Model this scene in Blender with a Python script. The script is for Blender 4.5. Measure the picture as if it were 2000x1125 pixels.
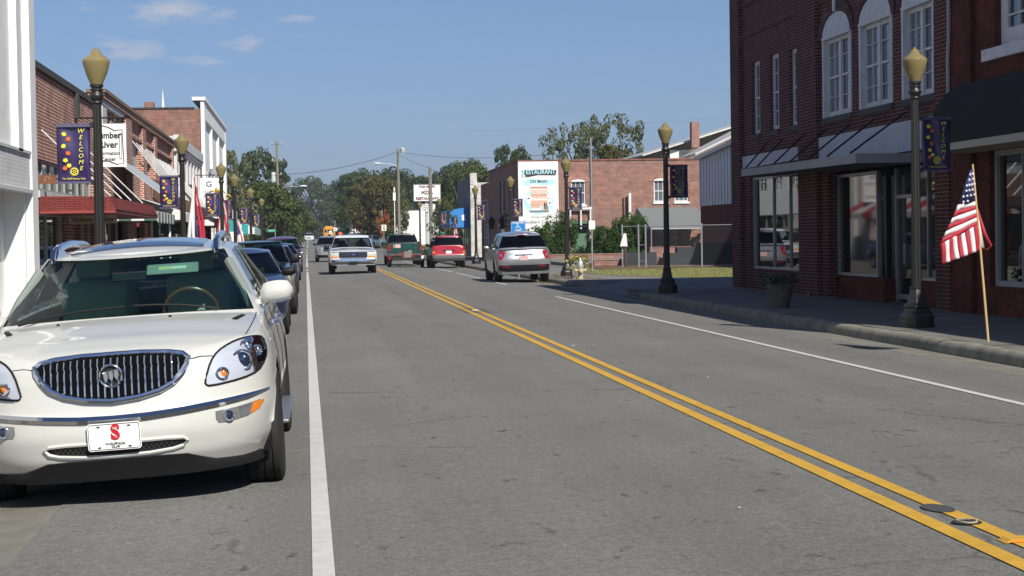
import bpy, bmesh, math, random
from mathutils import Vector, Matrix
from mathutils.bvhtree import BVHTree
R = math.radians
random.seed(7)
for o in list(bpy.data.objects): bpy.data.objects.remove(o)
sc = bpy.context.scene
col = sc.collection

# ------------------------------------------------------------ camera, sky, sun
cam = bpy.data.objects.new('camera', bpy.data.cameras.new('camera')); col.objects.link(cam)
cam.data.sensor_width = 36; cam.data.lens = 63.0
cam.data.clip_start = .1; cam.data.clip_end = 6000
yaw, pitch, roll = R(6.54), R(-1.67), R(.9)
fw = Vector((math.sin(yaw)*math.cos(pitch), math.cos(yaw)*math.cos(pitch), math.sin(pitch)))
rt = Vector((math.cos(yaw), -math.sin(yaw), 0)); up = rt.cross(fw)
r2 = rt*math.cos(roll) - up*math.sin(roll); u2 = rt*math.sin(roll) + up*math.cos(roll)
m = Matrix((r2, u2, -fw)).transposed().to_4x4(); m.translation = (0, 0, 1.58)
cam.matrix_world = m
sc.camera = cam
SUN_EL, SUN_AZ = 39.5, 20.5          # azimuth: behind the camera, to the right
sd = Vector((math.sin(R(SUN_AZ))*math.cos(R(SUN_EL)), -math.cos(R(SUN_AZ))*math.cos(R(SUN_EL)), math.sin(R(SUN_EL))))
w = bpy.data.worlds.new('World'); sc.world = w; w.use_nodes = True
nt = w.node_tree; nt.nodes.clear()
wo = nt.nodes.new('ShaderNodeOutputWorld'); bg = nt.nodes.new('ShaderNodeBackground')
sky = nt.nodes.new('ShaderNodeTexSky'); sky.sky_type = 'NISHITA'; sky.sun_disc = False
sky.sun_elevation = R(SUN_EL); sky.sun_rotation = math.atan2(sd.x, sd.y)
sky.air_density = 1.0; sky.dust_density = 0.3; sky.ozone_density = 3.0; sky.altitude = 0
bg.inputs['Strength'].default_value = .050
def wn(t, **k):
    n = nt.nodes.new(t)
    for a, b in k.items(): setattr(n, a, b)
    return n
tc = wn('ShaderNodeTexCoord')
# clouds: soft puffs a few degrees above the far left of the street, broken up by noise
def dirof(az, el): return (math.sin(R(az))*math.cos(R(el)), math.cos(R(az))*math.cos(R(el)), math.sin(R(el)))
mp = wn('ShaderNodeMapping'); mp.inputs['Scale'].default_value = (22, 22, 75)
nz = wn('ShaderNodeTexNoise'); nz.inputs['Detail'].default_value = 7; nz.inputs['Scale'].default_value = 1.3; nz.inputs['Roughness'].default_value = .6
nt.links.new(tc.outputs['Generated'], mp.inputs[0]); nt.links.new(mp.outputs[0], nz.inputs[0])
mask = None
for az, el, ra, re, st in ((-4.0, 7.15, 1.7, .42, 1.0), (-6.6, 7.2, .8, .28, .7), (-5.6, 5.95, 1.1, .36, .9), (-1.75, 6.15, .75, .42, .9), (-2.7, 5.6, 1.1, .22, .7), (-.3, 7.0, .6, .15, .35), (18, 14, 6, 1.6, 1), (-22, 11, 7, 1.5, 1), (-40, 20, 9, 3, 1), (50, 25, 10, 4, 1), (160, 28, 12, 5, 1), (200, 15, 12, 3, 1)):
    d = dirof(az, el)
    mm = wn('ShaderNodeVectorMath', operation='SUBTRACT'); mm.inputs[1].default_value = d
    nt.links.new(tc.outputs['Generated'], mm.inputs[0])
    ms = wn('ShaderNodeVectorMath', operation='MULTIPLY'); ms.inputs[1].default_value = (1/math.sin(R(ra)), 1/math.sin(R(ra)), 1/math.sin(R(re)))
    nt.links.new(mm.outputs[0], ms.inputs[0])
    ln = wn('ShaderNodeVectorMath', operation='LENGTH'); nt.links.new(ms.outputs[0], ln.inputs[0])
    mr = wn('ShaderNodeMapRange'); mr.inputs[1].default_value = 1.6; mr.inputs[2].default_value = 0.0; mr.inputs[3].default_value = 0; mr.inputs[4].default_value = st
    nt.links.new(ln.outputs['Value'], mr.inputs[0])
    if mask is None: mask = mr.outputs[0]
    else:
        mx = wn('ShaderNodeMath', operation='MAXIMUM'); nt.links.new(mask, mx.inputs[0]); nt.links.new(mr.outputs[0], mx.inputs[1]); mask = mx.outputs[0]
nz2 = wn('ShaderNodeMath', operation='MULTIPLY'); nz2.inputs[1].default_value = 2.4; nt.links.new(nz.outputs[0], nz2.inputs[0])
ad = wn('ShaderNodeMath', operation='ADD'); nt.links.new(nz2.outputs[0], ad.inputs[0]); nt.links.new(mask, ad.inputs[1])
mr = wn('ShaderNodeMapRange'); mr.inputs[1].default_value = 1.55; mr.inputs[2].default_value = 2.3; mr.inputs[4].default_value = .95
nt.links.new(ad.outputs[0], mr.inputs[0])
grade = wn('ShaderNodeMix', data_type='RGBA', blend_type='MULTIPLY'); grade.inputs[0].default_value = 1; grade.inputs[7].default_value = (.80, .84, 1.0, 1)
nt.links.new(sky.outputs[0], grade.inputs[6])
sp = wn('ShaderNodeSeparateXYZ'); nt.links.new(tc.outputs['Generated'], sp.inputs[0])
gr0 = wn('ShaderNodeMapRange'); gr0.inputs[1].default_value = .0; gr0.inputs[2].default_value = .14; nt.links.new(sp.outputs['Z'], gr0.inputs[0])
gm = wn('ShaderNodeMix', data_type='RGBA'); nt.links.new(gr0.outputs[0], gm.inputs[0]); gm.inputs[6].default_value = (.60, .735, 1.16, 1); gm.inputs[7].default_value = (.77, .86, 1.08, 1)
nt.links.new(gm.outputs[2], grade.inputs[7])
cm = wn('ShaderNodeMix', data_type='RGBA'); nt.links.new(mr.outputs[0], cm.inputs[0]); nt.links.new(grade.outputs[2], cm.inputs[6]); cm.inputs[7].default_value = (7.2, 7.6, 8.8, 1)
nt.links.new(cm.outputs[2], bg.inputs[0]); nt.links.new(bg.outputs[0], wo.inputs[0])
sun = bpy.data.objects.new('sun', bpy.data.lights.new('sun', 'SUN')); col.objects.link(sun)
sun.data.energy = 4.0; sun.data.angle = R(.53); sun.data.color = (1, .95, .86)
sun.rotation_euler = sd.to_track_quat('Z', 'Y').to_euler()
sc.view_settings.view_transform = 'Standard'; sc.view_settings.look = 'None'; sc.view_settings.exposure = .6; sc.view_settings.gamma = 1
sc.render.engine = 'CYCLES'

# ------------------------------------------------------------ materials
MATS = {}
def mat(name, color=(.5, .5, .5), rough=.6, metal=0, spec=.5, coat=0, var=0, vscale=3, bump=0, bscale=40, ior=None, alpha=None, var2=None):
    if name in MATS: return MATS[name]
    mt = bpy.data.materials.new(name); mt.use_nodes = True; t = mt.node_tree
    p = t.nodes['Principled BSDF']
    p.inputs['Base Color'].default_value = (*color, 1); p.inputs['Roughness'].default_value = rough
    p.inputs['Metallic'].default_value = metal; p.inputs['Specular IOR Level'].default_value = spec
    if ior: p.inputs['IOR'].default_value = ior
    if coat: p.inputs['Coat Weight'].default_value = coat; p.inputs['Coat Roughness'].default_value = .03
    if var or bump:
        tcn = t.nodes.new('ShaderNodeTexCoord')
        if var:
            n = t.nodes.new('ShaderNodeTexNoise'); n.inputs['Scale'].default_value = vscale; n.inputs['Detail'].default_value = 8; n.inputs['Roughness'].default_value = .65
            t.links.new(tcn.outputs['Object'], n.inputs[0])
            cr = t.nodes.new('ShaderNodeMapRange'); cr.inputs[1].default_value = .3; cr.inputs[2].default_value = .7
            t.links.new(n.outputs[0], cr.inputs[0])
            mx = t.nodes.new('ShaderNodeMix'); mx.data_type = 'RGBA'
            c2 = var2 if var2 else tuple(c*(1-var) for c in color)
            mx.inputs[6].default_value = (*color, 1); mx.inputs[7].default_value = (*c2, 1)
            t.links.new(cr.outputs[0], mx.inputs[0]); t.links.new(mx.outputs[2], p.inputs['Base Color'])
        if bump:
            n = t.nodes.new('ShaderNodeTexNoise'); n.inputs['Scale'].default_value = bscale; n.inputs['Detail'].default_value = 4
            t.links.new(tcn.outputs['Object'], n.inputs[0])
            b = t.nodes.new('ShaderNodeBump'); b.inputs['Strength'].default_value = bump; b.inputs['Distance'].default_value = .01
            t.links.new(n.outputs[0], b.inputs['Height']); t.links.new(b.outputs[0], p.inputs['Normal'])
    MATS[name] = mt; return mt

def glass(name, tint=(.3, .36, .34), refl=.35, ior=1.5):
    if name in MATS: return MATS[name]
    mt = bpy.data.materials.new(name); mt.use_nodes = True; t = mt.node_tree; t.nodes.clear()
    o = t.nodes.new('ShaderNodeOutputMaterial'); tr = t.nodes.new('ShaderNodeBsdfTransparent'); gl = t.nodes.new('ShaderNodeBsdfGlossy')
    gl.inputs['Roughness'].default_value = .01; tr.inputs[0].default_value = (*tint, 1)
    fr = t.nodes.new('ShaderNodeFresnel'); fr.inputs[0].default_value = ior
    mx = t.nodes.new('ShaderNodeMixShader'); t.links.new(fr.outputs[0], mx.inputs[0]); t.links.new(tr.outputs[0], mx.inputs[1]); t.links.new(gl.outputs[0], mx.inputs[2])
    t.links.new(mx.outputs[0], o.inputs[0]); MATS[name] = mt; return mt

def brick(name, c1, c2, mortar, ms=.008, var=.35, stain=(.05, .04, .04), stain_amt=.3, bump=.5, bw=.21, rh=.072, dirt_scale=.6):
    if name in MATS: return MATS[name]
    mt = bpy.data.materials.new(name); mt.use_nodes = True; t = mt.node_tree; p = t.nodes['Principled BSDF']
    uv = t.nodes.new('ShaderNodeUVMap')
    b = t.nodes.new('ShaderNodeTexBrick'); b.inputs['Scale'].default_value = 1; b.inputs['Brick Width'].default_value = bw; b.inputs['Row Height'].default_value = rh
    b.inputs['Mortar Size'].default_value = ms; b.inputs['Mortar Smooth'].default_value = .2; b.inputs['Bias'].default_value = 0
    b.inputs['Color1'].default_value = (*c1, 1); b.inputs['Color2'].default_value = (*c2, 1); b.inputs['Mortar'].default_value = (*mortar, 1)
    t.links.new(uv.outputs[0], b.inputs[0])
    def noise(sc_, det=6):
        n = t.nodes.new('ShaderNodeTexNoise'); n.inputs['Scale'].default_value = sc_; n.inputs['Detail'].default_value = det; n.inputs['Roughness'].default_value = .7
        t.links.new(uv.outputs[0], n.inputs[0]); return n.outputs[0]
    def mrange(s, a, bb, c, d):
        n = t.nodes.new('ShaderNodeMapRange'); n.inputs[1].default_value = a; n.inputs[2].default_value = bb; n.inputs[3].default_value = c; n.inputs[4].default_value = d
        t.links.new(s, n.inputs[0]); return n.outputs[0]
    hv = t.nodes.new('ShaderNodeHueSaturation'); t.links.new(b.outputs[0], hv.inputs['Color'])
    t.links.new(mrange(noise(2.2), .3, .7, 1-var, 1+var), hv.inputs['Value'])
    mx = t.nodes.new('ShaderNodeMix'); mx.data_type = 'RGBA'; t.links.new(hv.outputs[0], mx.inputs[6]); mx.inputs[7].default_value = (*stain, 1)
    t.links.new(mrange(noise(dirt_scale, 9), .5, .72, 0, stain_amt*2), mx.inputs[0]); t.links.new(mx.outputs[2], p.inputs['Base Color'])
    p.inputs['Roughness'].default_value = .9; p.inputs['Specular IOR Level'].default_value = .2
    bp = t.nodes.new('ShaderNodeBump'); bp.inputs['Strength'].default_value = bump; bp.inputs['Distance'].default_value = .01; bp.invert = True
    t.links.new(b.outputs['Fac'], bp.inputs['Height']); t.links.new(bp.outputs[0], p.inputs['Normal'])
    MATS[name] = mt; return mt

# ------------------------------------------------------------ mesh builder
class MB:
    def __init__(s): s.v = []; s.f = []; s.m = []
    def add(s, vs, fs, mi=0):
        o = len(s.v); s.v += [tuple(v) for v in vs]; s.f += [tuple(i+o for i in f) for f in fs]; s.m += [mi]*len(fs); return s
    def quad(s, a, b, c, d, mi=0): return s.add([a, b, c, d], [(0, 1, 2, 3)], mi)
    def box(s, x0, x1, y0, y1, z0, z1, mi=0):
        if x0 > x1: x0, x1 = x1, x0
        if y0 > y1: y0, y1 = y1, y0
        if z0 > z1: z0, z1 = z1, z0
        v = [(x0,y0,z0),(x1,y0,z0),(x1,y1,z0),(x0,y1,z0),(x0,y0,z1),(x1,y0,z1),(x1,y1,z1),(x0,y1,z1)]
        return s.add(v, [(0,3,2,1),(4,5,6,7),(0,1,5,4),(1,2,6,5),(2,3,7,6),(3,0,4,7)], mi)
    def obox(s, c, dims, rot=(0,0,0), mi=0):
        from mathutils import Euler
        M = Matrix.Translation(c) @ Euler(rot).to_matrix().to_4x4(); a, b, d = (q/2 for q in dims)
        v = [M @ Vector(p) for p in [(-a,-b,-d),(a,-b,-d),(a,b,-d),(-a,b,-d),(-a,-b,d),(a,-b,d),(a,b,d),(-a,b,d)]]
        return s.add(v, [(0,3,2,1),(4,5,6,7),(0,1,5,4),(1,2,6,5),(2,3,7,6),(3,0,4,7)], mi)
    def prism(s, poly, f0, f1, mi=0):      # poly 2D list, f0/f1 map (a,b)->3D for the two ends
        n = len(poly); v = [f0(*p) for p in poly] + [f1(*p) for p in poly]
        fs = [tuple(range(n-1, -1, -1)), tuple(range(n, 2*n))] + [(i, (i+1) % n, n+(i+1) % n, n+i) for i in range(n)]
        return s.add(v, fs, mi)
    def lathe(s, prof, c=(0,0,0), seg=20, axis='z', mi=0, cap=True, a0=0, flute=0):
        v = []; n = len(prof)
        for k in range(seg):
            a = a0 + 2*math.pi*k/seg
            for (z, r) in prof:
                if flute and k % 2: r *= (1-flute)
                p = (r*math.cos(a), r*math.sin(a), z)
                if axis == 'x': p = (p[2], p[0], p[1])
                if axis == 'y': p = (p[0], p[2], -p[1])
                v.append((p[0]+c[0], p[1]+c[1], p[2]+c[2]))
        fs = [(k*n+i, ((k+1) % seg)*n+i, ((k+1) % seg)*n+i+1, k*n+i+1) for k in range(seg) for i in range(n-1)]
        if cap:
            fs.append(tuple(k*n for k in range(seg-1, -1, -1))); fs.append(tuple(k*n+n-1 for k in range(seg)))
        return s.add(v, fs, mi)
    def tube(s, pts, r, seg=8, mi=0, closed=False):
        pts = [Vector(p) for p in pts]; n = len(pts); rr = r if isinstance(r, (list, tuple)) else [r]*n; v = []
        for i, p in enumerate(pts):
            a = pts[i-1] if (i or closed) else p; b = pts[(i+1) % n] if (i < n-1 or closed) else p
            t = (b-a).normalized() if (b-a).length > 1e-9 else Vector((0,0,1))
            ref = Vector((0,0,1)) if abs(t.z) < .9 else Vector((1,0,0)); e1 = t.cross(ref).normalized(); e2 = t.cross(e1)
            v += [p + rr[i]*(e1*math.cos(2*math.pi*k/seg)+e2*math.sin(2*math.pi*k/seg)) for k in range(seg)]
        fs = [(i*seg+k, i*seg+(k+1) % seg, ((i+1) % n)*seg+(k+1) % seg, ((i+1) % n)*seg+k) for i in range(n if closed else n-1) for k in range(seg)]
        if not closed: fs += [tuple(range(seg-1, -1, -1)), tuple(range((n-1)*seg, n*seg))]
        return s.add(v, fs, mi)
    def grid(s, P, mi=0):                  # P[i][j] points
        n, k = len(P), len(P[0]); v = [p for row in P for p in row]
        return s.add(v, [(i*k+j, (i+1)*k+j, (i+1)*k+j+1, i*k+j+1) for i in range(n-1) for j in range(k-1)], mi)
    def ball(s, c, r, seg=14, rings=9, mi=0):
        rx, ry, rz = r if isinstance(r, (list, tuple)) else (r, r, r)
        P = [[(c[0]+rx*math.sin(math.pi*i/rings)*math.cos(2*math.pi*k/seg), c[1]+ry*math.sin(math.pi*i/rings)*math.sin(2*math.pi*k/seg), c[2]+rz*math.cos(math.pi*i/rings)) for k in range(seg+1)] for i in range(rings+1)]
        return s.grid(P, mi)
    def poly(s, pts, mi=0): return s.add(pts, [tuple(range(len(pts)))], mi)
    def text(s, txt, size, M, mi=0, bold=0, shear=0, align='CENTER', sx=1, ext=.002, space=1):
        cu = bpy.data.curves.new('t', 'FONT'); cu.body = txt; cu.size = size; cu.align_x = align; cu.align_y = 'CENTER'; cu.offset = bold; cu.shear = shear; cu.resolution_u = 3; cu.extrude = ext; cu.space_character = space; cu.space_line = .9
        o = bpy.data.objects.new('t', cu); col.objects.link(o)
        dg = bpy.context.evaluated_depsgraph_get(); me = o.evaluated_get(dg).to_mesh()
        vs = [M @ Vector((v.co.x*sx, v.co.y, v.co.z)) for v in me.vertices]; fs = [tuple(p.vertices) for p in me.polygons]
        s.add(vs, fs, mi); bpy.data.objects.remove(o); bpy.data.curves.remove(cu); return s
    def build(s, name, mats, parent=None, smooth=False, world=True, bevel=0, sub=0, solid=0, angle=35, merge=False):
        me = bpy.data.meshes.new(name)
        off = parent.location if (parent and world) else Vector((0,0,0))
        if parent and world and parent.parent: off = parent.location + parent.parent.location
        vv = [(a-off[0], b-off[1], c-off[2]) for a, b, c in s.v]
        me.from_pydata(vv, [], s.f); me.update()
        if not isinstance(mats, (list, tuple)): mats = [mats]
        for mt in mats: me.materials.append(mt)
        me.polygons.foreach_set('material_index', s.m)
        if merge:
            bm = bmesh.new(); bm.from_mesh(me); bmesh.ops.remove_doubles(bm, verts=bm.verts, dist=1e-4); bm.to_mesh(me); bm.free()
        uvl = me.uv_layers.new(name='UVMap'); nl = len(me.loops); uvs = [0.0]*(2*nl)
        for p in me.polygons:
            n = p.normal; ax = max(range(3), key=lambda i: abs(n[i]))
            for li in p.loop_indices:
                c = me.vertices[me.loops[li].vertex_index].co; x, y, z = c[0]+off[0], c[1]+off[1], c[2]+off[2]
                u, v = (y, z) if ax == 0 else (x, z) if ax == 1 else (x, y)
                uvs[2*li] = u; uvs[2*li+1] = v
        uvl.data.foreach_set('uv', uvs)
        if smooth:
            me.polygons.foreach_set('use_smooth', [True]*len(me.polygons))
            if angle < 180: me.set_sharp_from_angle(angle=R(angle))
        o = bpy.data.objects.new(name, me); col.objects.link(o)
        if parent: o.parent = parent
        if solid: md = o.modifiers.new('s', 'SOLIDIFY'); md.thickness = solid; md.offset = -1
        if bevel: md = o.modifiers.new('b', 'BEVEL'); md.width = bevel; md.segments = 2; md.limit_method = 'ANGLE'
        if sub: md = o.modifiers.new('u', 'SUBSURF'); md.levels = sub; md.render_levels = sub
        return o
def tag(o, label=None, cat=None, group=None, kind=None):
    if label: o['label'] = label
    if cat: o['category'] = cat
    if group: o['group'] = group
    if kind: o['kind'] = kind
    return o
def thing(name, loc, label, cat, group=None, rot=(0,0,0)):
    o = bpy.data.objects.new(name, None); col.objects.link(o); o.location = loc; o.rotation_euler = rot; o.empty_display_size = .3
    bpy.context.view_layer.update()
    return tag(o, label, cat, group)
def dup(o, parent=None, loc=None, rot=None, label=None, group=None, scale=None):
    c = o.copy(); col.objects.link(c)
    if parent: c.parent = parent
    if loc is not None: c.location = loc
    if rot is not None: c.rotation_euler = rot
    if scale is not None: c.scale = scale
    if label: c['label'] = label
    if group: c['group'] = group
    for ch in list(o.children): dup(ch, c)
    return c
def lerp(a, b, t): return a+(b-a)*t
def interp(tab, x):
    if x <= tab[0][0]: return tab[0][1]
    for (a, b), (c, d) in zip(tab, tab[1:]):
        if x <= c:
            t = (x-a)/(c-a); t2 = t*t*(3-2*t); return b+(d-b)*(.5*t+.5*t2)
    return tab[-1][1]

M_chrome = mat('chrome', (.75, .77, .8), .08, 1)
M_black = mat('black_plastic', (.010, .010, .011), .55, spec=.25)
M_rubber = mat('tyre_rubber', (.018, .018, .018), .8, bump=.3)
M_rim = mat('alloy_rim', (.45, .46, .48), .3, 1)
M_gap = mat('panel_gap', (.01, .01, .01), .9)
M_glass = glass('tinted_car_glass', (.30, .42, .38))
M_dglass = glass('privacy_glass', (.05, .06, .06))
M_interior = mat('cabin_trim', (.05, .055, .055), .8)
M_beige = mat('light_trim', (.40, .42, .38), .7)
M_amber = mat('amber_lens', (.75, .22, .02), .15, coat=1)
M_red = mat('red_lens', (.30, .008, .010), .12, coat=1)
M_lamp = mat('lamp_reflector', (.62, .66, .72), .12, .85)
M_white_s = mat('white_print', (.8, .8, .78), .5)
M_lens = glass('clear_lens', (.95, .96, .98), ior=1.5)
M_navyglass = mat('projector_lens', (.01, .02, .05), .03, coat=1, spec=1)
# ------------------------------------------------------------ vehicles
def car_shell(S):
    """returns lists of polygons (body, glass by region) and a BVH; local frame: nose at y=0 looking to -Y"""
    L, Wh = S['L'], S['W']/2
    yf, nf, yr, nr = S.get('yf', .8), S.get('nf', 2.8), S.get('yr', .5), S.get('nr', 3.2)
    out = []
    for k in range(17):
        a = math.pi/2*k/16; out.append((Wh*math.sin(a)**(2/nf), yf*(1-math.cos(a)**(2/nf)), 1-k/16, 0))
    out[0] = (0, 0, 1, 0)
    ys = int((L-yf-yr)/.05)
    for k in range(1, ys): y = lerp(yf, L-yr, k/ys); out.append((Wh, y, 0, 0))
    for k in range(12, -1, -1):
        a = math.pi/2*k/12; out.append((Wh*math.sin(a)**(2/nr), L-yr*(1-math.cos(a)**(2/nr)), 0, 1-k/12))
    out[-1] = (0, L, 0, 1)
    zb = S.get('zb', .22); belt, fp, rp, sp = S['belt'], S['front'], S['rear'], S['side']; NR = S.get('rows', 18)
    A = []
    for (px, py, fr, rr) in out:
        row = []; f1 = (1-min(1, py/yf))**.7 if py < yf else 0; r1 = (1-min(1, (L-py)/yr))**.7 if py > L-yr else 0
        zt = interp(belt, py); z0 = zb
        for j in range(NR+1):
            z = lerp(z0, zt, j/NR)
            ins = interp(sp, z)*(px/Wh)
            row.append(Vector((px-ins, py + f1*interp(fp, z) - r1*interp(rp, z), z)))
        A.append(row)
    K = 14; cr = S['crown']; bed = S.get('bed')
    def crown(y): return interp(cr, y)
    B = []
    for i, row in enumerate(A):
        p = row[-1]; bb = []
        for k in range(K+1):
            if bed:
                u = 1-k/K
            else: u = 1-k/K
            c = crown(p.y)*(1-abs(u)**2.4) if p.x > 1e-6 else 0
            z = p.z + c
            if bed and bed[0] < p.y < bed[1] and u < .93: z = p.z - .35
            bb.append(Vector((p.x*u, p.y, z)))
        B.append(bb)
    G = S['gh']; grid_g = None
    yFb, yFt, yRt, yRb = G['ys']; wb, wt = G['wb'], G['wt']; df, dr = G.get('df', .3), G.get('dr', .15); ng, nrg = G.get('nf', 2.4), G.get('nr', 3.2)
    T = [0, .05, .12, .25, .4, .55, .7, .82, .9, .94, .97, .99, 1]
    cols = []
    for k in range(11): a = math.pi/2*k/10; cols.append(('f', math.sin(a)**(2/ng), 1-math.cos(a)**(2/ng)))
    cols[0] = ('f', 0, 0)
    sl = sorted(set([round(k/24, 4) for k in range(1, 24)] + [x for w_ in G['win'] for x in w_]))
    for s_ in sl: cols.append(('s', s_, 0))
    for k in range(8, -1, -1): a = math.pi/2*k/8; cols.append(('r', math.sin(a)**(2/nrg), 1-math.cos(a)**(2/nrg)))
    cols[-1] = ('r', 0, 0)
    roof = G['roof']; Gr = []
    for kind, a, b in cols:
        row = []
        for t in T:
            tt = t; e = max(0, (t-.9)/.1); rnd = G.get('rnd', .06)*(1-math.sqrt(max(0, 1-e*e)))
            hw = lerp(wb, wt, tt**G.get('pw', 1.15)) - rnd; yF = lerp(yFb, yFt, tt) + rnd*.8; yR = lerp(yRb, yRt, tt**1.1) - rnd*.5
            if kind == 'f': x, y = hw*a, yF + df*b
            elif kind == 's': x, y = hw, lerp(yF+df, yR-dr, a)
            else: x, y = hw*a, yR - dr*b
            yy0 = lerp(yF, yR, .5)
            zbse = interp(belt, min(max(y, 0), L)) + crown(y)*(1-(min(1, x/Wh))**2.4) - .015
            zrf = interp(roof, y); z = lerp(zbse, zrf, 1-(1-t)**1.0 if t < .9 else (.9 + .1*math.sin(e*math.pi/2)))
            row.append(Vector((x, y, z)))
        Gr.append(row)
    NT = len(T)-1; Rf = []
    rc = G.get('rcrown', .05)
    for row in Gr:
        p = row[-1]; Rf.append([Vector((p.x*(1-k/8), p.y, p.z + (rc*(1-(1-k/8)**2) if p.x > 1e-6 else 0)*min(1, max(0, (p.y-yFt)/.4))*min(1, max(0, (yRt-p.y)/.4))**.5)) for k in range(9)])
    polys = {'body': [], 'trim': [], 'windshield': [], 'side_window': [], 'rear_window': []}
    def put(key, a, b, c, d):
        for sx in (1, -1):
            q = [Vector((p.x*sx, p.y, p.z)) for p in (a, b, c, d)]
            if (q[0]-q[2]).length < 1e-6: continue
            polys[key].append(q if sx == 1 else q[::-1])
    arch = S['wheels']; full = []
    # arch cut
    inside = {}
    for i in range(len(A)):
        for j in range(NR+1):
            p = A[i][j]; inside[i, j] = None
            for (wy, wz, wr) in arch:
                if p.x > Wh*.6 and (p.y-wy)**2+(p.z-wz)**2 < wr*wr: inside[i, j] = (wy, wz, wr)
    A2 = [[p.copy() for p in row] for row in A]
    for i in range(len(A)):
        for j in range(NR+1):
            q = inside[i, j]
            if q:
                p = A2[i][j]; d = Vector((p.y-q[0], p.z-q[1])); dl = max(d.length, 1e-6); p.y = q[0]+d.x/dl*q[2]; p.z = max(zb, q[1]+d.y/dl*q[2])
    body_mat2 = S.get('two_tone', 0)
    polys['lower'] = []
    for i in range(len(A)-1):
        for j in range(NR):
            ks = [(i, j), (i+1, j), (i+1, j+1), (i, j+1)]
            full.append([A[a][b] for a, b in ks])
            if all(inside[k] for k in ks): continue
            zc = sum(A[a][b].z for a, b in ks)/4
            put('lower' if zc < body_mat2 else 'body', *[A2[a][b] for a, b in ks])
    for i in range(len(B)-1):
        for k in range(K):
            q = [B[i][k], B[i+1][k], B[i+1][k+1], B[i][k+1]]; yc = (q[0].y+q[1].y)/2; xc = (q[0].x+q[2].x)/2
            full.append(q)
            under = (yFb+df*.6 < yc < yRb-.1) and xc < wb*.93
            if yFb+.05+df*(xc/wb)**2.4 < yc < yFb+df*.6 and xc < wb*.95: under = True
            if under: continue
            put('body', *q)
    gcol = [c for c in cols]
    for i in range(len(Gr)-1):
        k0, k1 = gcol[i], gcol[i+1]
        for j in range(NT):
            q = [Gr[i][j], Gr[i+1][j], Gr[i+1][j+1], Gr[i][j+1]]; full.append(q); key = 'body'; tm = T[j], T[j+1]
            if k0[0] == 'f' and k1[0] == 'f' and tm[0] >= .05 and tm[1] <= G.get('ft', .94) and i < G.get('fcols', 9): key = 'windshield'
            if k0[0] == 's' and k1[0] == 's' and tm[0] >= .05 and tm[1] <= G.get('st', .9):
                for a, b in G['win']:
                    if k0[1] >= a-1e-4 and k1[1] <= b+1e-4: key = 'side_window'
            if k0[0] == 'r' and k1[0] == 'r' and tm[0] >= G.get('rb', .12) and tm[1] <= .9 and i >= len(Gr)-1-G.get('rcols', 6): key = 'rear_window'
            put(key, *q)
    for i in range(len(Rf)-1):
        for k in range(8):
            q = [Rf[i][k], Rf[i+1][k], Rf[i+1][k+1], Rf[i][k+1]]; full.append(q); put('body', *q)
    vs, fs = [], []
    for q in full:
        for sx in (1, -1):
            o = len(vs); vs += [Vector((p.x*sx, p.y, p.z)) for p in q]; fs.append((o, o+1, o+2, o+3))
    return polys, BVHTree.FromPolygons(vs, fs), full

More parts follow.
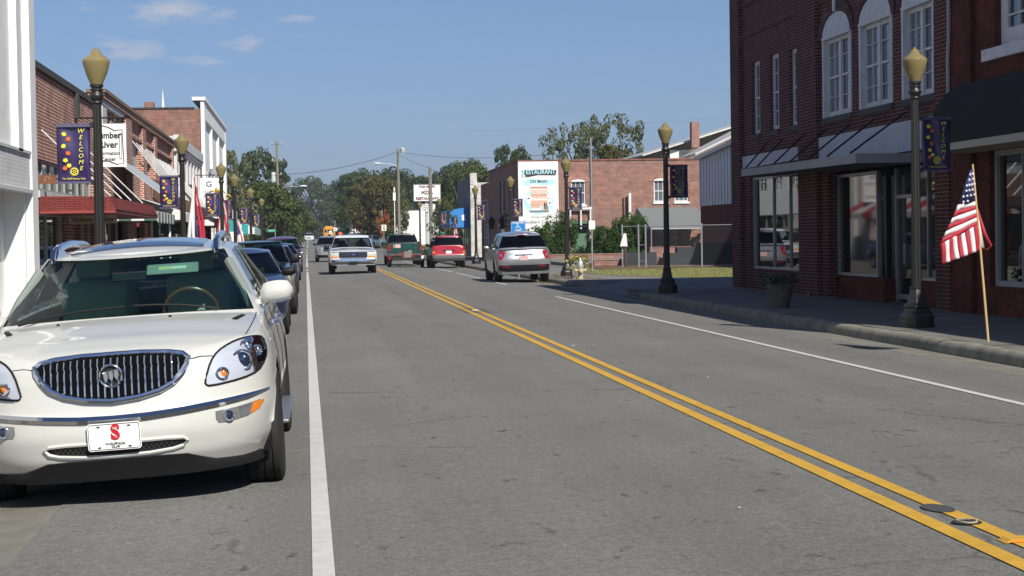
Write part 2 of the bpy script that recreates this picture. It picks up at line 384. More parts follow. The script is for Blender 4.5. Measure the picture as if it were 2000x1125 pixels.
def polys_mb(pl, cy=None, inset=0):
    mb = MB()
    for q in pl:
        n = (q[1]-q[0]).cross(q[3]-q[0])
        if n.length < 1e-12: n = (q[2]-q[1]).cross(q[3]-q[1])
        if n.length < 1e-12: continue
        c = sum(q, Vector())/4; ref = Vector((0, min(max(c.y, 1.2), cy-1.0), .75)); n.normalize()
        flip = n.dot(c-ref) < 0
        if inset: q = [p-(n if not flip else -n)*inset for p in q]
        mb.add(q[::-1] if flip else q, [(0, 1, 2, 3)])
    return mb
class Proj:
    def __init__(s, bvh, L): s.b = bvh; s.L = L
    def hit(s, a, b, d):
        if d == 'front': o, v = Vector((a, -6, b)), Vector((0, 1, 0))
        elif d == 'rear': o, v = Vector((a, s.L+6, b)), Vector((0, -1, 0))
        elif d == 'right': o, v = Vector((6, a, b)), Vector((-1, 0, 0))
        elif d == 'left': o, v = Vector((-6, a, b)), Vector((1, 0, 0))
        else: o, v = Vector((a, b, 6)), Vector((0, 0, -1))
        h = s.b.ray_cast(o, v)
        if h[0] is None:
            h2 = s.b.find_nearest(o+v*6) ; return h2[0], -v
        return h[0], -v
    def patch(s, mb, outl, d, off=.004, rings=4, bulge=0, mi=0, skirt=.02, step=.03):
        pts = []
        n = len(outl)
        for i in range(n):
            a, b = Vector(outl[i]), Vector(outl[(i+1) % n]); k = max(1, int((b-a).length/step))
            pts += [a.lerp(b, q/k) for q in range(k)]
        c = sum(pts, Vector((0, 0)))/len(pts); v = []; N = len(pts)
        for r in range(rings, 0, -1):
            for p in pts:
                q = c.lerp(p, r/rings); h, nn = s.hit(q.x, q.y, d); v.append(h+nn*(off+bulge*(1-(r/rings)**2)))
        h, nn = s.hit(c.x, c.y, d); v.append(h+nn*(off+bulge)); cidx = len(v)-1
        f = []
        for r in range(rings-1):
            for i in range(N): f.append((r*N+i, r*N+(i+1) % N, (r+1)*N+(i+1) % N, (r+1)*N+i))
        for i in range(N): f.append(((rings-1)*N+i, (rings-1)*N+(i+1) % N, cidx))
        if skirt:
            o = len(v)
            for p in pts: h, nn = s.hit(p.x, p.y, d); v.append(h-nn*skirt)
            for i in range(N): f.append((o+i, o+(i+1) % N, (i+1) % N, i))
        mb.add(v, f, mi); return mb
    def path(s, pts, d, off=0, step=.05):
        out = []
        for a, b in zip(pts, pts[1:]):
            a, b = Vector(a), Vector(b); k = max(1, int((b-a).length/step))
            for q in range(k): p = a.lerp(b, q/k); h, nn = s.hit(p.x, p.y, d); out.append(h+nn*off)
        h, nn = s.hit(pts[-1][0], pts[-1][1], d); out.append(h+nn*off); return out
    def tube(s, mb, pts, d, r, off=0, mi=0, seg=6, step=.05): return mb.tube(s.path(pts, d, off, step), r, seg, mi)
def smooth_closed(pts, n=1):
    for _ in range(n):
        o = []
        for i in range(len(pts)):
            a, b = pts[i], pts[(i+1) % len(pts)]; o += [(lerp(a[0], b[0], .25), lerp(a[1], b[1], .25)), (lerp(a[0], b[0], .75), lerp(a[1], b[1], .75))]
        pts = o
    return pts
def rrect(cx, cz, w_, h_, r, n=4):
    o = []
    for sx, sz, a0 in ((1, 1, 0), (-1, 1, 90), (-1, -1, 180), (1, -1, 270)):
        for k in range(n+1):
            a = R(a0+90*k/n); o.append((cx+sx*(w_/2-r)+r*math.cos(a), cz+sz*(h_/2-r)+r*math.sin(a)))
    return o
WHEEL_CACHE = {}
def wheel(parent, x, y, r, w_, spokes=7, hub=.62, steel=False):
    o = thing('wheel', (x, y, r), None, None); o.parent = parent; s = 1 if x > 0 else -1
    key = (r, w_, spokes, hub, steel)
    if key in WHEEL_CACHE:
        for me in WHEEL_CACHE[key]:
            c = bpy.data.objects.new(me.name.split('.')[0], me); col.objects.link(c); c.parent = o
        if s < 0: o.rotation_euler = (0, 0, math.pi)
        return o
    h = w_/2; t = MB()
    prof = [(-h*.55, r*hub), (-h*.9, r*.72), (-h, r*.84), (-h*.93, r*.94), (-h*.78, r*.99), (-h*.55, r), (-h*.5, r), (-h*.49, r*.975), (-h*.4, r*.975), (-h*.39, r), (-h*.06, r), (-h*.05, r*.975), (h*.05, r*.975), (h*.06, r), (h*.39, r), (h*.4, r*.975), (h*.49, r*.975), (h*.5, r), (h*.55, r), (h*.78, r*.99), (h*.93, r*.94), (h, r*.84), (h*.9, r*.72), (h*.55, r*hub)]
    t.lathe(prof, seg=36, axis='x', cap=False); a = t.build('tyre', M_rubber, o, smooth=True, world=False)
    rm = MB(); rr = r*hub+.005
    rm.lathe([(-h*.5, rr), (h*.6, rr), (h*.66, rr-.012), (h*.6, rr-.03), (-h*.2, rr-.04)], seg=36, axis='x', cap=False)
    rm.lathe([(h*.1, .001), (h*.1, rr*.98)], seg=24, axis='x', cap=False, mi=1)
    rm.lathe([(h*.1, .08), (h*.5, .07), (h*.55, .05), (h*.55, .001)], seg=16, axis='x', cap=False)
    for k in range(spokes):
        an = 2*math.pi*k/spokes; d = Vector((0, math.cos(an), math.sin(an))); e = Vector((0, -math.sin(an), math.cos(an))); q = []
        for (rad, wd, xx) in ((.05, .03, h*.5), (rr-.01, .022, h*.55)):
            for sg in (-1, 1): q += [d*rad+e*wd*sg+Vector((xx, 0, 0)), d*rad+e*wd*sg*1.1+Vector((xx-.03, 0, 0))]
        rm.add(q, [(0, 2, 6, 4), (0, 4, 5, 1), (2, 3, 7, 6)])
    b = rm.build('rim', [M_rim, M_gap], o, smooth=True, world=False)
    WHEEL_CACHE[key] = [a.data, b.data]
    if s < 0: o.rotation_euler = (0, 0, math.pi)
    return o

def vehicle(name, S, loc, label, cat, paint, rot=(0,0,0), group=None, interior=None):
    t = thing(name, loc, label, cat, group, rot)
    polys, bvh, full = car_shell(S); P = Proj(bvh, S['L']); L = S['L']; Wh = S['W']/2
    polys_mb(polys['body'], L).build('body', paint, t, smooth=True, world=False, merge=True, angle=50)
    if polys['lower']: polys_mb(polys['lower'], L).build('lower_body', S['lower_mat'], t, smooth=True, world=False, merge=True, angle=50)
    for k in ('windshield', 'side_window', 'rear_window'):
        if not polys[k]: continue
        gm = S.get('glass', M_glass) if k == 'windshield' else S.get('sglass', S.get('glass', M_glass))
        if k == 'side_window':
            for sx in (1, -1):
                pl = [q for q in polys[k] if q[0].x*sx > 0]
                polys_mb(pl, L, .008).build(k, gm, t, smooth=True, world=False, merge=True)
        else: polys_mb(polys[k], L, .008).build(k, gm, t, smooth=True, world=False, merge=True)
    G = S['gh']; yFb, yFt, yRt, yRb = G['ys']; zt = interp(S['belt'], yFb)
    ub = MB(); ub.box(-Wh+.28, Wh-.28, .35, L-.3, S['zb']+.0, S['zb']+.2); ub.box(-Wh+.12, Wh-.12, S['wheels'][0][0]+.5, S['wheels'][1][0]-.5, S['zb']+.02, S['zb']+.1)
    for (wy, wz, wr) in S['wheels']:
        for sx in (1, -1):
            n = 14; P2 = [[(sx*xx, wy+(wr+.0)*math.cos(math.pi*k/n*1.2-.3), wz+wr*math.sin(math.pi*k/n*1.2-.3)) for k in range(n+1)] for xx in (Wh-.32, Wh-.06)]
            ub.grid(P2); ub.poly([(sx*(Wh-.32), p[1], p[2]) for p in P2[0]])
    ub.build('underbody', M_black, t, world=False)
    im = interior or M_interior; it = MB()
    wI = G['wb']*.93; y1 = min(yRb, L-.1)-.12
    it.box(-wI, wI, yFb+.42, y1, .5, .55); it.box(-wI, -wI+.05, yFb+.6, y1, .5, zt-.06); it.box(wI-.05, wI, yFb+.6, y1, .5, zt-.06); it.box(-wI, wI, y1, y1+.04, .5, zt-.04)
    it.build('cabin_floor', im, t, world=False)
    d = MB(); d.prism([(yFb+.1, zt-.06), (yFb+.45, zt+.035), (yFb+.62, zt+.03), (yFb+.68, zt-.1), (yFb+.62, zt-.35), (yFb+.1, zt-.35)], lambda a, b: (-wI, a, b), lambda a, b: (wI, a, b))
    d.build('dashboard', im, t, world=False, bevel=.02)
    rows = S.get('seats', (yFb+1.15,)); sx_ = wI*.47
    for ry in rows:
        for sx in (-1, 1):
            b = MB(); zs = zt+S.get('seath', .32)
            b.box(sx*sx_-.25, sx*sx_+.25, ry-.5, ry, zt-.5, zt-.32)
            b.prism([(ry-.05, zt-.4), (ry+.1, zt-.42), (ry+.27, zs), (ry+.15, zs)], lambda a, c: (sx*sx_-.24, a, c), lambda a, c: (sx*sx_+.24, a, c))
            s_ = b.build('seat', interior or M_interior, t, world=False, bevel=.05)
            hr = MB(); hr.obox((sx*sx_, ry+.23, zs+.11), (.26, .1, .19), (-.12, 0, 0)); hr.build('headrest', interior or M_interior, s_, world=False, bevel=.04)
    st = MB(); cx = sx_; cy = yFb+.72; cz = zt+.04
    ring = [(cx+.19*math.cos(2*math.pi*k/24), cy-.06*math.sin(2*math.pi*k/24), cz+.18*math.sin(2*math.pi*k/24)) for k in range(24)]
    st.tube(ring, .012, 8, 0, True); st.tube([(cx-.18, cy, cz), (cx+.18, cy, cz)], .02, 6); st.tube([(cx, cy, cz), (cx, cy-.02, cz-.17)], .02, 6)
    st.build('steering_wheel', S.get('wheel_mat', M_black), t, smooth=True, world=False)
    r, tw = S['tyre']
    for (wy, wz, wr) in S['wheels']:
        for sx in (1, -1): wheel(t, sx*(Wh-tw/2-S.get('tuck', .02)), wy, r, tw, S.get('spokes', 7))
    for pts in S.get('seams', ()):
        pass
    return t, P
def mirror_pair(t, x, y, z, w_, h_, mt, d_=.1, name='door_mirror', glassback=True):
    for sx in (1, -1):
        b = MB(); P_ = []
        for k in range(9):
            u = k/8; s_ = math.sin(math.pi*min(1, max(0, u)))**.45 if 0 < u < 1 else 0.05
            hh = h_/2*(.55+.45*s_)*(1 if 0 < u < 1 else .4); dd = d_*(.4+.6*s_)*(1 if 0 < u < 1 else .3)
            P_.append([(sx*(x+w_*u), y+dd*.5*math.cos(a)+ (0 if math.cos(a) < 0 else -dd*.2), z+hh*math.sin(a)+.01*u) for a in [2*math.pi*q/12 for q in range(13)]])
        b.grid(P_); b.poly([p for p in P_[0][:-1]]); b.poly([p for p in P_[-1][:-1]][::-1])
        b.obox((sx*(x-.03), y+.02, z-h_*.35), (.14, .05, .035))
        b.build(name, mt, t, smooth=True, world=False, angle=60)
# ---- the white crossover parked in front
M_pearl = mat('pearl_white_paint', (.55, .552, .515), .32, 0, .5, coat=1)
HS = dict(L=5.05, W=1.95, zb=.25, yf=.95, nf=2.75, yr=.6, nr=3, rows=22,
    belt=[(0, .93), (.12, .965), (.35, 1.0), (.8, 1.055), (1.3, 1.10), (1.8, 1.13), (3.5, 1.17), (5.05, 1.2)],
    front=[(.25, .10), (.34, .035), (.48, .0), (.58, .01), (.66, .035), (.78, .06), (.9, .10), (.96, .17), (1.2, .3)],
    rear=[(.25, .08), (.5, 0), (.9, .05), (1.2, .15)],
    side=[(.25, .10), (.4, .03), (.6, .0), (.8, .005), (.95, .03), (1.05, .07), (1.2, .1)],
    crown=[(0, 0), (.06, .012), (.5, .05), (1.3, .075), (5, .05)],
    wheels=[(1.0, .39, .435), (4.02, .39, .435)], tyre=(.385, .255), tuck=.0, glass=glass('hero_windscreen', (.50, .72, .66), ior=1.4), seats=(2.55, 3.45), seath=.3, wheel_mat=mat('wood_wheel', (.18, .07, .03), .3),
    gh=dict(ys=(1.02, 1.95, 4.5, 4.98), wb=.88, wt=.64, df=.42, dr=.3, nf=2.3, pw=1.1, rnd=.07, roof=[(1.6, 1.52), (2.2, 1.57), (3.0, 1.605), (3.8, 1.60), (5, 1.50)], rcrown=.055, win=[(.0417, .36), (.40, .68), (.72, .93)], st=.9, fcols=8))
hero, HP = vehicle('parked_crossover', HS, (-1.135, 10.93, -.06), 'big pearl white crossover with chrome waterfall grille and front club plate, nearest parked car', 'car', M_pearl, rot=(0, R(-3.1), R(-.3)), interior=M_beige)
def hbuild(name, mb, mt, parent=hero, **k): return mb.build(name, mt, parent, smooth=True, world=False, **k)
# grille
def mirrored(pts): return pts + [(-a, b) for a, b in reversed(pts)]
gr = [(0, .957), (.18, .956), (.34, .946), (.425, .932), (.458, .910), (.450, .875), (.42, .825), (.365, .77), (.28, .728), (.16, .70), (0, .686)]
go = gr + [(-a, b) for a, b in reversed(gr[1:-1])]
b = MB(); HP.patch(b, go, 'front', .014, 7, skirt=.02, step=.02); g = hbuild('grille', b, mat('grille_void', (.004, .004, .004), .95, spec=.05))
b = MB(); ring = go + [go[0]]; HP.tube(b, ring, 'front', .019, .018, seg=8, step=.02); hbuild('grille_surround', b, M_chrome, g)
b = MB()
def gz(x, top):
    pts = gr
    for (x0, z0), (x1, z1) in zip(pts, pts[1:]):
        pass
    xs = abs(x); up_ = [(p[0], p[1]) for p in gr[:6]]; lo = [(p[0], p[1]) for p in reversed(gr[5:])]
    return interp(up_ if top else lo, xs)
for k in range(-11, 12):
    x = k*.040
    if abs(x) > .42: continue
    z1, z0 = gz(x, True)-.02, gz(x, False)+.02
    pts = HP.path([(x, z0), (x, z1)], 'front', .022, .03); b.tube([p+Vector((0, .004, 0)) for p in pts], .0068, 8)
hbuild('grille_bars', b, M_chrome, g)
# badge ring with three slanted shields
b = MB(); h, nn = HP.hit(0, .84, 'front'); cy = h.y-.042
b.tube([(.066*math.cos(a), cy, .835+.066*math.sin(a)) for a in [2*math.pi*k/28 for k in range(28)]], .008, 8, 0, True)
b.lathe([(0, .001), (0, .062)], (0, cy+.008, .835), 24, 'y', 1, cap=False)
for k in (-1, 0, 1):
    cx, cz = k*.032, .835 - k*-.006
    sh = [(-.014, .026), (.012, .034), (.018, .0), (.006, -.034), (-.012, -.012)]
    P3 = [(cx+a, cy-.006, cz+c) for a, c in sh]; b.tube(P3, .004, 6, 0, True); b.poly([(p[0], p[1]+.003, p[2]) for p in P3][::-1], 2)
hbuild('badge', b, [M_chrome, M_gap, M_lamp], g)
# headlights
ho = [(.935, .975), (.955, .90), (.945, .835), (.90, .775), (.80, .745), (.60, .722), (.57, .735), (.575, .77), (.61, .87), (.655, .925), (.73, .965), (.80, .985), (.88, .99)]
for sx in (1, -1):
    o = [(sx*a*.965, z) for a, z in smooth_closed(ho, 1)]
    b = MB(); HP.patch(b, o, 'front', .004, 5, skirt=.03); hl = hbuild('headlight', b, mat('headlight_bowl', (.50, .53, .57), .35, .1))
    b = MB(); HP.tube(b, o+[o[0]], 'front', .007, .004, step=.03); hbuild('bezel', b, M_black, hl)
    b = MB()
    for (cx, cz, rr, mi) in ((.775, .855, .062, 1), (.655, .79, .034, 2), (.80, .935, .035, 3), (.865, .90, .03, 3)):
        h, nn = HP.hit(sx*cx, cz, 'front'); c = (sx*cx, h.y-.004, cz)
        b.tube([(c[0]+rr*math.cos(a), c[1]-.012 + (abs(c[0]+rr*math.cos(a))-cx)*.35, c[2]+rr*math.sin(a)) for a in [2*math.pi*k/20 for k in range(20)]], .008, 6, 0, True)
        b.ball((c[0], c[1]+.01, c[2]), (rr*.82, rr*.5, rr*.82), 14, 8, mi)
    hbuild('bulb', b, [M_chrome, M_navyglass, M_amber, M_lamp], hl)
    b = MB()
    for k in range(12): cx, cz = random.uniform(.6, .9), random.uniform(.76, .95)
    HP.patch(b, o, 'front', .022, 5, bulge=.012, skirt=0); hbuild('lens', b, glass('headlamp_lens', (.96, .97, 1), ior=1.22), hl)
    fo = [(.60, .568), (.72, .578), (.865, .60), (.875, .585), (.85, .54), (.79, .512), (.67, .492), (.615, .495), (.6, .52)]
    b = MB(); HP.patch(b, [(sx*a, z) for a, z in fo], 'front', .004, 4); fl = hbuild('fog_lamp', b, mat('fog_bowl', (.35, .36, .36), .25, .6))
    b = MB(); h, nn = HP.hit(sx*.675, .535, 'front')
    b.tube([(sx*.675+.034*math.cos(a), h.y-.014+(abs(sx*.675+.034*math.cos(a))-.675)*.25, .535+.034*math.sin(a)) for a in [2*math.pi*k/20 for k in range(20)]], .007, 6, 0, True)
    b.ball((sx*.675, h.y, .535), (.028, .015, .028), 12, 8, 1)
    HP.patch(b, [(sx*a, z) for a, z in ((.825, .59), (.885, .597), (.888, .585), (.86, .543), (.80, .522))], 'front', .008, 3, mi=2)
    HP.patch(b, [(sx*a, z) for a, z in ((.74, .578), (.815, .588), (.79, .52), (.745, .51))], 'front', .008, 3, mi=0)
    hbuild('bulb', b, [M_lamp, M_navyglass, M_amber], fl)
    # hood vents, mirrors' signal, washers
    b = MB(); c = [(sx*.70, .90), (sx*.735, .88), (sx*.785, 1.08), (sx*.76, 1.1)]; HP.patch(b, c, 'top', .004, 2, step=.02)
    v_ = hbuild('hood_vent', b, M_black)
    b = MB()
    for k in range(3):
        h, nn = HP.hit(sx*(.725+.018*k), .93+.055*k, 'top'); b.ball((h.x, h.y, h.z+.006), (.014, .018, .008), 10, 6)
    hbuild('vent_port', b, mat('dark_chrome', (.12, .12, .14), .2, .8), v_)
# chrome strip, plate, intake, lip
cs = mirrored([(.93, .645), (.80, .625), (.6, .607), (.4, .592), (.2, .58), (.0, .575)][::-1][0:0] or [(.94, .648), (.8, .632), (.6, .612), (.4, .596), (.2, .584), (0.001, .58)])
up_e = [(.925, .662), (.8, .652), (.6, .634), (.4, .617), (.2, .604), (0, .60)]; lo_e = [(.925, .645), (.8, .616), (.6, .593), (.4, .574), (.2, .559), (0, .554)]
b = MB(); U = up_e + [(-a, z) for a, z in reversed(up_e[:-1])]; Lw = lo_e + [(-a, z) for a, z in reversed(lo_e[:-1])]
def fine(pts, n=8): return [(lerp(a[0], c[0], q/n), lerp(a[1], c[1], q/n)) for a, c in zip(pts, pts[1:]) for q in range(n)]+[pts[-1]]
U, Lw = fine(U), fine(Lw); rowsP = []
for f, off in ((0, -.004), (0, .012), (.5, .030), (1, .012), (1, -.004)):
    rowsP.append([(lambda h: h[0]+h[1]*off)(HP.hit(lerp(u[0], l[0], f), lerp(u[1], l[1], f), 'front')) for u, l in zip(U, Lw)])
b.grid(rowsP); hbuild('bumper_trim', b, M_chrome)
b = MB(); it_ = [(0, .438), (.30, .438), (.40, .432), (.425, .415), (.40, .385), (.34, .37), (.2, .358), (0, .354)]
io = it_ + [(-a, z) for a, z in reversed(it_[1:-1])]
HP.patch(b, io, 'front', .004, 3); ii = hbuild('lower_intake', b, M_black)
b = MB(); HP.tube(b, io+[io[0]], 'front', .012, .006); hbuild('intake_rim', b, M_pearl, ii)
b = MB()
for k in range(-14, 15):
    for s_ in (-1, 1):
        x0 = k*.03; x1 = x0+s_*.05
        if abs(x0) < .37 and abs(x1) < .38: b.tube(HP.path([(x0, .372), (x1, .432)], 'front', .006, .03), .0018, 4)
hbuild('intake_mesh', b, mat('mesh_grey', (.06, .06, .06), .4), ii)
b = MB(); top = [(0, .335), (.3, .335), (.42, .33), (.50, .30), (.58, .272), (.74, .262), (.82, .266), (.885, .28)]
U = fine(top, 6); U = [(-a, z) for a, z in reversed(U[1:])] + U
rowsP = []
for f, off, dz in ((0, .001, 0), (0, .012, -.004), (.5, .02, 0), (1, .01, 0), (1, -.08, 0)):
    r_ = []
    for (x, z) in U:
        zz = lerp(z, .20, f)+dz; h, nn = HP.hit(x*.995, max(zz, .27), 'front'); r_.append(Vector((h.x, h.y-off+ (.27-zz)*.4*(zz < .27), zz)))
    rowsP.append(r_)
b.grid(rowsP)
hbuild('front_lip', b, mat('lip_plastic', (.016, .016, .017), .8, spec=.2))
h, nn = HP.hit(0, .49, 'front')
pl = thing('licence_plate', (0, h.y-.03, .478), None, None); pl.parent = hero
b = MB(); b.prism(rrect(0, 0, .315, .165, .018), lambda a, c: (a, .006, c), lambda a, c: (a, 0, c)); hbuild('plate_panel', b, mat('plate_white', (.85, .85, .85), .35), pl)
FR = Matrix(((1, 0, 0, 0), (0, 0, -1, -.004), (0, 1, 0, 0), (0, 0, 0, 1)))
def frm(x, z, d=-.004): return Matrix(((1, 0, 0, x), (0, 0, -1, d), (0, 1, 0, z), (0, 0, 0, 1)))
b = MB(); b.text('S', .118, frm(.008, .022), 0, bold=.006, sx=.95); b.text('NC', .019, frm(.008, .049, -.008), 1, bold=.0); b.text('C', .017, frm(.014, -.004, -.008), 1, bold=.0)
b.text('WOLFPACK', .020, frm(.005, -.043), 2, bold=.0, sx=1.1); b.text('CLUB', .018, frm(.005, -.060), 2, bold=.0, sx=1.1)
b.build('plate_print', [mat('plate_red', (.5, .01, .02), .4), mat('plate_white2', (.85, .85, .85), .4), M_black], pl, world=False)
b = MB()
fr_o = rrect(0, 0, .30, .15, .014); b.tube([(a, -.003, c) for a, c in fr_o], .0016, 4, 0, True)
for x, z in ((-.09, .062), (.09, .062), (-.09, -.062), (.09, -.062)): b.box(x-.009, x+.009, -.006, 0, z-.003, z+.003)
b.build('plate_bolts', M_black, pl, world=False)
# seams
b = MB()
for sx in (1, -1):
    HP.tube(b, [(sx*.47, .895), (sx*.53, .905), (sx*.605, .90)], 'front', .0035, .0)
    HP.tube(b, [(sx*.80, .50), (sx*.83, .75), (sx*.845, 1.0), (sx*.85, 1.25)], 'top', .004, .0)
    sd_ = 'right' if sx > 0 else 'left'
    for yy in (1.5, 2.6, 3.65): HP.tube(b, [(yy, .36), (yy+.02, 1.1)], sd_, .004, 0)
    HP.tube(b, [(1.5, .36), (3.65, .36)], sd_, .004, 0)
hbuild('panel_gaps', b, M_gap)
for sx in (1, -1):
    for yy in (2.38, 3.42):
        b = MB(); h, nn = HP.hit(yy, .99, 'right' if sx > 0 else 'left'); x = h.x
        b.tube([(x, yy-.1, .985), (x+sx*.035, yy-.08, .99), (x+sx*.04, yy+.02, .99), (x, yy+.06, .99)], .013, 8); hbuild('door_handle', b, M_chrome)
mirror_pair(hero, .875, 1.55, 1.225, .225, .155, M_pearl, .17)
b = MB()
for sx in (1, -1):
    b.tube([(sx*(.96+.03*k), 1.475-.002*k, 1.162+.004*k) for k in range(5)], .009, 6); 
hbuild('mirror_signal', b, M_lamp)
# wipers, sunroof, rails, running boards, visor and sticker, mirror
b = MB()
def ws(x, t):      # a point on the windscreen plane
    h, nn = HP.hit(x, 1.15+t*.8, 'top'); return h
b.tube([ws(x, .0)+Vector((0, -.01, .018)) for x in (.05, .2, .35, .5, .6)], .008, 6); b.tube([ws(x, -.01)+Vector((0, -.01, .018)) for x in (-.7, -.5, -.3, -.1, .0)], .008, 6)
hbuild('wiper', b, M_black)
b = MB()
for x in (-.42, .3): h, nn = HP.hit(x, .98, 'top'); b.ball((h.x, h.y, h.z+.004), (.012, .014, .008), 8, 5)
hbuild('washer_jet', b, M_black)
b = MB(); HP.patch(b, rrect(-.0, 2.55, .95, .75, .06), 'top', .012, 4, skirt=.014); hbuild('sunroof', b, mat('sunroof_glass', (.03, .05, .09), .04, coat=1))
for sx in (1, -1):
    b = MB(); pts = []; rs = []
    for k in range(15):
        y = lerp(2.02, 4.2, k/14); h, nn = HP.hit(sx*.57, y, 'top'); e = min(1, k/1.3, (14-k)/1.3); pts.append((h.x, y, h.z+.058*e)); rs.append(.016+.012*e)
    b.tube(pts, rs, 10)
    h, nn = HP.hit(sx*.57, 2.15, 'top'); b.prism([(2.0, h.z-.01), (2.1, h.z+.065), (2.55, h.z+.05), (2.75, h.z)], lambda a, c: (sx*.555, a, c), lambda a, c: (sx*.59, a, c))
    hbuild('roof_rail', b, M_chrome)
    b = MB(); b.prism([(.84, .31), (1.0, .31), (1.015, .325), (1.0, .34), (.84, .34)], lambda a, c: (sx*a, 1.6, c), lambda a, c: (sx*a, 3.5, c)); hbuild('running_board', b, mat('board_grey', (.25, .25, .26), .35, .6), bevel=.008)
b = MB(); b.obox((.27, 1.86, 1.435), (.36, .02, .115), (-1.0, 0, 0)); vs_ = hbuild('sun_visor', b, mat('visor', (.30, .33, .31), .8), bevel=.015)
b = MB(); b.obox((.27, 1.845, 1.44), (.19, .006, .035), (-1.0, 0, 0)); b.obox((.22, 1.842, 1.44), (.09, .006, .02), (-1.0, 0, 0), 1); hbuild('sticker', b, [mat('sticker', (.75, .8, .7), .6), mat('sticker_yellow', (.7, .65, .2), .6)], vs_)
b = MB(); b.obox((-.02, 1.72, 1.40), (.24, .04, .07), (-.2, 0, 0)); hbuild('rear_view_mirror', b, M_black, bevel=.01)
b = MB(); b.tube([(-.70, 1.72, 1.22), (-.685, 1.80, 1.29), (-.665, 1.88, 1.35)], .018, 8); b.tube([(-.82, 1.5, 1.14), (-.76, 1.68, 1.28), (-.66, 1.95, 1.46)], .035, 8); b.tube([(.82, 1.5, 1.14), (.76, 1.68, 1.28), (.66, 1.95, 1.46)], .035, 8)
hbuild('pillar_trim', b, mat('pillar_trim', (.20, .23, .21), .7))
# ------------------------------------------------------------ ground, road, kerbs
def gy(y):                      # the street climbs gently beyond the last block
    if y < 125: return 0
    return interp([(125, 0), (180, .25), (250, .75), (320, 1.12), (420, 1.3), (600, 1.5), (3000, 2)], y)
def rx(x, y):                   # crowned carriageway
    return gy(y) + .066 - .02*abs(x-3.3) - (max(0, -1.52-x)*.07)
def asphalt_mat():
    mt = bpy.data.materials.new('asphalt'); mt.use_nodes = True; t = mt.node_tree; p = t.nodes['Principled BSDF']; tcn = t.nodes.new('ShaderNodeTexCoord')
    def noise(sc_, det=4, map_=None, rough=.6):
        n = t.nodes.new('ShaderNodeTexNoise'); n.inputs['Scale'].default_value = sc_; n.inputs['Detail'].default_value = det; n.inputs['Roughness'].default_value = rough
        if map_:
            mp = t.nodes.new('ShaderNodeMapping'); mp.inputs['Scale'].default_value = map_; t.links.new(tcn.outputs['Object'], mp.inputs[0]); t.links.new(mp.outputs[0], n.inputs[0])
        else: t.links.new(tcn.outputs['Object'], n.inputs[0])
        return n.outputs[0]
    def mrg(s, a, b, c, d):
        n = t.nodes.new('ShaderNodeMapRange'); n.inputs[1].default_value = a; n.inputs[2].default_value = b; n.inputs[3].default_value = c; n.inputs[4].default_value = d
        t.links.new(s, n.inputs[0]); return n.outputs[0]
    def mul(a, b):
        n = t.nodes.new('ShaderNodeMath'); n.operation = 'MULTIPLY'; t.links.new(a, n.inputs[0]); t.links.new(b, n.inputs[1]); return n.outputs[0]
    big = mrg(noise(.35, 5), .3, .7, .90, 1.08)
    lane = mrg(noise(1.0, 3, (1.1, .035, 1)), .3, .7, .88, 1.09)       # wheel tracks run along the street
    fine = mrg(noise(75, 3, None, .8), .3, .7, .62, 1.4)
    mid = mrg(noise(24, 5, None, .8), .32, .68, .72, 1.28)
    crack = mrg(noise(3.2, 7, (1, .6, 1), .75), .62, .70, 1, .7)
    v = t.nodes.new('ShaderNodeTexVoronoi'); v.inputs['Scale'].default_value = 42; t.links.new(tcn.outputs['Object'], v.inputs[0])
    spk = mrg(v.outputs['Distance'], .05, .14, 1.9, 1.0)
    dark = mrg(noise(7, 3, (1, .5, 1)), .64, .72, 1, .5)
    ve = t.nodes.new('ShaderNodeTexVoronoi'); ve.feature = 'DISTANCE_TO_EDGE'; ve.inputs['Scale'].default_value = .33
    dn = t.nodes.new('ShaderNodeTexNoise'); dn.inputs['Scale'].default_value = 1.6; dn.inputs['Detail'].default_value = 7; t.links.new(tcn.outputs['Object'], dn.inputs[0])
    dm = t.nodes.new('ShaderNodeMix'); dm.data_type = 'VECTOR'; dm.inputs[0].default_value = .35; t.links.new(tcn.outputs['Object'], dm.inputs[4]); t.links.new(dn.outputs['Color'], dm.inputs[5]); t.links.new(dm.outputs[1], ve.inputs[0])
    cl = mrg(ve.outputs['Distance'], .0, .006, .62, 1.0); cmask = mrg(noise(.5, 3), .48, .56, 0, 1)
    cmx = t.nodes.new('ShaderNodeMix'); t.links.new(cmask, cmx.inputs[0]); cmx.inputs[2].default_value = 1; t.links.new(cl, cmx.inputs[3])
    dark = mul(dark, cmx.outputs[0])
    k = mul(mul(mul(mul(big, lane), mul(fine, mid)), mul(crack, spk)), dark)
    vm = t.nodes.new('ShaderNodeVectorMath'); vm.operation = 'SCALE'; vm.inputs[0].default_value = (.109, .109, .103); t.links.new(k, vm.inputs['Scale'])
    t.links.new(vm.outputs[0], p.inputs['Base Color']); p.inputs['Roughness'].default_value = .85; p.inputs['Specular IOR Level'].default_value = .3; p.inputs['Diffuse Roughness'].default_value = 1
    bp = t.nodes.new('ShaderNodeBump'); bp.inputs['Strength'].default_value = .5; bp.inputs['Distance'].default_value = .008; t.links.new(fine, bp.inputs['Height']); t.links.new(bp.outputs[0], p.inputs['Normal'])
    return mt
M_asph = asphalt_mat()
M_conc = mat('sidewalk_concrete', (.185, .18, .16), .9, var=.35, vscale=1.2, bump=.5, bscale=60)
M_gut = mat('gutter_concrete', (.22, .21, .175), .9, var=.4, vscale=2.5, bump=.6, bscale=50)
M_kerb = mat('kerb_concrete', (.28, .265, .21), .95, var=.5, vscale=3.0, bump=1, bscale=25)
M_lawn = mat('lawn', (.17, .19, .06), .95, var=.55, vscale=1.5, bump=1, bscale=30, var2=(.20, .15, .07))
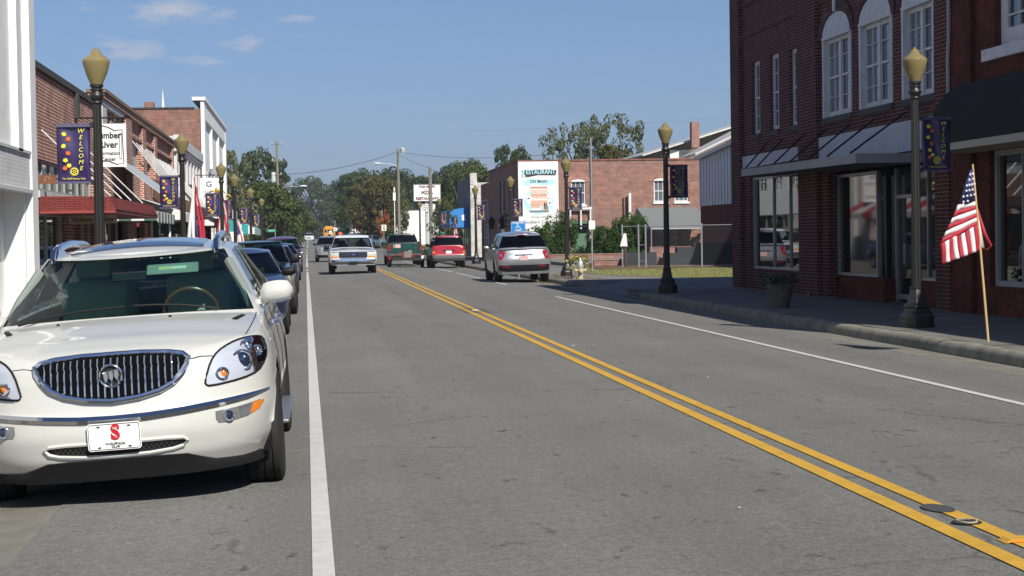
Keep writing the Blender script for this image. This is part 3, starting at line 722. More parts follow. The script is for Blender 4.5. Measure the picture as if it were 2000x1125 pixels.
M_dirt = mat('leaf_litter', (.20, .12, .06), .95, var=.6, vscale=4, bump=1, bscale=40)
M_yel = mat('yellow_paint', (.62, .36, .04), .7, var=.25, vscale=6, bump=.4, bscale=80)
M_wht = mat('white_paint', (.60, .60, .57), .7, var=.22, vscale=7, bump=.4, bscale=80)
def sheet(xs, ys, zf):
    b = MB(); b.grid([[(x, y, zf(x, y)) for y in ys] for x in xs]); b.f = [f[::-1] for f in b.f]
    if True:
        n = (Vector(b.v[b.f[0][1]])-Vector(b.v[b.f[0][0]])).cross(Vector(b.v[b.f[0][2]])-Vector(b.v[b.f[0][0]]))
        if n.z < 0: b.f = [f[::-1] for f in b.f]
    return b
YS = [-40, 0, 20, 40, 60, 80, 100, 125] + list(range(140, 620, 20)) + [700, 900, 1400, 2500]
def struct(o): o['kind'] = 'structure'; return o
struct(sheet([-1500, -300, -60, -12, -2.3], YS, lambda x, y: gy(y)-.16).build('ground', M_lawn))
g2 = sheet([8.4, 30, 80, 400, 1500], YS, lambda x, y: gy(y)-.16); struct(g2.build('ground_beyond', M_lawn)); bpy.data.objects['ground_beyond'].name = 'terrain'
struct(sheet([-1.52, 0, 1.5, 3.3, 5, 7.7], YS, rx).build('road', M_asph))
struct(sheet([-2.3, -1.52], YS[:20], lambda x, y: rx(x, y) - (.004 if x > -2 else 0)).build('gutter', M_gut))
struct(sheet([7.7, 8.5], YS[:20], lambda x, y: rx(x, y)-.002).build('gutter_far_side', M_gut)); bpy.data.objects['gutter_far_side'].name = 'gutter'
def kerb(name, pts, side, ztop, zbot=-.15):    # pts: path of the kerb face, side +1 = pavement on the right
    b = MB(); P = []
    prof = [(0, zbot), (0, ztop-.10), (.02, ztop-.055), (.05, ztop-.02), (.09, ztop-.004), (.17, ztop+.003), (.175, ztop-.01)]
    fp = []
    for (x0, y0), (x1, y1) in zip(pts, pts[1:]):
        L = math.hypot(x1-x0, y1-y0); n = max(1, int(L/.35)); fp += [(lerp(x0, x1, k/n), lerp(y0, y1, k/n)) for k in range(n)]
    fp.append(pts[-1])
    for i, (x, y) in enumerate(fp):
        a, c = fp[max(0, i-1)], fp[min(len(fp)-1, i+1)]; dx, dy = c[0]-a[0], c[1]-a[1]; l = math.hypot(dx, dy) or 1; nx, ny = dy/l*side, -dx/l*side
        j = random.uniform(-.008, .008); P.append([(x+nx*(d+j), y+ny*(d+j), z+gy(y)+j*.6*(z > 0)) for d, z in prof])
    b.grid(P)
    if side > 0: b.f = [f[::-1] for f in b.f]
    return struct(b.build(name, M_kerb, smooth=True, angle=60))
kerb('kerb', [(8.2, -20), (8.2, 43.6), (8.26, 44.1), (8.42, 44.5)], 1, .13)
kerb('kerb', [(9.5, 53.6), (8.7, 53.9), (8.3, 54.5), (8.2, 55.5), (8.2, 150)], 1, .13)
kerb('kerb', [(-2.12, -20), (-2.12, 150)], -1, .07)
def pave(name, x0, x1, y0, y1, z, zs=None, mt=M_conc, joint=1.5, nx=None):
    b = MB(); b.box(x0, x1, y0, y1, z-.2, z)
    o = struct(b.build(name, mt)); return o
def pavement(name, x0, x1, y0, y1, z, mt, jx=1.6, jy=1.8):
    b = MB(); nx = max(1, round((x1-x0)/jx)); ny = max(1, round((y1-y0)/jy)); b.box(x0, x1, y0, y1, z-.2, z-.012, 1)
    for i in range(nx):
        for j in range(ny):
            dz = random.uniform(-.003, .003)
            b.quad(*[(x, y, z+dz) for x, y in ((lerp(x0, x1, i/nx)+.006, lerp(y0, y1, j/ny)+.006), (lerp(x0, x1, (i+1)/nx)-.006, lerp(y0, y1, j/ny)+.006), (lerp(x0, x1, (i+1)/nx)-.006, lerp(y0, y1, (j+1)/ny)-.006), (lerp(x0, x1, i/nx)+.006, lerp(y0, y1, (j+1)/ny)-.006))])
    return struct(b.build(name, [mt, mat('joint_concrete', (.10, .095, .08), .95)]))
pavement('pavement', 8.37, 14.0, -20, 46.4, .134, M_conc)
pavement('pavement', -8, -2.29, -20, 130, .072, M_conc)
pavement('pavement', 8.37, 12.0, 56.5, 130, .134, M_conc)
M_lot = mat('driveway_concrete', (.21, .21, .195), .9, var=.3, vscale=.8, bump=.5, bscale=50)
b = MB(); b.grid([[(8.15, 43.9, -.022), (8.15, 54.2, -.022)], [(9.4, 44.3, .10), (9.4, 54.6, .10)], [(9.6, 44.5, .137), (9.6, 56.5, .137)], [(40, 44.5, .14), (40, 56.5, .14)]]); b.f = [f[::-1] for f in b.f]
struct(b.build('driveway', M_lot))
b = MB(); b.prism([(8.3, 56.52), (8.3, 54.9), (8.42, 54.45), (8.8, 54.1), (9.65, 53.8), (9.65, 56.52)][::-1], lambda a, c: (a, c, -.1), lambda a, c: (a, c, .141)); struct(b.build('pavement', M_conc))
b = MB(); b.prism([(8.3, 43.8), (8.42, 44.3), (8.42, 46.38), (8.36, 46.38)], lambda a, c: (a, c, -.1), lambda a, c: (a, c, .12)); struct(b.build('pavement', M_conc))
# grass strip with a ragged edge, bare leaf litter, upper terrace
b = MB(); P0, P1 = [], []
for k in range(61):
    x = lerp(10.4, 40, k/60); P0.append((x, 56.4+6.3*max(0, 1-(x-10.4)/2.2)**1.3+random.uniform(-.25, .25), .145)); P1.append((x, 71.6, .15))
b.grid([P0, [(p[0], 66, .155) for p in P0], P1]); struct(b.build('grass_strip', M_lawn))
b = MB(); b.quad((12, 71.5, .16), (40, 69.2, .16), (40, 80, .16), (12, 80, .16)); b.box(12, 40, 56.5, 56.52, -.1, .14); struct(b.build('bare_soil', M_dirt))
b = MB(); b.quad((8.37, 56.5, .138), (40, 56.5, .138), (40, 67, .138), (8.37, 80, .138)); struct(b.build('forecourt', M_lot))
b = MB(); b.box(12.0, 40, 80.3, 100.5, -.1, .28); struct(b.build('terrace', M_lot))
def blades(name, x0, x1, y0, y1, z, n, h, mt, ok=lambda x, y: True):
    b = MB()
    for _ in range(n):
        x, y = random.uniform(x0, x1), random.uniform(y0, y1)
        if not ok(x, y): continue
        a = random.uniform(0, 6.28); hh = h*random.uniform(.5, 1.3); dx, dy = math.cos(a)*.015, math.sin(a)*.015; lx, ly = random.uniform(-.03, .03), random.uniform(-.03, .03)
        b.add([(x-dx, y-dy, z), (x+dx, y+dy, z), (x+lx, y+ly, z+hh)], [(0, 1, 2)], random.choice((0, 0, 1)))
    o = b.build(name, mt); o['kind'] = 'stuff'; o['label'] = 'patchy mown grass behind the shaded driveway'; o['category'] = 'grass'; return o
blades('grass', 10.4, 26, 57, 71.5, .14, 26000, .045, [mat('grass_blade', (.15, .20, .045), .8), mat('grass_dry', (.30, .25, .10), .9)], lambda x, y: y > 56.8+6.3*max(0, 1-(x-10.4)/2.2)**1.3)
# painted lines
def worn(m, base):
    t = m.node_tree; p = t.nodes['Principled BSDF']; src = p.inputs['Base Color'].links[0].from_socket; tcn = t.nodes.new('ShaderNodeTexCoord')
    n = t.nodes.new('ShaderNodeTexNoise'); n.inputs['Scale'].default_value = 28; n.inputs['Detail'].default_value = 8; n.inputs['Roughness'].default_value = .85; t.links.new(tcn.outputs['Object'], n.inputs[0])
    r = t.nodes.new('ShaderNodeMapRange'); r.inputs[1].default_value = .60; r.inputs[2].default_value = .68; r.inputs[4].default_value = .7; t.links.new(n.outputs[0], r.inputs[0])
    mx = t.nodes.new('ShaderNodeMix'); mx.data_type = 'RGBA'; t.links.new(r.outputs[0], mx.inputs[0]); t.links.new(src, mx.inputs[6]); mx.inputs[7].default_value = (*base, 1); t.links.new(mx.outputs[2], p.inputs['Base Color'])
worn(M_yel, (.15, .14, .11)); worn(M_wht, (.16, .155, .14))
def line(xf, y0, y1, w_, mt, n=None, gap=None, lift=.006, kind='line'):
    b = MB(); ys = []; y = y0
    while y < y1: ys.append(y); y += max(.6, min(6, y*.04))
    ys.append(y1)
    for a, c in zip(ys, ys[1:]):
        if gap and any(g0 <= a < g1 for g0, g1 in gap): continue
        q = []
        for yy in (a, c):
            xc = xf(yy)
            q.append([(xc-w_/2, yy, rx(xc-w_/2, yy)+lift), (xc+w_/2, yy, rx(xc+w_/2, yy)+lift)])
        b.add([q[0][0], q[0][1], q[1][1], q[1][0]], [(0, 1, 2, 3)])
    o = b.build('road_marking', mt); return struct(o)
line(lambda y: .055-(y > 50)*.0, 2, 145, .105, M_wht, gap=[(60, 61.5), (84, 86), (92, 98)])
line(lambda y: .05+(y-145)*.002, 150, 420, .11, M_wht, gap=[(160, 170), (200, 212), (260, 280)])
line(lambda y: 6.315, 3, 45.3, .10, M_wht)
line(lambda y: 6.38+(y-57)*.003, 57, 64.2, .10, M_wht); line(lambda y: 6.44, 66.7, 77.5, .10, M_wht); line(lambda y: 6.47, 79.5, 130, .10, M_wht)
line(lambda y: 3.155+y*.0022, 2, 125, .105, M_yel); line(lambda y: 3.375+y*.0022, 2, 125, .105, M_yel)
b = MB(); b.quad(*[(x, y, rx(x, y)+.005) for x, y in ((.2, 83.2), (6.2, 81.6), (6.2, 81.9), (.2, 83.5))]); struct(b.build('road_marking', mat('crack_sealer', (.36, .35, .33), .8)))
# tar spot, iron ring and a raised reflector between the yellow lines
def disc(x, y, rx_, ry_, h, n=28, z0=None): return [(x+rx_*math.cos(2*math.pi*k/n), y+ry_*math.sin(2*math.pi*k/n), (rx(x, y) if z0 is None else z0)+h) for k in range(n)]
b = MB(); b.poly([(p[0]+random.uniform(-.002, .002), p[1], p[2]) for p in disc(3.37, 9.33, .083, .15, .0085)]); tag(b.build('tar_patch', mat('tar', (.060, .060, .058), .75)), 'dark oval tar spot between the yellow lines', 'tar spot')
mk = thing('survey_cap', (3.345, 8.84, rx(3.35, 8.84)), 'round iron cap with pale broken ring between the yellow lines', 'road cap')
b = MB(); b.lathe([(.0, .001), (.009, .078), (.013, .07), (.014, .001)], (3.345, 8.84, rx(3.345, 8.84)), 24); b.build('iron_cap', mat('dark_iron', (.03, .03, .03), .6), mk)
b = MB(); b.tube([(3.345+.052*math.cos(a), 8.84+.052*math.sin(a)*1.3, rx(3.345, 8.84)+.016+random.uniform(-.003, .003)) for a in [2*math.pi*k/16 for k in range(15)]], .006, 5); b.build('ring', mat('worn_ring', (.32, .28, .18), .7), mk)
mk = thing('road_reflector', (3.37, 8.27, rx(3.4, 8.27)), 'yellow raised reflector casting a short shadow at the bottom right edge', 'reflector')
b = MB(); z = rx(3.4, 8.27)+.006; b.prism([(3.30, z), (3.33, z+.018), (3.47, z+.018), (3.50, z)], lambda a, c: (a, 8.22, c), lambda a, c: (a, 8.32, c)); b.build('housing', M_yel, mk)
b = MB(); b.prism([(3.325, z+.004), (3.335, z+.015), (3.465, z+.015), (3.475, z+.004)], lambda a, c: (a, 8.214, c), lambda a, c: (a, 8.2195, c)); b.build('lens', M_amber, mk)
mk = thing('road_reflector', (3.40, 36.4, rx(3.4, 36.4)), 'worn raised reflector in dark scratched patch far up the yellow lines', 'reflector'); z = rx(3.4, 36.4)+.006
b = MB(); b.prism([(3.33, z), (3.36, z+.018), (3.46, z+.018), (3.49, z)], lambda a, c: (a, 36.3, c), lambda a, c: (a, 36.45, c)); b.build('housing', mat('worn_white', (.5, .48, .45), .7), mk)
b = MB()
for dy in (-.9, -.3, .35, 1.0): b.quad(*[(x, y, rx(x, y)+.011) for x, y in ((3.12, 36.4+dy), (3.66, 36.3+dy), (3.66, 36.42+dy), (3.12, 36.52+dy))])
b.build('tar_mark', mat('tar', (.060, .060, .058), .75), mk)
# fallen leaf and grit
b = MB()
for k in range(140):
    y = random.uniform(9, 60); x = random.choice((random.uniform(7.3, 8.15), random.uniform(-.9, 8.1))); s_ = random.uniform(.008, .028); z = rx(x, y)+.01; a = random.uniform(0, 6)
    b.add([(x+s_*math.cos(a+q), y+s_*math.sin(a+q), z+random.uniform(0, .01)) for q in (0, 1.5, 3.2, 4.6)], [(0, 1, 2, 3)], random.choice((0, 1, 2)))
o = b.build('road_litter', [mat('dry_leaf', (.28, .12, .04), .8), mat('leaf_pale', (.4, .33, .2), .8), mat('grit', (.6, .6, .58), .8)]); tag(o, 'dry leaves and grit scattered on the asphalt and in the gutter', 'litter', kind='stuff')
b = MB()
for k in range(700):
    y = random.uniform(57, 66); x = random.uniform(7.6, 9.6); s_ = random.uniform(.02, .06); z = (.14 if x > 8.35 else rx(x, y))+.012; a = random.uniform(0, 6)
    b.add([(x+s_*math.cos(a+q), y+s_*math.sin(a+q), z+random.uniform(0, .015)) for q in (0, 1.5, 3.2, 4.6)], [(0, 1, 2, 3)], random.choice((0, 0, 1)))
o = b.build('leaf_drift', [mat('dry_leaf', (.28, .12, .04), .8), mat('leaf_pale', (.4, .33, .2), .8)]); tag(o, 'drift of brown leaves on the kerb by the hydrant', 'leaves', kind='stuff')

# ------------------------------------------------------------ walls and windows
def MX(xw, n): return lambda u, z, d=0: (xw - n*d, u, z)        # facade in plane x=xw facing n (+1 / -1); d goes into the wall
def MY(yw): return lambda u, z, d=0: (u, yw + d, z)             # facade facing the camera side (-Y)
def wall(b, m, u0, u1, z0, z1, holes=(), depth=.22, mi=0, rmi=None):
    us = sorted(set([u0, u1] + [h[i] for h in holes for i in (0, 1)])); zs = sorted(set([z0, z1] + [h[i] for h in holes for i in (2, 3)]))
    us = [q for q in us if u0 <= q <= u1]; zs = [q for q in zs if z0 <= q <= z1]
    for a, c in zip(us, us[1:]):
        for e, f in zip(zs, zs[1:]):
            uc, zc = (a+c)/2, (e+f)/2
            if any(h[0] < uc < h[1] and h[2] < zc < h[3] for h in holes): continue
            b.quad(m(a, e), m(c, e), m(c, f), m(a, f), mi)
    for (a, c, e, f) in holes:
        r_ = mi if rmi is None else rmi
        b.quad(m(a, e), m(a, f), m(a, f, depth), m(a, e, depth), r_); b.quad(m(c, e), m(c, f), m(c, f, depth), m(c, e, depth), r_)
        b.quad(m(a, e), m(c, e), m(c, e, depth), m(a, e, depth), r_); b.quad(m(a, f), m(c, f), m(c, f, depth), m(a, f, depth), r_)
def mbox(b, m, u0, u1, z0, z1, d0, d1, mi=0):
    p, q = m(u0, z0, d0), m(u1, z1, d1); b.box(p[0], q[0], p[1], q[1], p[2], q[2], mi)
M_pane = mat('window_pane', (.012, .015, .018), .03, spec=.8, ior=1.75)
M_pane_l = mat('curtained_pane', (.22, .26, .32), .06, spec=.8, ior=1.6, var=.5, vscale=1.3)
M_darkshop = mat('dark_shop_glass', (.010, .013, .012), .03, spec=.5, ior=1.35)
M_shopglass = mat('shop_glass', (.008, .010, .010), .015, spec=1, ior=1.9)
M_wpaint = mat('window_white', (.74, .75, .75), .6, var=.25, vscale=5)
def window(parent, m, u0, u1, z0, z1, d=.1, cols=1, rows=1, fr=.05, mt=None, pane=None, rail=True, mun=.022, sill=None, label=None):
    b = MB(); f = d-.05
    mbox(b, m, u0, u0+fr, z0, z1, f, d); mbox(b, m, u1-fr, u1, z0, z1, f, d); mbox(b, m, u0+fr, u1-fr, z0, z0+fr, f, d); mbox(b, m, u0+fr, u1-fr, z1-fr, z1, f, d)
    if rail: zc = (z0+z1)/2; mbox(b, m, u0+fr, u1-fr, zc-.025, zc+.025, f+.005, d)
    for k in range(1, cols): u = lerp(u0, u1, k/cols); mbox(b, m, u-mun/2, u+mun/2, z0+fr, z1-fr, f+.012, d+.003)
    for k in range(1, rows):
        z = lerp(z0, z1, k/rows)
        if rail and abs(z-(z0+z1)/2) < .03: continue
        mbox(b, m, u0+fr, u1-fr, z-mun/2, z+mun/2, f+.015, d+.002)
    if sill: mbox(b, m, u0-.08, u1+.08, z0-.1, z0-.003, -.06, d)
    o = b.build('window', mt or M_wpaint, parent)
    b = MB(); mbox(b, m, u0+fr*.6, u1-fr*.6, z0+fr*.6, z1-fr*.6, d+.005, d+.02); b.build('pane', pane or M_pane, o)
    return o
def arch_pts(uc, w_, zs, h, n=12): return [(uc + w_/2*math.cos(math.pi*k/n), zs + h*math.sin(math.pi*k/n)) for k in range(n+1)]
def arch_ring(b, m, uc, w_, zs, h, t_, d0, d1, mi=0, n=14):
    for k in range(n):
        a0, a1 = math.pi*k/n, math.pi*(k+1)/n; q = []
        for dd in (d0, d1):
            q += [m(uc+w_/2*math.cos(a0), zs+h*math.sin(a0), dd), m(uc+w_/2*math.cos(a1), zs+h*math.sin(a1), dd), m(uc+(w_/2+t_)*math.cos(a1), zs+(h+t_)*math.sin(a1), dd), m(uc+(w_/2+t_)*math.cos(a0), zs+(h+t_)*math.sin(a0), dd)]
        b.add(q, [(0, 1, 2, 3), (4, 7, 6, 5), (3, 2, 6, 7), (0, 4, 5, 1), (0, 3, 7, 4), (1, 5, 6, 2)], mi)

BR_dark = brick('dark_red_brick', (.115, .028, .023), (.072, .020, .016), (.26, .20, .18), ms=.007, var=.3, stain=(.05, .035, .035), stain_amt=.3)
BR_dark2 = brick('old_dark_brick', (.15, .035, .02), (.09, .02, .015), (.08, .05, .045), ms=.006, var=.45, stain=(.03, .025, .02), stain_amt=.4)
BR_rest = brick('orange_red_brick', (.30, .105, .068), (.18, .085, .066), (.36, .29, .25), ms=.010, var=.32, stain=(.20, .16, .14), stain_amt=.38)
BR_left = brick('brown_red_brick', (.36, .13, .085), (.24, .08, .05), (.62, .55, .48), ms=.009, var=.3, stain=(.14, .07, .05), stain_amt=.35)
BR_brown = brick('weathered_brown_brick', (.27, .12, .085), (.18, .085, .065), (.34, .26, .22), ms=.008, var=.35, stain=(.33, .13, .07), stain_amt=.4)
BR_white = brick('whitewashed_brick', (.70, .70, .68), (.66, .66, .65), (.5, .5, .5), ms=.006, var=.12, stain=(.45, .45, .44), stain_amt=.3)
M_stucco = mat('white_stucco', (.84, .84, .82), .85, var=.16, vscale=1.6, bump=.3, bscale=12)
M_trimw = mat('white_trim', (.60, .61, .60), .7, var=.2, vscale=2)
M_roof = mat('tar_roof', (.05, .05, .05), .9)
M_dkstone = mat('dark_coping', (.06, .06, .055), .9, var=.4, vscale=3)
M_tan = brick('tan_brick', (.55, .47, .33), (.45, .37, .24), (.16, .10, .08), ms=.012, var=.3, stain=(.35, .25, .18), stain_amt=.2)

# ------------------------------------------------------------ right corner building
XR = 11.3; mR = MX(XR, -1)
rb = thing('brick_building', (XR, 38, .13), 'tall dark red brick corner store with arched upstairs windows and a flat canopy, in shade', 'building')
H = 9.2; y0, y1 = 30.3, 46.37
holes = [(43.72, 44.52, 4.04, 5.87), (41.92, 42.75, 4.04, 5.87), (40.2, 40.97, 4.03, 5.82)]
arched = [(36.16, 38.2), (33.55, 35.6), (31.18, 32.97)]
for a, c in arched: holes.append((a, c, 4.03, 5.75))
shop = [(40.1, 44.8, .66, 2.95)]
rec = (31.1, 38.0, .14, 2.85)
b = MB(); wall(b, mR, y0, y1, -.1, H, holes + shop + [rec], .2)
b.quad((XR, y1, -.1), (XR+18, y1, -.1), (XR+18, y1, H), (XR, y1, H)); b.quad((XR, y0, H), (XR+18, y0, H), (XR+18, y1, H), (XR, y1, H), 1)
b.quad((XR+18, y0, -.1), (XR+18, y1, -.1), (XR+18, y1, H), (XR+18, y0, H)); b.quad((XR, y0, 6), (XR+18, y0, 6), (XR+18, y0, H), (XR, y0, H))
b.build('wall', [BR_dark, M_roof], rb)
b = MB()
for a, c in ((45.45, 46.38), (38.45, 39.95), (30.28, 31.0)):      # pilasters
    mbox(b, mR, a, c, -.1, 8.6, -.11, -.002)
mbox(b, mR, y0, y1+.02, 6.55, 6.63, -.04, -.003); mbox(b, mR, 39.95, 45.45, 7.35, 7.42, -.05, -.003)
b.build('pilaster', BR_dark, rb)
b = MB()
for zz, dd, hh in ((8.6, -.16, .12), (8.72, -.24, .12), (8.84, -.3, .1)): mbox(b, mR, y0, y1+.05, zz, zz+hh-.004, dd, -.003)
for k in range(36): u = y0+.3+k*.445; mbox(b, mR, u, u+.2, 8.46, 8.596, -.13, -.003)
b.build('cornice', BR_dark, rb)
for (a, c, e, f) in holes[:3]: window(rb, mR, a, c, e, f, .13, 2, 4, .1, sill=False)
b = MB()
for (a, c, e, f) in holes: mbox(b, mR, a-.03, c+.03, e-.13, e-.002, -.05, .18)
b.build('window_sill', mat('dark_sill', (.07, .06, .06), .8), rb)
for a, c in arched:
    uc, w_ = (a+c)/2, c-a; o = window(rb, mR, a, c, 4.03, 5.75, .13, 4, 4, .12, pane=M_pane_l, mun=.02)
    b = MB(); mbox(b, mR, uc-.06, uc+.06, 4.1, 5.7, .06, .12); mbox(b, mR, a-.004, a+.1, 4.03, 5.75, -.03, .08); mbox(b, mR, c-.1, c+.004, 4.03, 5.75, -.03, .08); b.build('mullion', M_wpaint, o)
    b = MB(); pts = arch_pts(uc, w_-.01, 5.75, .48); b.prism(pts, lambda u, z: mR(u, z, -.03), lambda u, z: mR(u, z, .05)); mbox(b, mR, a, c, 5.71, 5.77, -.045, .06); b.build('arched_panel', M_wpaint, o)
b = MB()
for a, c in arched:
    uc, w_ = (a+c)/2, c-a; arch_ring(b, mR, uc, w_+.03, 5.75, .5, .24, -.05, -.003)
b.build('brick_arch', brick('arch_brick', (.12, .05, .05), (.07, .035, .035), (.2, .17, .17), ms=.006, bw=.08, rh=.24), rb)
b = MB()
for a, c in arched: uc = (a+c)/2; b.prism([(uc-.06, 6.24), (uc+.06, 6.24), (uc+.09, 6.6), (uc-.09, 6.6)], lambda u, z: mR(u, z, -.08), lambda u, z: mR(u, z, -.003))
b.build('keystone', M_wpaint, rb)
b = MB(); mbox(b, mR, 40.0, 45.4, 3.22, 3.52, -.05, -.003); mbox(b, mR, 31.02, 38.44, 3.05, 3.62, -.06, -.003); b.build('signboard', mat('signboard_white', (.55, .57, .6), .6, var=.15, vscale=2), rb)
# canopy
ct = [(11.25, 43.2), (10.42, 42.2), (9.78, 31.15), (11.25, 31.15)]
b = MB()
for (p, q) in zip(ct, ct[1:]):
    b.add([(p[0], p[1], 2.78+.012*(p[1]-31)), (q[0], q[1], 2.78+.012*(q[1]-31)), (q[0], q[1], 2.95+.012*(q[1]-31)), (p[0], p[1], 2.95+.012*(p[1]-31))], [(0, 1, 2, 3)], 0)
b.poly([(x, y, 2.79+.012*(y-31)) for x, y in ct][::-1], 1); b.poly([(x, y, 2.92+.012*(y-31)) for x, y in ct], 0)
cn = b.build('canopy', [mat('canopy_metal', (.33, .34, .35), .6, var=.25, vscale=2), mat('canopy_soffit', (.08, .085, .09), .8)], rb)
b = MB()
for k, yy in enumerate((31.8, 33.6, 35.2, 36.9, 38.6, 40.4, 41.8)):
    xe = lerp(9.85, 10.45, (yy-31)/11); b.tube([(XR-.06, yy+.9, 3.78), (xe, yy, 2.98+.012*(yy-31))], .018, 6)
b.build('tie_rod', M_black, cn)
# shop windows
def shopwin(parent, m, u0, u1, z0, z1, d, divs, name='shop_window', fr=.05, mt=None, pane=None):
    b = MB(); mbox(b, m, u0, u0+fr, z0, z1, d-.06, d+.02); mbox(b, m, u1-fr, u1, z0, z1, d-.06, d+.02); mbox(b, m, u0+fr, u1-fr, z0, z0+fr, d-.06, d+.02); mbox(b, m, u0+fr, u1-fr, z1-fr, z1, d-.06, d+.02)
    for q in divs: mbox(b, m, q-.018, q+.018, z0+fr, z1-fr, d-.04, d+.02)
    o = b.build(name, mt or mat('aluminium', (.42, .43, .44), .4, .6), parent)
    us = [u0+fr]+list(divs)+[u1-fr]
    for a, c in zip(us, us[1:]): b = MB(); mbox(b, m, a+.01, c-.01, z0+fr*.7, z1-fr*.7, d, d+.012); b.build('pane', pane or M_shopglass, o)
    return o
shopwin(rb, mR, 40.1, 44.8, .66, 2.95, .12, [41.4, 42.9])
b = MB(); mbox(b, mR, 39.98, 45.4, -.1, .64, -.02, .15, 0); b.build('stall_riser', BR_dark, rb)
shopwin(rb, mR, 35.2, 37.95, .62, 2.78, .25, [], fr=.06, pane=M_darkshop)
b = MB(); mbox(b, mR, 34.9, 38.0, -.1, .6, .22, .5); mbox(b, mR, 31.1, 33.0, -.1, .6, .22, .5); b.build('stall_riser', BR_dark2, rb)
shopwin(rb, mR, 31.15, 33.0, .62, 2.78, .25, [31.6, 32.3], fr=.06, pane=M_darkshop)
b = MB()
b.box(XR+.26, XR+1.6, 35.1, 35.16, .14, 2.8); b.box(XR+.26, XR+1.6, 33.0, 33.06, .14, 2.8); b.build('entrance_glazing', M_shopglass, rb)
b = MB(); b.box(XR+.5, XR+.52, 33.06, 35.1, .14, 2.8, 0); b.box(XR+.44, XR+.498, 33.3, 33.37, .14, 2.8, 1); b.box(XR+.44, XR+.498, 34.75, 34.82, .14, 2.8, 1); b.box(XR+.43, XR+.498, 33.37, 34.75, 2.2, 2.27, 1); b.box(XR+.45, XR+.498, 34.3, 34.35, .9, 1.3, 1); b.box(XR+.45, XR+.498, 33.37, 34.75, .2, .3, 1); b.build('shop_door', [M_darkshop, mat('aluminium', (.42, .43, .44), .4, .6)], rb)
b = MB(); b.tube([(XR-.05, 39.0, .14), (XR-.05, 39.0, 2.8)], .045, 8); b.tube([(XR-.05, 39.0, .14), (XR-.2, 38.9, .16)], .045, 8); b.build('downspout', mat('grey_pipe', (.14, .15, .17), .6), rb)
b = MB(); yy = 30.17; pts = [(XR-.14, 30.17+random.uniform(-.05, .05), z*.45) for z in range(8, 20)]; b.tube(pts, .03, 5); b.build('mortar_seam', mat('pale_mortar', (.42, .42, .40), .9), rb)

# next building nearer the camera
nb = thing('brick_building', (XR, 20, .13), 'older dark brick store with black shingled mansard awning at the right edge', 'building')
b = MB(); XN = XR; mN = MX(XN, -1)
wall(b, mN, 19.4, 30.28, -.1, 8.9, [(25.6, 28.42, 4.55, 6.5), (20, 22.8, 4.55, 6.5), (19.9, 28.7, .62, 2.86)], .22)
b.quad((XN, 19.4, 8.9), (XN+18, 19.4, 8.9), (XN+18, 30.27, 8.9), (XN, 30.27, 8.9), 1); b.quad((XN, 19.4, -.1), (XN+18, 19.4, -.1), (XN+18, 19.4, 8.9), (XN, 19.4, 8.9)); b.quad((XN+18, 19.4, -.1), (XN+18, 30.27, -.1), (XN+18, 30.27, 8.9), (XN+18, 19.4, 8.9))

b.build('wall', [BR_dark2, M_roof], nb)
b = MB(); mbox(b, mN, 29.3, 30.26, -.1, 8.7, -.09, -.003); b.build('pilaster', BR_dark2, nb)
for a, c in ((25.6, 28.42), (20, 22.8)):
    window(nb, mN, a, c, 4.55, 6.5, .16, 4, 4, .28, mun=.03)
    b = MB(); mbox(b, mN, a-.35, c+.35, 4.34, 4.53, -.1, .15); b.build('window_sill', M_wpaint, nb)
shopwin(nb, mN, 19.9, 28.7, .62, 2.86, .15, [22.5, 25, 27.6], fr=.09, mt=mat('shop_frame', (.36, .37, .37), .6), pane=None)
b = MB(); mbox(b, mN, 27.4, 28.3, .75, 1.0, .05, .12, 1); 
lg = thing('gold_lettering', (XN, 27.2, 1.9), None, None); lg.parent = nb; lg.location = (0, 7.2, 1.77)
b = MB(); MLet = Matrix(((0, 0, -1, XN+.12), (-1, 0, 0, 27.15), (0, 1, 0, 2.05), (0, 0, 0, 1)))
b = MB(); b.text('C', .5, MLet, 0, bold=.01); lg2 = b.build('window_letter', M_black, nb); bpy.data.objects.remove(lg)
b = MB(); P = []
for k in range(9):
    t_ = k/8; a = t_*math.pi/2; d = -.12-.72*math.sin(a)**1.0; z = 2.98+1.05*math.cos(a)**1.1
    P.append([mN(29.35, z, d), mN(19.6, z, d)])
b.grid(P, 0); b.poly([p[0] for p in P]+[mN(29.35, 2.98, -.0), mN(29.35, 4.03, -.0)], 0); aw = b.build('mansard_awning', mat('black_shingle', (.014, .013, .014), .95, var=.5, vscale=9, bump=1, bscale=30), nb)
b = MB(); mbox(b, mN, 19.6, 29.4, 2.86, 2.975, -.87, -.0); b.build('awning_fascia', mat('cream_fascia', (.42, .39, .33), .7), aw)
b = MB()
random.seed(5)
for k in range(14):
    u = random.uniform(25.2, 28.3); s_ = random.uniform(.08, .16); z = .72+s_; b.ball((XN+.45, u, z), (s_*.8, s_, s_*1.1), 8, 6, random.choice((0, 1, 2, 3)))
b.build('window_display', [mat('g1', (.05, .25, .1), .6), mat('g2', (.4, .4, .45), .5), mat('g3', (.06, .1, .3), .6), mat('g4', (.3, .06, .05), .6)], nb)
n3 = thing('brick_building', (XR, 6, .13), 'lower brick store just outside the right edge, seen only by its shadow', 'building')
b = MB(); wall(b, mN, -20, 19.38, -.1, 6.2, [(2, 7, .6, 2.9), (10, 17, .6, 2.9)], .2); b.quad((XN, -20, 6.2), (XN+18, -20, 6.2), (XN+18, 19.38, 6.2), (XN, 19.38, 6.2), 1); b.quad((XN, -20, -.1), (XN+18, -20, -.1), (XN+18, -20, 6.2), (XN, -20, 6.2)); b.build('wall', [BR_rest, M_roof], n3)
for a_, c_ in ((2, 7), (10, 17)): shopwin(n3, mN, a_, c_, .6, 2.9, .15, [lerp(a_, c_, .5)])
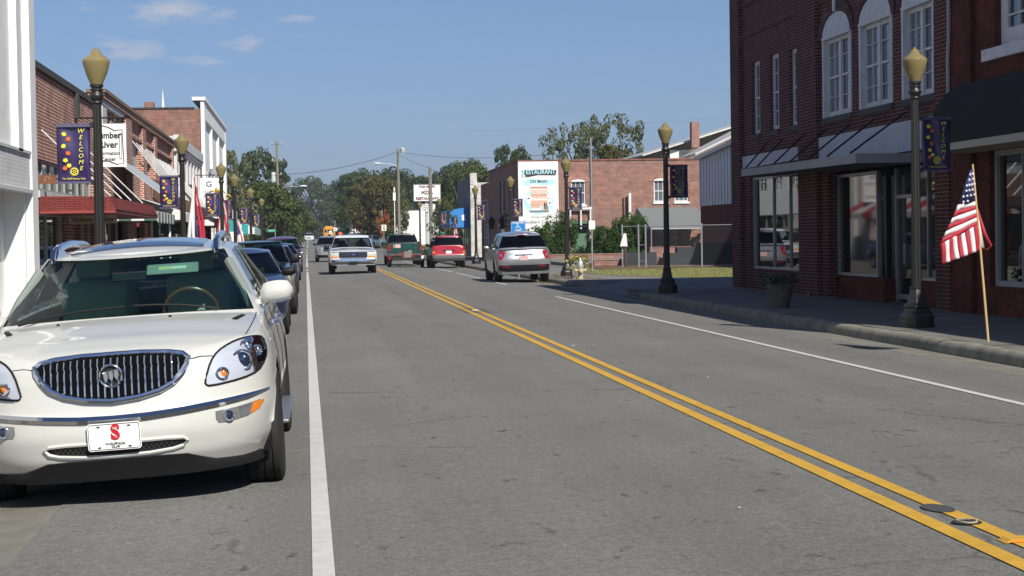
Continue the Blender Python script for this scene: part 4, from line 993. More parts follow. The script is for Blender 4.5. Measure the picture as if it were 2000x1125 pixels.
# metal sided warehouse behind
XW = 20; mW = MX(XW, -1)
wh = thing('warehouse', (XW, 70, .1), 'white metal sided warehouse on dark brick base behind the corner store', 'building')
b = MB(); b.quad((XW, 48, -.1), (XW, 89.6, -.1), (XW, 89.6, 2.93), (XW, 48, 2.93)); b.quad((XW, 89.6, -.1), (XW+12, 89.6, -.1), (XW+12, 89.6, 2.93), (XW, 89.6, 2.93)); b.quad((XW, 48, -.1), (XW+12, 48, -.1), (XW+12, 48, 3), (XW, 48, 3)); b.build('brick_base', BR_dark2, wh)
b = MB()
def eave(y): return 5.4+(89.6-y)*.055
n = 130
for k in range(n):
    a, c = lerp(48, 89.6, k/n), lerp(48, 89.6, (k+1)/n); d0 = .03 if k % 2 else 0
    b.quad((XW-.03-d0, a, 2.93), (XW-.03-d0, c, 2.93), (XW-.03-d0, c, eave(c)), (XW-.03-d0, a, eave(a))); b.quad((XW-.03, c, 2.93), (XW-.06, c, 2.93), (XW-.06, c, eave(c)), (XW-.03, c, eave(c)))
b.quad((XW, 48, 2.9), (XW+12, 48, 2.9), (XW+12, 48, 9.5), (XW, 48, eave(48))); b.quad((XW, 89.6, 2.9), (XW+12, 89.6, 2.9), (XW+12, 89.6, 7.5), (XW, 89.6, 5.4)); b.build('metal_siding', mat('pale_siding', (.52, .56, .62), .5, var=.15, vscale=1), wh)
b = MB(); b.quad((XW-.3, 47.9, eave(48)), (XW-.3, 89.8, eave(89.8)), (XW+12, 89.8, 7.6), (XW+12, 47.9, 9.6)); b.add([(XW-.3, 47.9, eave(48)-.16), (XW-.3, 89.8, eave(89.8)-.16), (XW-.3, 89.8, eave(89.8)+.01), (XW-.3, 47.9, eave(48)+.01)], [(0, 1, 2, 3)]); b.build('metal_roof', mat('galvanised', (.5, .5, .5), .5, .3, var=.3, vscale=3), wh)

# ------------------------------------------------------------ restaurant
YR = 100.6; mF = MY(YR); XF = 12.0; mS = MX(XF, -1)
rs = thing('restaurant_building', (XF, YR, .1), 'two storey orange red brick building with big painted wall sign, side wall in sun', 'building')
b = MB()
wh_ = [(14.98, 15.82, 3.28, 4.62), (19.75, 20.55, 3.38, 4.62), (20.95, 21.75, 3.38, 4.62), (14.98, 15.92, .3, 2.22)]
wall(b, mF, XF, 24.5, -.1, 5.83, wh_, .18)
sh = [(103.5, 104.7, 3.0, 4.9), (108.5, 109.9, 3.0, 4.9), (103, 105.4, .3, 2.3), (108, 112.5, .3, 2.3)]
wall(b, mS, YR, 117, -.1, 5.83, sh, .18)
b.quad((XF, 117, -.1), (24.5, 117, -.1), (24.5, 117, 5.8), (XF, 117, 5.8)); b.quad((XF, YR, 5.6), (24.5, YR, 5.6), (24.5, 117, 5.6), (XF, 117, 5.6), 1); b.quad((24.5, YR, -.1), (24.5, 117, -.1), (24.5, 117, 5.8), (24.5, YR, 5.8))
b.build('wall', [BR_rest, M_roof], rs)
b = MB(); mbox(b, mF, XF-.05, 24.55, 5.76, 5.85, -.05, .25); mbox(b, mS, YR-.04, 117.05, 5.76, 5.85, -.05, .25); b.build('coping', brick('coping_brick', (.25, .09, .06), (.2, .08, .06), (.3, .2, .17)), rs)
for h in wh_[:3]:
    w_ = window(rs, mF, *h, d=.12, cols=3, rows=2, fr=.07, mun=.03, pane=mat('grey_pane', (.12, .14, .15), .1))
b = MB(); bs = MB()
for h in wh_[:3]:
    uc, ww = (h[0]+h[1])/2, h[1]-h[0]; arch_ring(b, mF, uc, ww+.02, h[3]-.05, .16, .3, -.03, -.002); bs.prism(arch_pts(uc, ww, h[3]-.04, .16), lambda u, z: mF(u, z, -.02), lambda u, z: mF(u, z, .08)); mbox(bs, mF, h[0]-.06, h[1]+.06, h[2]-.12, h[2]-.002, -.08, .1)
arch_ring(b, mF, 15.45, .98, 2.2, .2, .3, -.03, -.002)
b.build('brick_arch', brick('arch_brick2', (.36, .16, .11), (.28, .12, .09), (.45, .36, .3), bw=.09, rh=.3), rs); bs.build('window_head', M_wpaint, rs)
b = MB(); mbox(b, mF, 14.98, 15.92, .3, 2.2, .1, .16); b.prism(arch_pts(15.45, .94, 2.2, .2), lambda u, z: mF(u, z, -.01), lambda u, z: mF(u, z, .1)); dr = b.build('door', mat('green_door', (.09, .17, .11), .6), rs)
b = MB(); mbox(b, mF, 14.9, 16.0, 2.0, 2.1, -.3, .1); b.build('door_hood', M_black, dr)
for h in sh[:2]: window(rs, mS, *h, d=.1, cols=2, rows=2, fr=.1)
for h in sh[2:]: window(rs, mS, *h, d=.1, cols=3, rows=2, fr=.1)
for h in sh[:2]:
    for sx in (-1, 1):
        b = MB(); uc = h[0]-.35 if sx < 0 else h[1]+.35; mbox(b, mS, uc-.3, uc+.3, h[2]-.05, h[3]+.05, -.05, -.003); b.build('shutter', mat('black_shutter', (.01, .01, .012), .5), rs)
b = MB(); b.tube([(16.14, YR-.08, 2.4), (16.14, YR-.08, 7.05)], .055, 8); b.build('wall_tube', mat('galv_pipe', (.28, .29, .30), .5, .3), rs)
b = MB(); b.tube([(18.29, YR-.3, 2.5), (18.29, YR-.3, 3.9)], .09, 8); b.build('wall_tube', mat('white_pipe', (.72, .72, .7), .5), rs)
b = MB(); b.tube([(17.98, YR-.06, 1.2), (17.98, YR-.06, 3.65)], .04, 8); b.build('wall_tube', mat('dark_brown', (.05, .03, .03), .6), rs)  # slim dark upright tube on the wall, left of the white pipe
b = MB(); mbox(b, mF, 14.85, 14.93, 1.9, 3.15, -.3, -.22); mbox(b, mF, 15.45, 15.53, 1.9, 3.0, -.3, -.22); mbox(b, mF, 16.0, 16.08, .3, 3.15, -.3, -.22); mbox(b, mF, 14.8, 16.12, 3.0, 3.12, -.32, -.2); b.build('balcony_frame', M_wpaint, rs)
b = MB(); mbox(b, mF, 19.78, 21.1, .3, 1.95, -.02, -.002); b.build('patched_brick', M_tan, rs)
# painted wall sign
ms = thing('wall_sign', (13.1, YR, 4), 'tall white painted restaurant sign on the sunny brick wall', 'sign')
def mural(): pass
b = MB(); b.prism(rrect(13.12, 3.82, 2.28, 4.0, .1), lambda a, c: (a, YR-.035, c), lambda a, c: (a, YR-.003, c)); b.build('sign_board', mat('sign_white', (.82, .82, .80), .6, var=.04), ms)
def SM(x, z, d=.038, sc_=1): return Matrix(((1, 0, 0, x), (0, 0, -1, YR-d), (0, 1, 0, z), (0, 0, 0, 1)))
c_ink, c_blue, c_pink, c_dk = mat('sign_ink', (.03, .03, .035), .6), mat('sign_blue', (.42, .68, .74), .6), mat('sign_salmon', (.72, .42, .30), .6), mat('sign_slate', (.13, .2, .22), .6)
b = MB(); b.prism([(12.14, 5.08), (12.5, 4.86), (13.1, 4.97), (14.1, 4.95), (14.17, 5.2), (14.1, 5.3), (12.4, 5.3)], lambda a, c: (a, YR-.040, c), lambda a, c: (a, YR-.036, c))
b.text('ESTAURANT', .36, SM(13.275, 5.125, .042), 0, bold=.016, sx=.84); b.text('R', .56, SM(12.275, 5.045, .042), 0, bold=.02, sx=.8)
b.text('ON MAIN', .24, SM(13.13, 4.62, .048), 0, bold=.004, sx=.95); b.text('Serving Classic', .17, SM(13.15, 2.62, .042), 0, bold=.0, shear=.4, sx=.95); b.text('Southern Cuisine', .25, SM(13.15, 2.33, .042), 0, bold=.002)
b.build('lettering', c_ink, ms)
b = MB(); b.text('ESTAURANT', .36, SM(13.255, 5.155, .048), 0, bold=.008, sx=.84); b.text('R', .56, SM(12.255, 5.075, .048), 0, bold=.012, sx=.8); b.build('lettering', c_blue, ms)
b = MB(); n = 16
P = [[(lerp(12.5, 13.85, k/n), YR-.043, 4.6+.06*math.sin(k/n*6.28)+dz) for k in range(n+1)] for dz in (-.15, .15)]; b.grid(P)
for q in ([(12.5, 4.7), (12.2, 4.72), (12.33, 4.55), (12.25, 4.35), (12.7, 4.42)], [(13.85, 4.72), (14.12, 4.8), (14.0, 4.62), (14.12, 4.48), (13.85, 4.45)]): b.prism(q, lambda a, c: (a, YR-.041, c), lambda a, c: (a, YR-.036, c))
b.build('ribbon', c_blue, ms)
b = MB(); b.prism([(13.12+.86*math.cos(a), 3.5+.72*math.sin(a)) for a in [2*math.pi*k/28 for k in range(28)]], lambda a, c: (a, YR-.040, c), lambda a, c: (a, YR-.036, c)); b.build('painted_oval', c_blue, ms)
b = MB()
for x, z, r_ in ((12.5, 3.75, .16), (12.62, 3.55, .2), (13.72, 3.75, .17), (13.65, 3.5, .2), (13.8, 3.35, .12)): b.prism([(x+r_*math.cos(a), z+r_*.8*math.sin(a)) for a in [2*math.pi*k/14 for k in range(14)]], lambda a, c: (a, YR-.043, c), lambda a, c: (a, YR-.0405, c))
b.build('painted_cloud', mat('sign_white', (.82, .82, .80), .6), ms)
b = MB()
def R2(b, x0, x1, z0, z1, d, mi): b.box(x0, x1, YR-d, YR-d+.002, z0, z1, mi)
R2(b, 12.68, 13.62, 2.98, 4.32, .047, 0); R2(b, 12.66, 13.64, 4.27, 4.33, .050, 1)
for x0 in (12.74, 13.18): R2(b, x0, x0+.36, 3.9, 4.2, .050, 2); R2(b, x0+.03, x0+.33, 3.92, 4.15, .052, 0); R2(b, x0+.11, x0+.13, 3.92, 4.15, .054, 2); R2(b, x0+.22, x0+.24, 3.92, 4.15, .054, 2); R2(b, x0-.02, x0+.38, 3.85, 3.9, .052, 1)
for k in range(8): R2(b, 12.68+k*.118, 12.73+k*.118, 3.62, 3.72, .050, 2)
R2(b, 12.68, 13.62, 3.56, 3.62, .052, 2)
for k in range(5): R2(b, 12.70+k*.13, 12.71+k*.13, 3.02, 3.55, .050, 1)
R2(b, 12.70, 13.34, 3.28, 3.30, .050, 1); R2(b, 12.70, 13.3, 3.0, 3.12, .052, 2); R2(b, 13.18, 13.34, 2.99, 3.28, .053, 3)
R2(b, 12.60, 13.7, 2.88, 2.98, .047, 4)
b.build('painted_storefront', [c_pink, mat('sign_brown', (.35, .2, .14), .6), mat('sign_white', (.82, .82, .8), .6), c_blue, c_dk], ms)
b = MB()
for x, s_ in ((13.46, 1), (13.58, -1)):
    b.prism([(x-.03, 3.0), (x-.01, 3.0), (x+.01, 3.15), (x+.05, 3.0), (x+.07, 3.02), (x+.04, 3.24), (x+.03+.06*s_, 3.3), (x+.03, 3.36), (x+.03, 3.44), (x-.03, 3.44), (x-.03, 3.36), (x-.05, 3.28), (x-.03, 3.2)], lambda a, c: (a, YR-.055, c), lambda a, c: (a, YR-.053, c))
b.build('painted_dancers', c_ink, ms)
# canopy over stair, stairs, planters walls, fence
cp = thing('stair_canopy', (20.5, 97.5, .3), 'grey cloth canopy over the stairs against the restaurant wall', 'canopy')
b = MB(); b.add([(18.75, YR-.05, 3.06), (22.15, YR-.05, 3.06), (22.6, 97.4, 1.84), (18.95, 97.4, 1.84), (18.45, YR-.05, 1.9)], [(0, 3, 2, 1), (0, 4, 3)]); b.build('canopy_cloth', mat('canopy_grey', (.17, .18, .18), .9, var=.1), cp, solid=.02)
b = MB()
for p, q in (((18.95, 97.4, .28), (18.95, 97.4, 1.84)), ((22.6, 97.4, .28), (22.6, 97.4, 1.84)), ((18.95, 97.4, 1.82), (22.6, 97.4, 1.82))): b.tube([p, q], .035, 6)
b.build('frame', mat('galv_pipe', (.28, .29, .30), .5, .3), cp)
st = thing('stairs', (20.5, 99.5, .3), 'steel stairs climbing right under the grey canopy', 'stairs')
b = MB()
for k in range(7): b.box(20.2+k*.33, 20.55+k*.33, 99.2, 100.4, .28+k*.2, .34+k*.2)
b.prism([(20.1, .28), (20.4, .28), (22.6, 1.75), (22.4, 1.75)], lambda a, c: (a, 99.15, c), lambda a, c: (a, 99.19, c)); b.build('steps', mat('steel_dark', (.09, .09, .09), .6), st)
b = MB()
for dz in (.45, .9): b.tube([(20.0, 99.1, .3+dz), (22.5, 99.1, 1.75+dz)], .025, 6)
b.tube([(20.0, 99.1, .3), (20.0, 99.1, 1.2)], .025, 6); b.build('handrail', mat('steel_dark', (.09, .09, .09), .6), st)
def bw(x0, x1, y0, y1, z0, z1, lab): b = MB(); b.box(x0, x1, y0, y1, z0, z1-.06); b.box(x0-.03, x1+.03, y0-.03, y1+.03, z1-.06, z1); return tag(b.build('garden_wall', BR_rest), lab, 'wall')
bw(12.9, 18.0, 79.9, 80.25, 0, .46, 'low brick wall in front of the paved terrace')
bw(13.4, 18.6, 98.0, 98.3, .2, .52, 'low brick planter wall under the shrubs by the restaurant')
bw(19.0, 24, 98.1, 98.35, .2, .85, 'higher brick wall at the foot of the stairs')
tag((lambda b: (b.box(14.2, 15.6, 79.0, 79.6, .1, .75), b.box(16.0, 17.4, 79.0, 79.6, .1, .7), b.box(16.6, 19.6, 79.2, 79.8, .1, .95), b.box(17.4, 19.6, 79.4, 79.9, .1, 1.15))and b.build('block_pile', mat('dark_block', (.045, .05, .055), .95, var=.4, vscale=4)))(MB()), 'dark stacked blocks behind the chain link fence', 'blocks')
fe = thing('chain_link_fence', (14.3, 75, .15), 'chain link fence with an open gate frame in front of the brick terrace', 'fence')
M_galv = mat('galv_pipe2', (.42, .44, .46), .45, .5)
fp = [(14.4, 75.3), (16.5, 73.8), (18.6, 72.5), (20.0, 71.6)]
for (x, y) in fp + [(14.15, 75.6), (13.55, 76.2)]: b = MB(); b.tube([(x, y, .1), (x, y, 1.98)], .035, 6); b.build('post', M_galv, fe)
b = MB()
for (x0, y0_), (x1, y1_) in zip(fp, fp[1:]): b.tube([(x0, y0_, 1.9), (x1, y1_, 1.9)], .02, 6); b.tube([(x0, y0_, .2), (x1, y1_, .2)], .012, 5)
b.tube([(14.15, 75.6, 1.9), (14.4, 75.3, 1.9)], .02, 6); b.tube([(14.15, 75.6, 1.1), (14.4, 75.3, 1.1)], .02, 6); b.tube([(14.15, 75.6, .4), (14.4, 75.3, .4)], .02, 6)
b.tube([(13.55, 76.2, 1.9), (14.15, 75.6, 1.9)], .02, 6); b.build('rail', M_galv, fe)
b = MB(); s_ = .12
for (x0, y0_), (x1, y1_) in zip(fp, fp[1:]):
    L = math.hypot(x1-x0, y1_-y0_); n = int(L/s_); nz_ = int(1.7/s_)
    for k in range(-nz_, n+1):
        for sg in (1, -1):
            a0, a1 = max(0, k), min(n, k+nz_)
            if a1 <= a0: continue
            z0, z1 = (a0-k)*s_, (a1-k)*s_
            if sg < 0: z0, z1 = 1.7-z0, 1.7-z1
            b.tube([(lerp(x0, x1, a0/n), lerp(y0_, y1_, a0/n), .2+z0), (lerp(x0, x1, a1/n), lerp(y0_, y1_, a1/n), .2+z1)], .0018, 3)
b.build('wire_mesh', mat('dull_wire', (.22, .23, .24), .6, .3), fe)
sg = thing('notice_board', (13.6, 76, .1), 'small white leaning notice panel at the fence gate', 'sign'); b = MB(); b.prism([(13.42, 1.05), (13.75, 1.05), (13.7, 1.6), (13.58, 1.6)], lambda a, c: (a, 76.05, c), lambda a, c: (a, 76.09, c)); b.build('panel', M_wpaint, sg); b = MB(); b.box(13.62, 13.72, 76.1, 76.16, .1, 1.6); b.build('post', mat('dark_brown', (.05, .03, .03), .6), sg)

# wooden gabled house behind
gh_ = thing('wooden_house', (30, 130, 0), 'old grey wooden house with tin roofs and brick chimney behind the restaurant', 'house')
b = MB(); b.box(24.4, 44, 126, 140, -.1, 7.2); b.prism([(24.2, 7.2), (44, 7.2), (44, 13.1)], lambda a, c: (a, 126, c), lambda a, c: (a, 138, c)); b.build('wall', mat('weathered_wood', (.22, .19, .16), .9, var=.5, vscale=4), gh_)
b = MB(); b.add([(23.8, 125.2, 7.18), (44, 125.2, 13.2), (44, 139, 13.2), (23.8, 139, 7.18)], [(0, 1, 2, 3)]); b.add([(26.0, 118, 6.9), (26.4, 125.0, 6.9), (31.6, 125.0, 9.5), (34, 118, 10.6)], [(0, 3, 2, 1)]); b.build('tin_roof', mat('tin_roof', (.62, .62, .6), .5, .2, var=.3, vscale=4), gh_, solid=.12)
b = MB(); b.box(27.15, 27.7, 124.2, 124.8, 7.6, 9.4); b.build('chimney', BR_rest, gh_)
b = MB(); b.box(25.9, 27.3, 125.8, 125.95, 6.4, 7.5); b.build('window', M_wpaint, gh_)
# ------------------------------------------------------------ left row
def mL(x): return MX(x, 1)
lw = thing('painted_building', (-5.4, 26, .07), 'tall white painted store with pilasters at the left edge', 'building')
m5 = mL(-5.4); b = MB()
wall(b, m5, 6, 36.45, -.1, 10.2, [(30.5, 35.6, .1, 2.62), (10, 29.5, .5, 2.6)], .45); b.quad((-22, 36.45, -.1), (-5.4, 36.45, -.1), (-5.4, 36.45, 10.2), (-22, 36.45, 10.2)); b.quad((-22, 6, -.1), (-5.4, 6, -.1), (-5.4, 6, 10.2), (-22, 6, 10.2)); b.quad((-22, 6, 10.2), (-5.4, 6, 10.2), (-5.4, 36.45, 10.2), (-22, 36.45, 10.2), 1)
b.build('wall', [M_stucco, M_roof], lw)
b = MB()
for a, c in ((35.75, 36.47), (34.2, 34.7), (29.6, 30.4), (22, 22.8), (14, 14.8)): mbox(b, m5, a, c, 3.3 if a == 34.2 else -.1, 10.0, -.14, -.003)
b.build('pilaster', M_stucco, lw)
b = MB(); mbox(b, m5, 6, 35.7, 2.62, 3.3, -.1, -.003); b.build('brick_band', BR_white, lw)
b = MB(); mbox(b, m5, 6, 35.7, 2.55, 2.615, -.16, .0); mbox(b, m5, 6, 35.7, 3.305, 3.36, -.14, -.003); b.build('ledge', mat('pale_ledge', (.55, .56, .57), .8), lw)
b = MB(); mbox(b, m5, 30.5, 35.6, .0, 2.62, .4, .44); mbox(b, m5, 33.0, 33.2, .1, 2.6, .2, .39); b.build('recess_panel', M_stucco, lw)
for k in range(4): window(lw, m5, 12+k*4.5, 14+k*4.5, 5, 7, .12, 2, 4, .1)

la = thing('visitors_building', (-5.35, 42, .07), 'low brown brick store with red shingled canopy and clerestory windows', 'building')
m1 = mL(-5.35); b = MB()
wall(b, m1, 36.5, 47.2, -.1, 5.1, [(37.1, 46.6, 2.66, 3.3), (37.0, 41.2, .35, 2.2), (42.6, 43.8, .1, 2.25), (44.6, 46.6, .35, 2.2)], .3)
b.quad((-20, 36.5, 4.9), (-5.35, 36.5, 4.9), (-5.35, 47.2, 4.9), (-20, 47.2, 4.9), 1); b.build('wall', [BR_left, M_roof], la)
b = MB(); mbox(b, m1, 36.5, 47.25, 5.1, 5.24, -.06, .35); mbox(b, m1, 43.1, 43.4, 4.5, 5.1, -.1, -.003); b.build('coping', M_dkstone, la)
window(la, m1, 37.1, 46.6, 2.66, 3.3, .12, 8, 1, .05, rail=False, mun=.03, mt=mat('grey_steel_sash', (.30, .31, .30), .6), pane=mat('dusty_pane', (.12, .16, .15), .15, var=.5, vscale=.8))
b = MB(); mbox(b, m1, 36.8, 46.9, 2.5, 2.64, -.08, -.003); b.build('window_sill', M_trimw, la)
shopwin(la, m1, 37.0, 41.2, .35, 2.2, .15, [39.0]); shopwin(la, m1, 44.6, 46.6, .35, 2.2, .15, []); 
b = MB(); mbox(b, m1, 42.6, 43.8, .1, 2.25, .2, .26); b.build('shop_door', M_shopglass, la)
b = MB(); P = [(-5.34, 2.52), (-3.92, 2.50), (-3.78, 2.24), (-5.34, 2.24)]
b.prism(P, lambda a, c: (a, 36.85, c), lambda a, c: (a, 47.3, c)); aw = b.build('shingle_canopy', brick('red_shingle', (.26, .055, .048), (.20, .042, .038), (.09, .02, .02), ms=.008, bw=.2, rh=.036, var=.2, stain_amt=.1), la)
b = MB(); b.box(-5.3, -3.8, 36.86, 47.28, 2.17, 2.235); b.build('canopy_edge', mat('red_trim', (.25, .04, .035), .6), aw)
b = MB()
for yy in (37.6, 39.8, 42, 45): b.tube([(-5.33, yy, 3.9), (-4.0, yy+.3, 2.53)], .015, 6)
b.build('tie_rod', M_wpaint, aw)
def hang_sign(name, x0, x1, y, z0, z1, label, mt, lines, ink, frame=None, thick=.04, bracket=True, extra=None, wallx=-5.35):
    t = thing(name, ((x0+x1)/2, y, (z0+z1)/2), label, 'sign')
    b = MB(); b.box(x0, x1, y, y+thick, z0, z1); b.build('panel', mt, t)
    if frame: b = MB(); fr = rrect((x0+x1)/2, (z0+z1)/2, (x1-x0)-.06, (z1-z0)-.06, .05); b.tube([(a, y-.003, c) for a, c in fr], .008, 4, 0, True); b.build('border', frame, t)
    b = MB()
    for (txt, x, z, s_, bo, sx) in lines: b.text(txt, s_, Matrix(((1, 0, 0, x), (0, 0, -1, y-.006), (0, 1, 0, z), (0, 0, 0, 1))), 0, bold=bo, sx=sx)
    if lines: b.build('lettering', ink, t)
    if extra: extra(t)
    if bracket: b = MB(); b.tube([(wallx, y+.02, z1+.14), (x1+.05, y+.02, z1+.14)], .022, 6); b.tube([(x0+.1, y+.02, z1), (x0+.1, y+.02, z1+.14)], .01, 5); b.tube([(x1-.1, y+.02, z1), (x1-.1, y+.02, z1+.14)], .01, 5); b.build('bracket', M_black, t)
    return t
M_ink = mat('sign_black', (.02, .02, .02), .6); M_sw = mat('sign_enamel', (.80, .80, .78), .4)
def scroll(t):
    b = MB(); pts = [(-4.86, 4.3), (-4.75, 4.34), (-4.6, 4.3), (-4.45, 4.22), (-4.27, 4.24), (-4.24, 3.45), (-4.4, 3.42), (-4.6, 3.5), (-4.8, 3.5), (-4.86, 3.44)]
    b.tube([(a, 43.29, c) for a, c in pts], .009, 5); b.tube([(a, 43.29, c) for a, c in rrect(-4.31, 3.85, .05, .6, .02)], .005, 4, 0, True); b.build('scroll_border', M_ink, t)
hang_sign('hanging_sign', -4.95, -4.18, 43.3, 3.36, 4.38, 'white hanging sign with black old style lettering behind the nearest lamp post', M_sw, [('Lumber', -4.6, 4.1, .21, .006, .9), ('River', -4.6, 3.88, .22, .006, .95), ('Information', -4.6, 3.68, .125, .002, .9), ('Center', -4.6, 3.54, .125, .002, .95)], M_ink, extra=scroll)
hang_sign('hanging_sign', -4.95, -3.95, 38.6, 1.98, 2.15, 'long tan sign hung beneath the red canopy', mat('tan_board', (.42, .38, .26), .6), [('Visitors Center', -4.45, 2.06, .15, .002, .95)], M_ink, bracket=False)
sgr = thing('plaque', (-5.2, 37.3, 2.9), 'small rusty brown plaque in front of the clerestory windows', 'sign'); b = MB(); b.box(-5.35, -5.0, 37.2, 37.26, 2.78, 2.96); b.build('panel', mat('rust_wood', (.22, .08, .035), .6, var=.4, vscale=8), sgr); b = MB(); b.tube([(-5.18+.05*math.cos(a), 37.19, 2.87+.05*math.sin(a)) for a in (0, .8, 1.6, 2.4, 3.2, 4)], .008, 4); b.build('emblem', mat('tan_board', (.42, .38, .26), .6), sgr)

lb = thing('brick_building', (-5.25, 60, .07), 'long brick store block with brick panels, awnings and boarded upper windows', 'building')
m2 = mL(-5.25); b = MB()
hb = [(55.2, 58.4, 3.75, 4.62), (60.0, 63.0, 3.75, 4.2), (66.4, 70.0, 3.75, 4.3)]
wall(b, m2, 47.3, 72.2, -.1, 5.45, hb + [(48.5, 54.5, .4, 2.4), (56.5, 62, .4, 2.4), (63.5, 70.5, .4, 2.4), (48.6, 50.2, 4.2, 5.15), (51, 52.4, 4.2, 5.15)], .2)
b.quad((-20, 47.3, 5.3), (-5.25, 47.3, 5.3), (-5.25, 72.2, 5.3), (-20, 72.2, 5.3), 1); b.quad((-20, 47.3, 4), (-5.25, 47.3, 4), (-5.25, 47.3, 5.45), (-20, 47.3, 5.45)); b.quad((-20, 72.2, 4), (-5.25, 72.2, 4), (-5.25, 72.2, 5.45), (-20, 72.2, 5.45)); b.build('wall', [BR_left, M_roof], lb)
b = MB()
for a, c in ((53.2, 55.0), (58.6, 59.8), (63.2, 64.2), (71.6, 72.2)): mbox(b, m2, a, c, -.1, 5.2, -.12, -.003)
mbox(b, m2, 47.3, 72.3, 5.3, 5.45, -.15, -.003); mbox(b, m2, 55, 72.2, 4.75, 4.83, -.1, -.003); b.build('pilaster', BR_left, lb)
b = MB(); mbox(b, m2, 47.25, 72.35, 5.45, 5.54, -.2, .3); b.build('coping', mat('tile_coping', (.24, .15, .10), .9, var=.3), lb)
for h in ((48.6, 50.2, 4.2, 5.15), (51, 52.4, 4.2, 5.15)): window(lb, m2, *h, d=.12, cols=2, rows=2, fr=.12)
b = MB(); mbox(b, m2, 48.2, 53.1, 4.0, 4.18, -.08, -.003); mbox(b, m2, 47.5, 53.1, 5.16, 5.28, -.1, -.003); mbox(b, m2, 47.5, 48.5, 4.2, 5.16, -.08, -.003); b.build('painted_band', M_trimw, lb)
for h in hb: b = MB(); mbox(b, m2, h[0], h[1], h[2], h[3], .1, .16); b.build('boarded_window', mat('blue_grey_board', (.42, .47, .50), .6, var=.2), lb)
for i, (a, c, e, f) in enumerate(((48.5, 54.5, .4, 2.4), (56.5, 62, .4, 2.4), (63.5, 70.5, .4, 2.4))): shopwin(lb, m2, a, c, e, f, .15, [lerp(a, c, .33), lerp(a, c, .66)])
def awning(parent, m, u0, u1, ztop, zbot, proj, mats, stripes=0, val=.22, name='awning', scallop=True, solid_=False):
    b = MB(); n = stripes or 1
    for k in range(n):
        a, c = lerp(u0, u1, k/n), lerp(u0, u1, (k+1)/n); mi = k % len(mats) if stripes else 0
        b.quad(m(a, ztop, -.02), m(c, ztop, -.02), m(c, zbot, -proj), m(a, zbot, -proj), mi)
        q = 6
        for s_ in range(q):
            a2, c2 = lerp(a, c, s_/q), lerp(a, c, (s_+1)/q); dz = (.06*abs(math.sin((s_)*math.pi/q)), .06*abs(math.sin((s_+1)*math.pi/q))) if scallop else (0, 0)
            b.quad(m(a2, zbot, -proj), m(c2, zbot, -proj), m(c2, zbot-val-dz[1], -proj), m(a2, zbot-val-dz[0], -proj), mi)
    for u in (u0, u1):
        k2 = 4
        for s_ in range(k2):
            f0, f1 = s_/k2, (s_+1)/k2; d0, d1 = lerp(.02, proj, f0), lerp(.02, proj, f1); zt0, zt1 = lerp(ztop, zbot, f0), lerp(ztop, zbot, f1)
            b.quad(m(u, zt0, -d0), m(u, zt1, -d1), m(u, zbot-val, -d1), m(u, zbot-val, -d0), (s_ % len(mats)) if stripes else 0)
    return b.build(name, mats, parent, solid=.012)
A_w, A_g, A_r, A_t, A_b, A_bl = mat('awning_white', (.68, .68, .66), .8), mat('awning_green', (.06, .13, .09), .8), mat('awning_red', (.42, .03, .05), .8), mat('awning_teal', (.02, .30, .30), .8), mat('awning_brown', (.10, .055, .035), .8, var=.3), mat('awning_blue', (.03, .20, .52), .7)
awning(lb, m2, 48.2, 54.6, 2.75, 2.35, 1.35, [A_w, A_g], 12)
awning(lb, m2, 56.0, 62.4, 2.95, 2.45, 1.5, [A_w], 0)
awning(lb, m2, 63.2, 71.2, 3.75, 2.75, 1.5, [A_b], 0, val=.35, scallop=False)
b = MB()
for k in range(6): u = 55.6+k*1.25; b.tube([m2(u, 4.7, -.02), m2(u+.5, 2.95, -1.3)], .018, 5)
for k in range(6): u = 63.5+k*1.4; b.tube([m2(u, 4.55, -.02), m2(u+.3, 2.8, -1.55)], .022, 5)
b.build('tie_rod', M_wpaint, lb)
b = MB(); b.add([m2(49.5, 3.9, -.02), m2(55.6, 3.9, -.02), m2(56.2, 2.85, -1.35), m2(50.0, 2.85, -1.35)], [(0, 1, 2, 3)]); b.build('canopy_sheet', mat('pale_sheet', (.42, .46, .47), .6, var=.2), lb, solid=.03)
# florist + drugs signs
fl = thing('vertical_sign', (-4.25, 54, 1.6), 'tall dark green vertical sign with white block letters above the parked car', 'sign')
b = MB(); b.box(-4.48, -4.03, 53.96, 54.04, .55, 2.25); b.build('panel', mat('sign_darkgreen', (.02, .05, .04), .5), fl)
b = MB()
for k, ch in enumerate('FLORIST'): b.text(ch, .27, Matrix(((1, 0, 0, -4.255), (0, 0, -1, 53.95), (0, 1, 0, 2.1-k*.245), (0, 0, 0, 1))), 0, bold=.012, sx=1.15)
b.build('lettering', M_sw, fl); b = MB(); b.box(-4.54, -4.485, 53.97, 54.03, .08, 2.3); b.box(-4.025, -3.97, 53.97, 54.03, .08, 2.3); b.build('post', M_sw, fl)
hang_sign('hanging_sign', -4.75, -3.95, 62.5, 1.82, 2.38, 'dark green pharmacy sign with faint gold letters under the white awning', mat('sign_darkgreen2', (.015, .03, .025), .5), [('PHARMACY', -4.35, 2.22, .15, .002, .85), ('DRUGS', -4.35, 1.98, .19, .003, 1)], mat('dull_gold', (.22, .19, .10), .5), frame=mat('dull_gold', (.22, .19, .10), .5), bracket=False)
hang_sign('hanging_sign', -4.35, -3.85, 74.5, 1.62, 2.15, 'small purple sign with pink curl and white letters', mat('plum', (.05, .015, .04), .6), [('a', -4.1, 1.95, .3, .008, 1.2), ('gifts', -4.1, 1.70, .12, .001, 1)], mat('pink', (.6, .25, .4), .6), bracket=False)

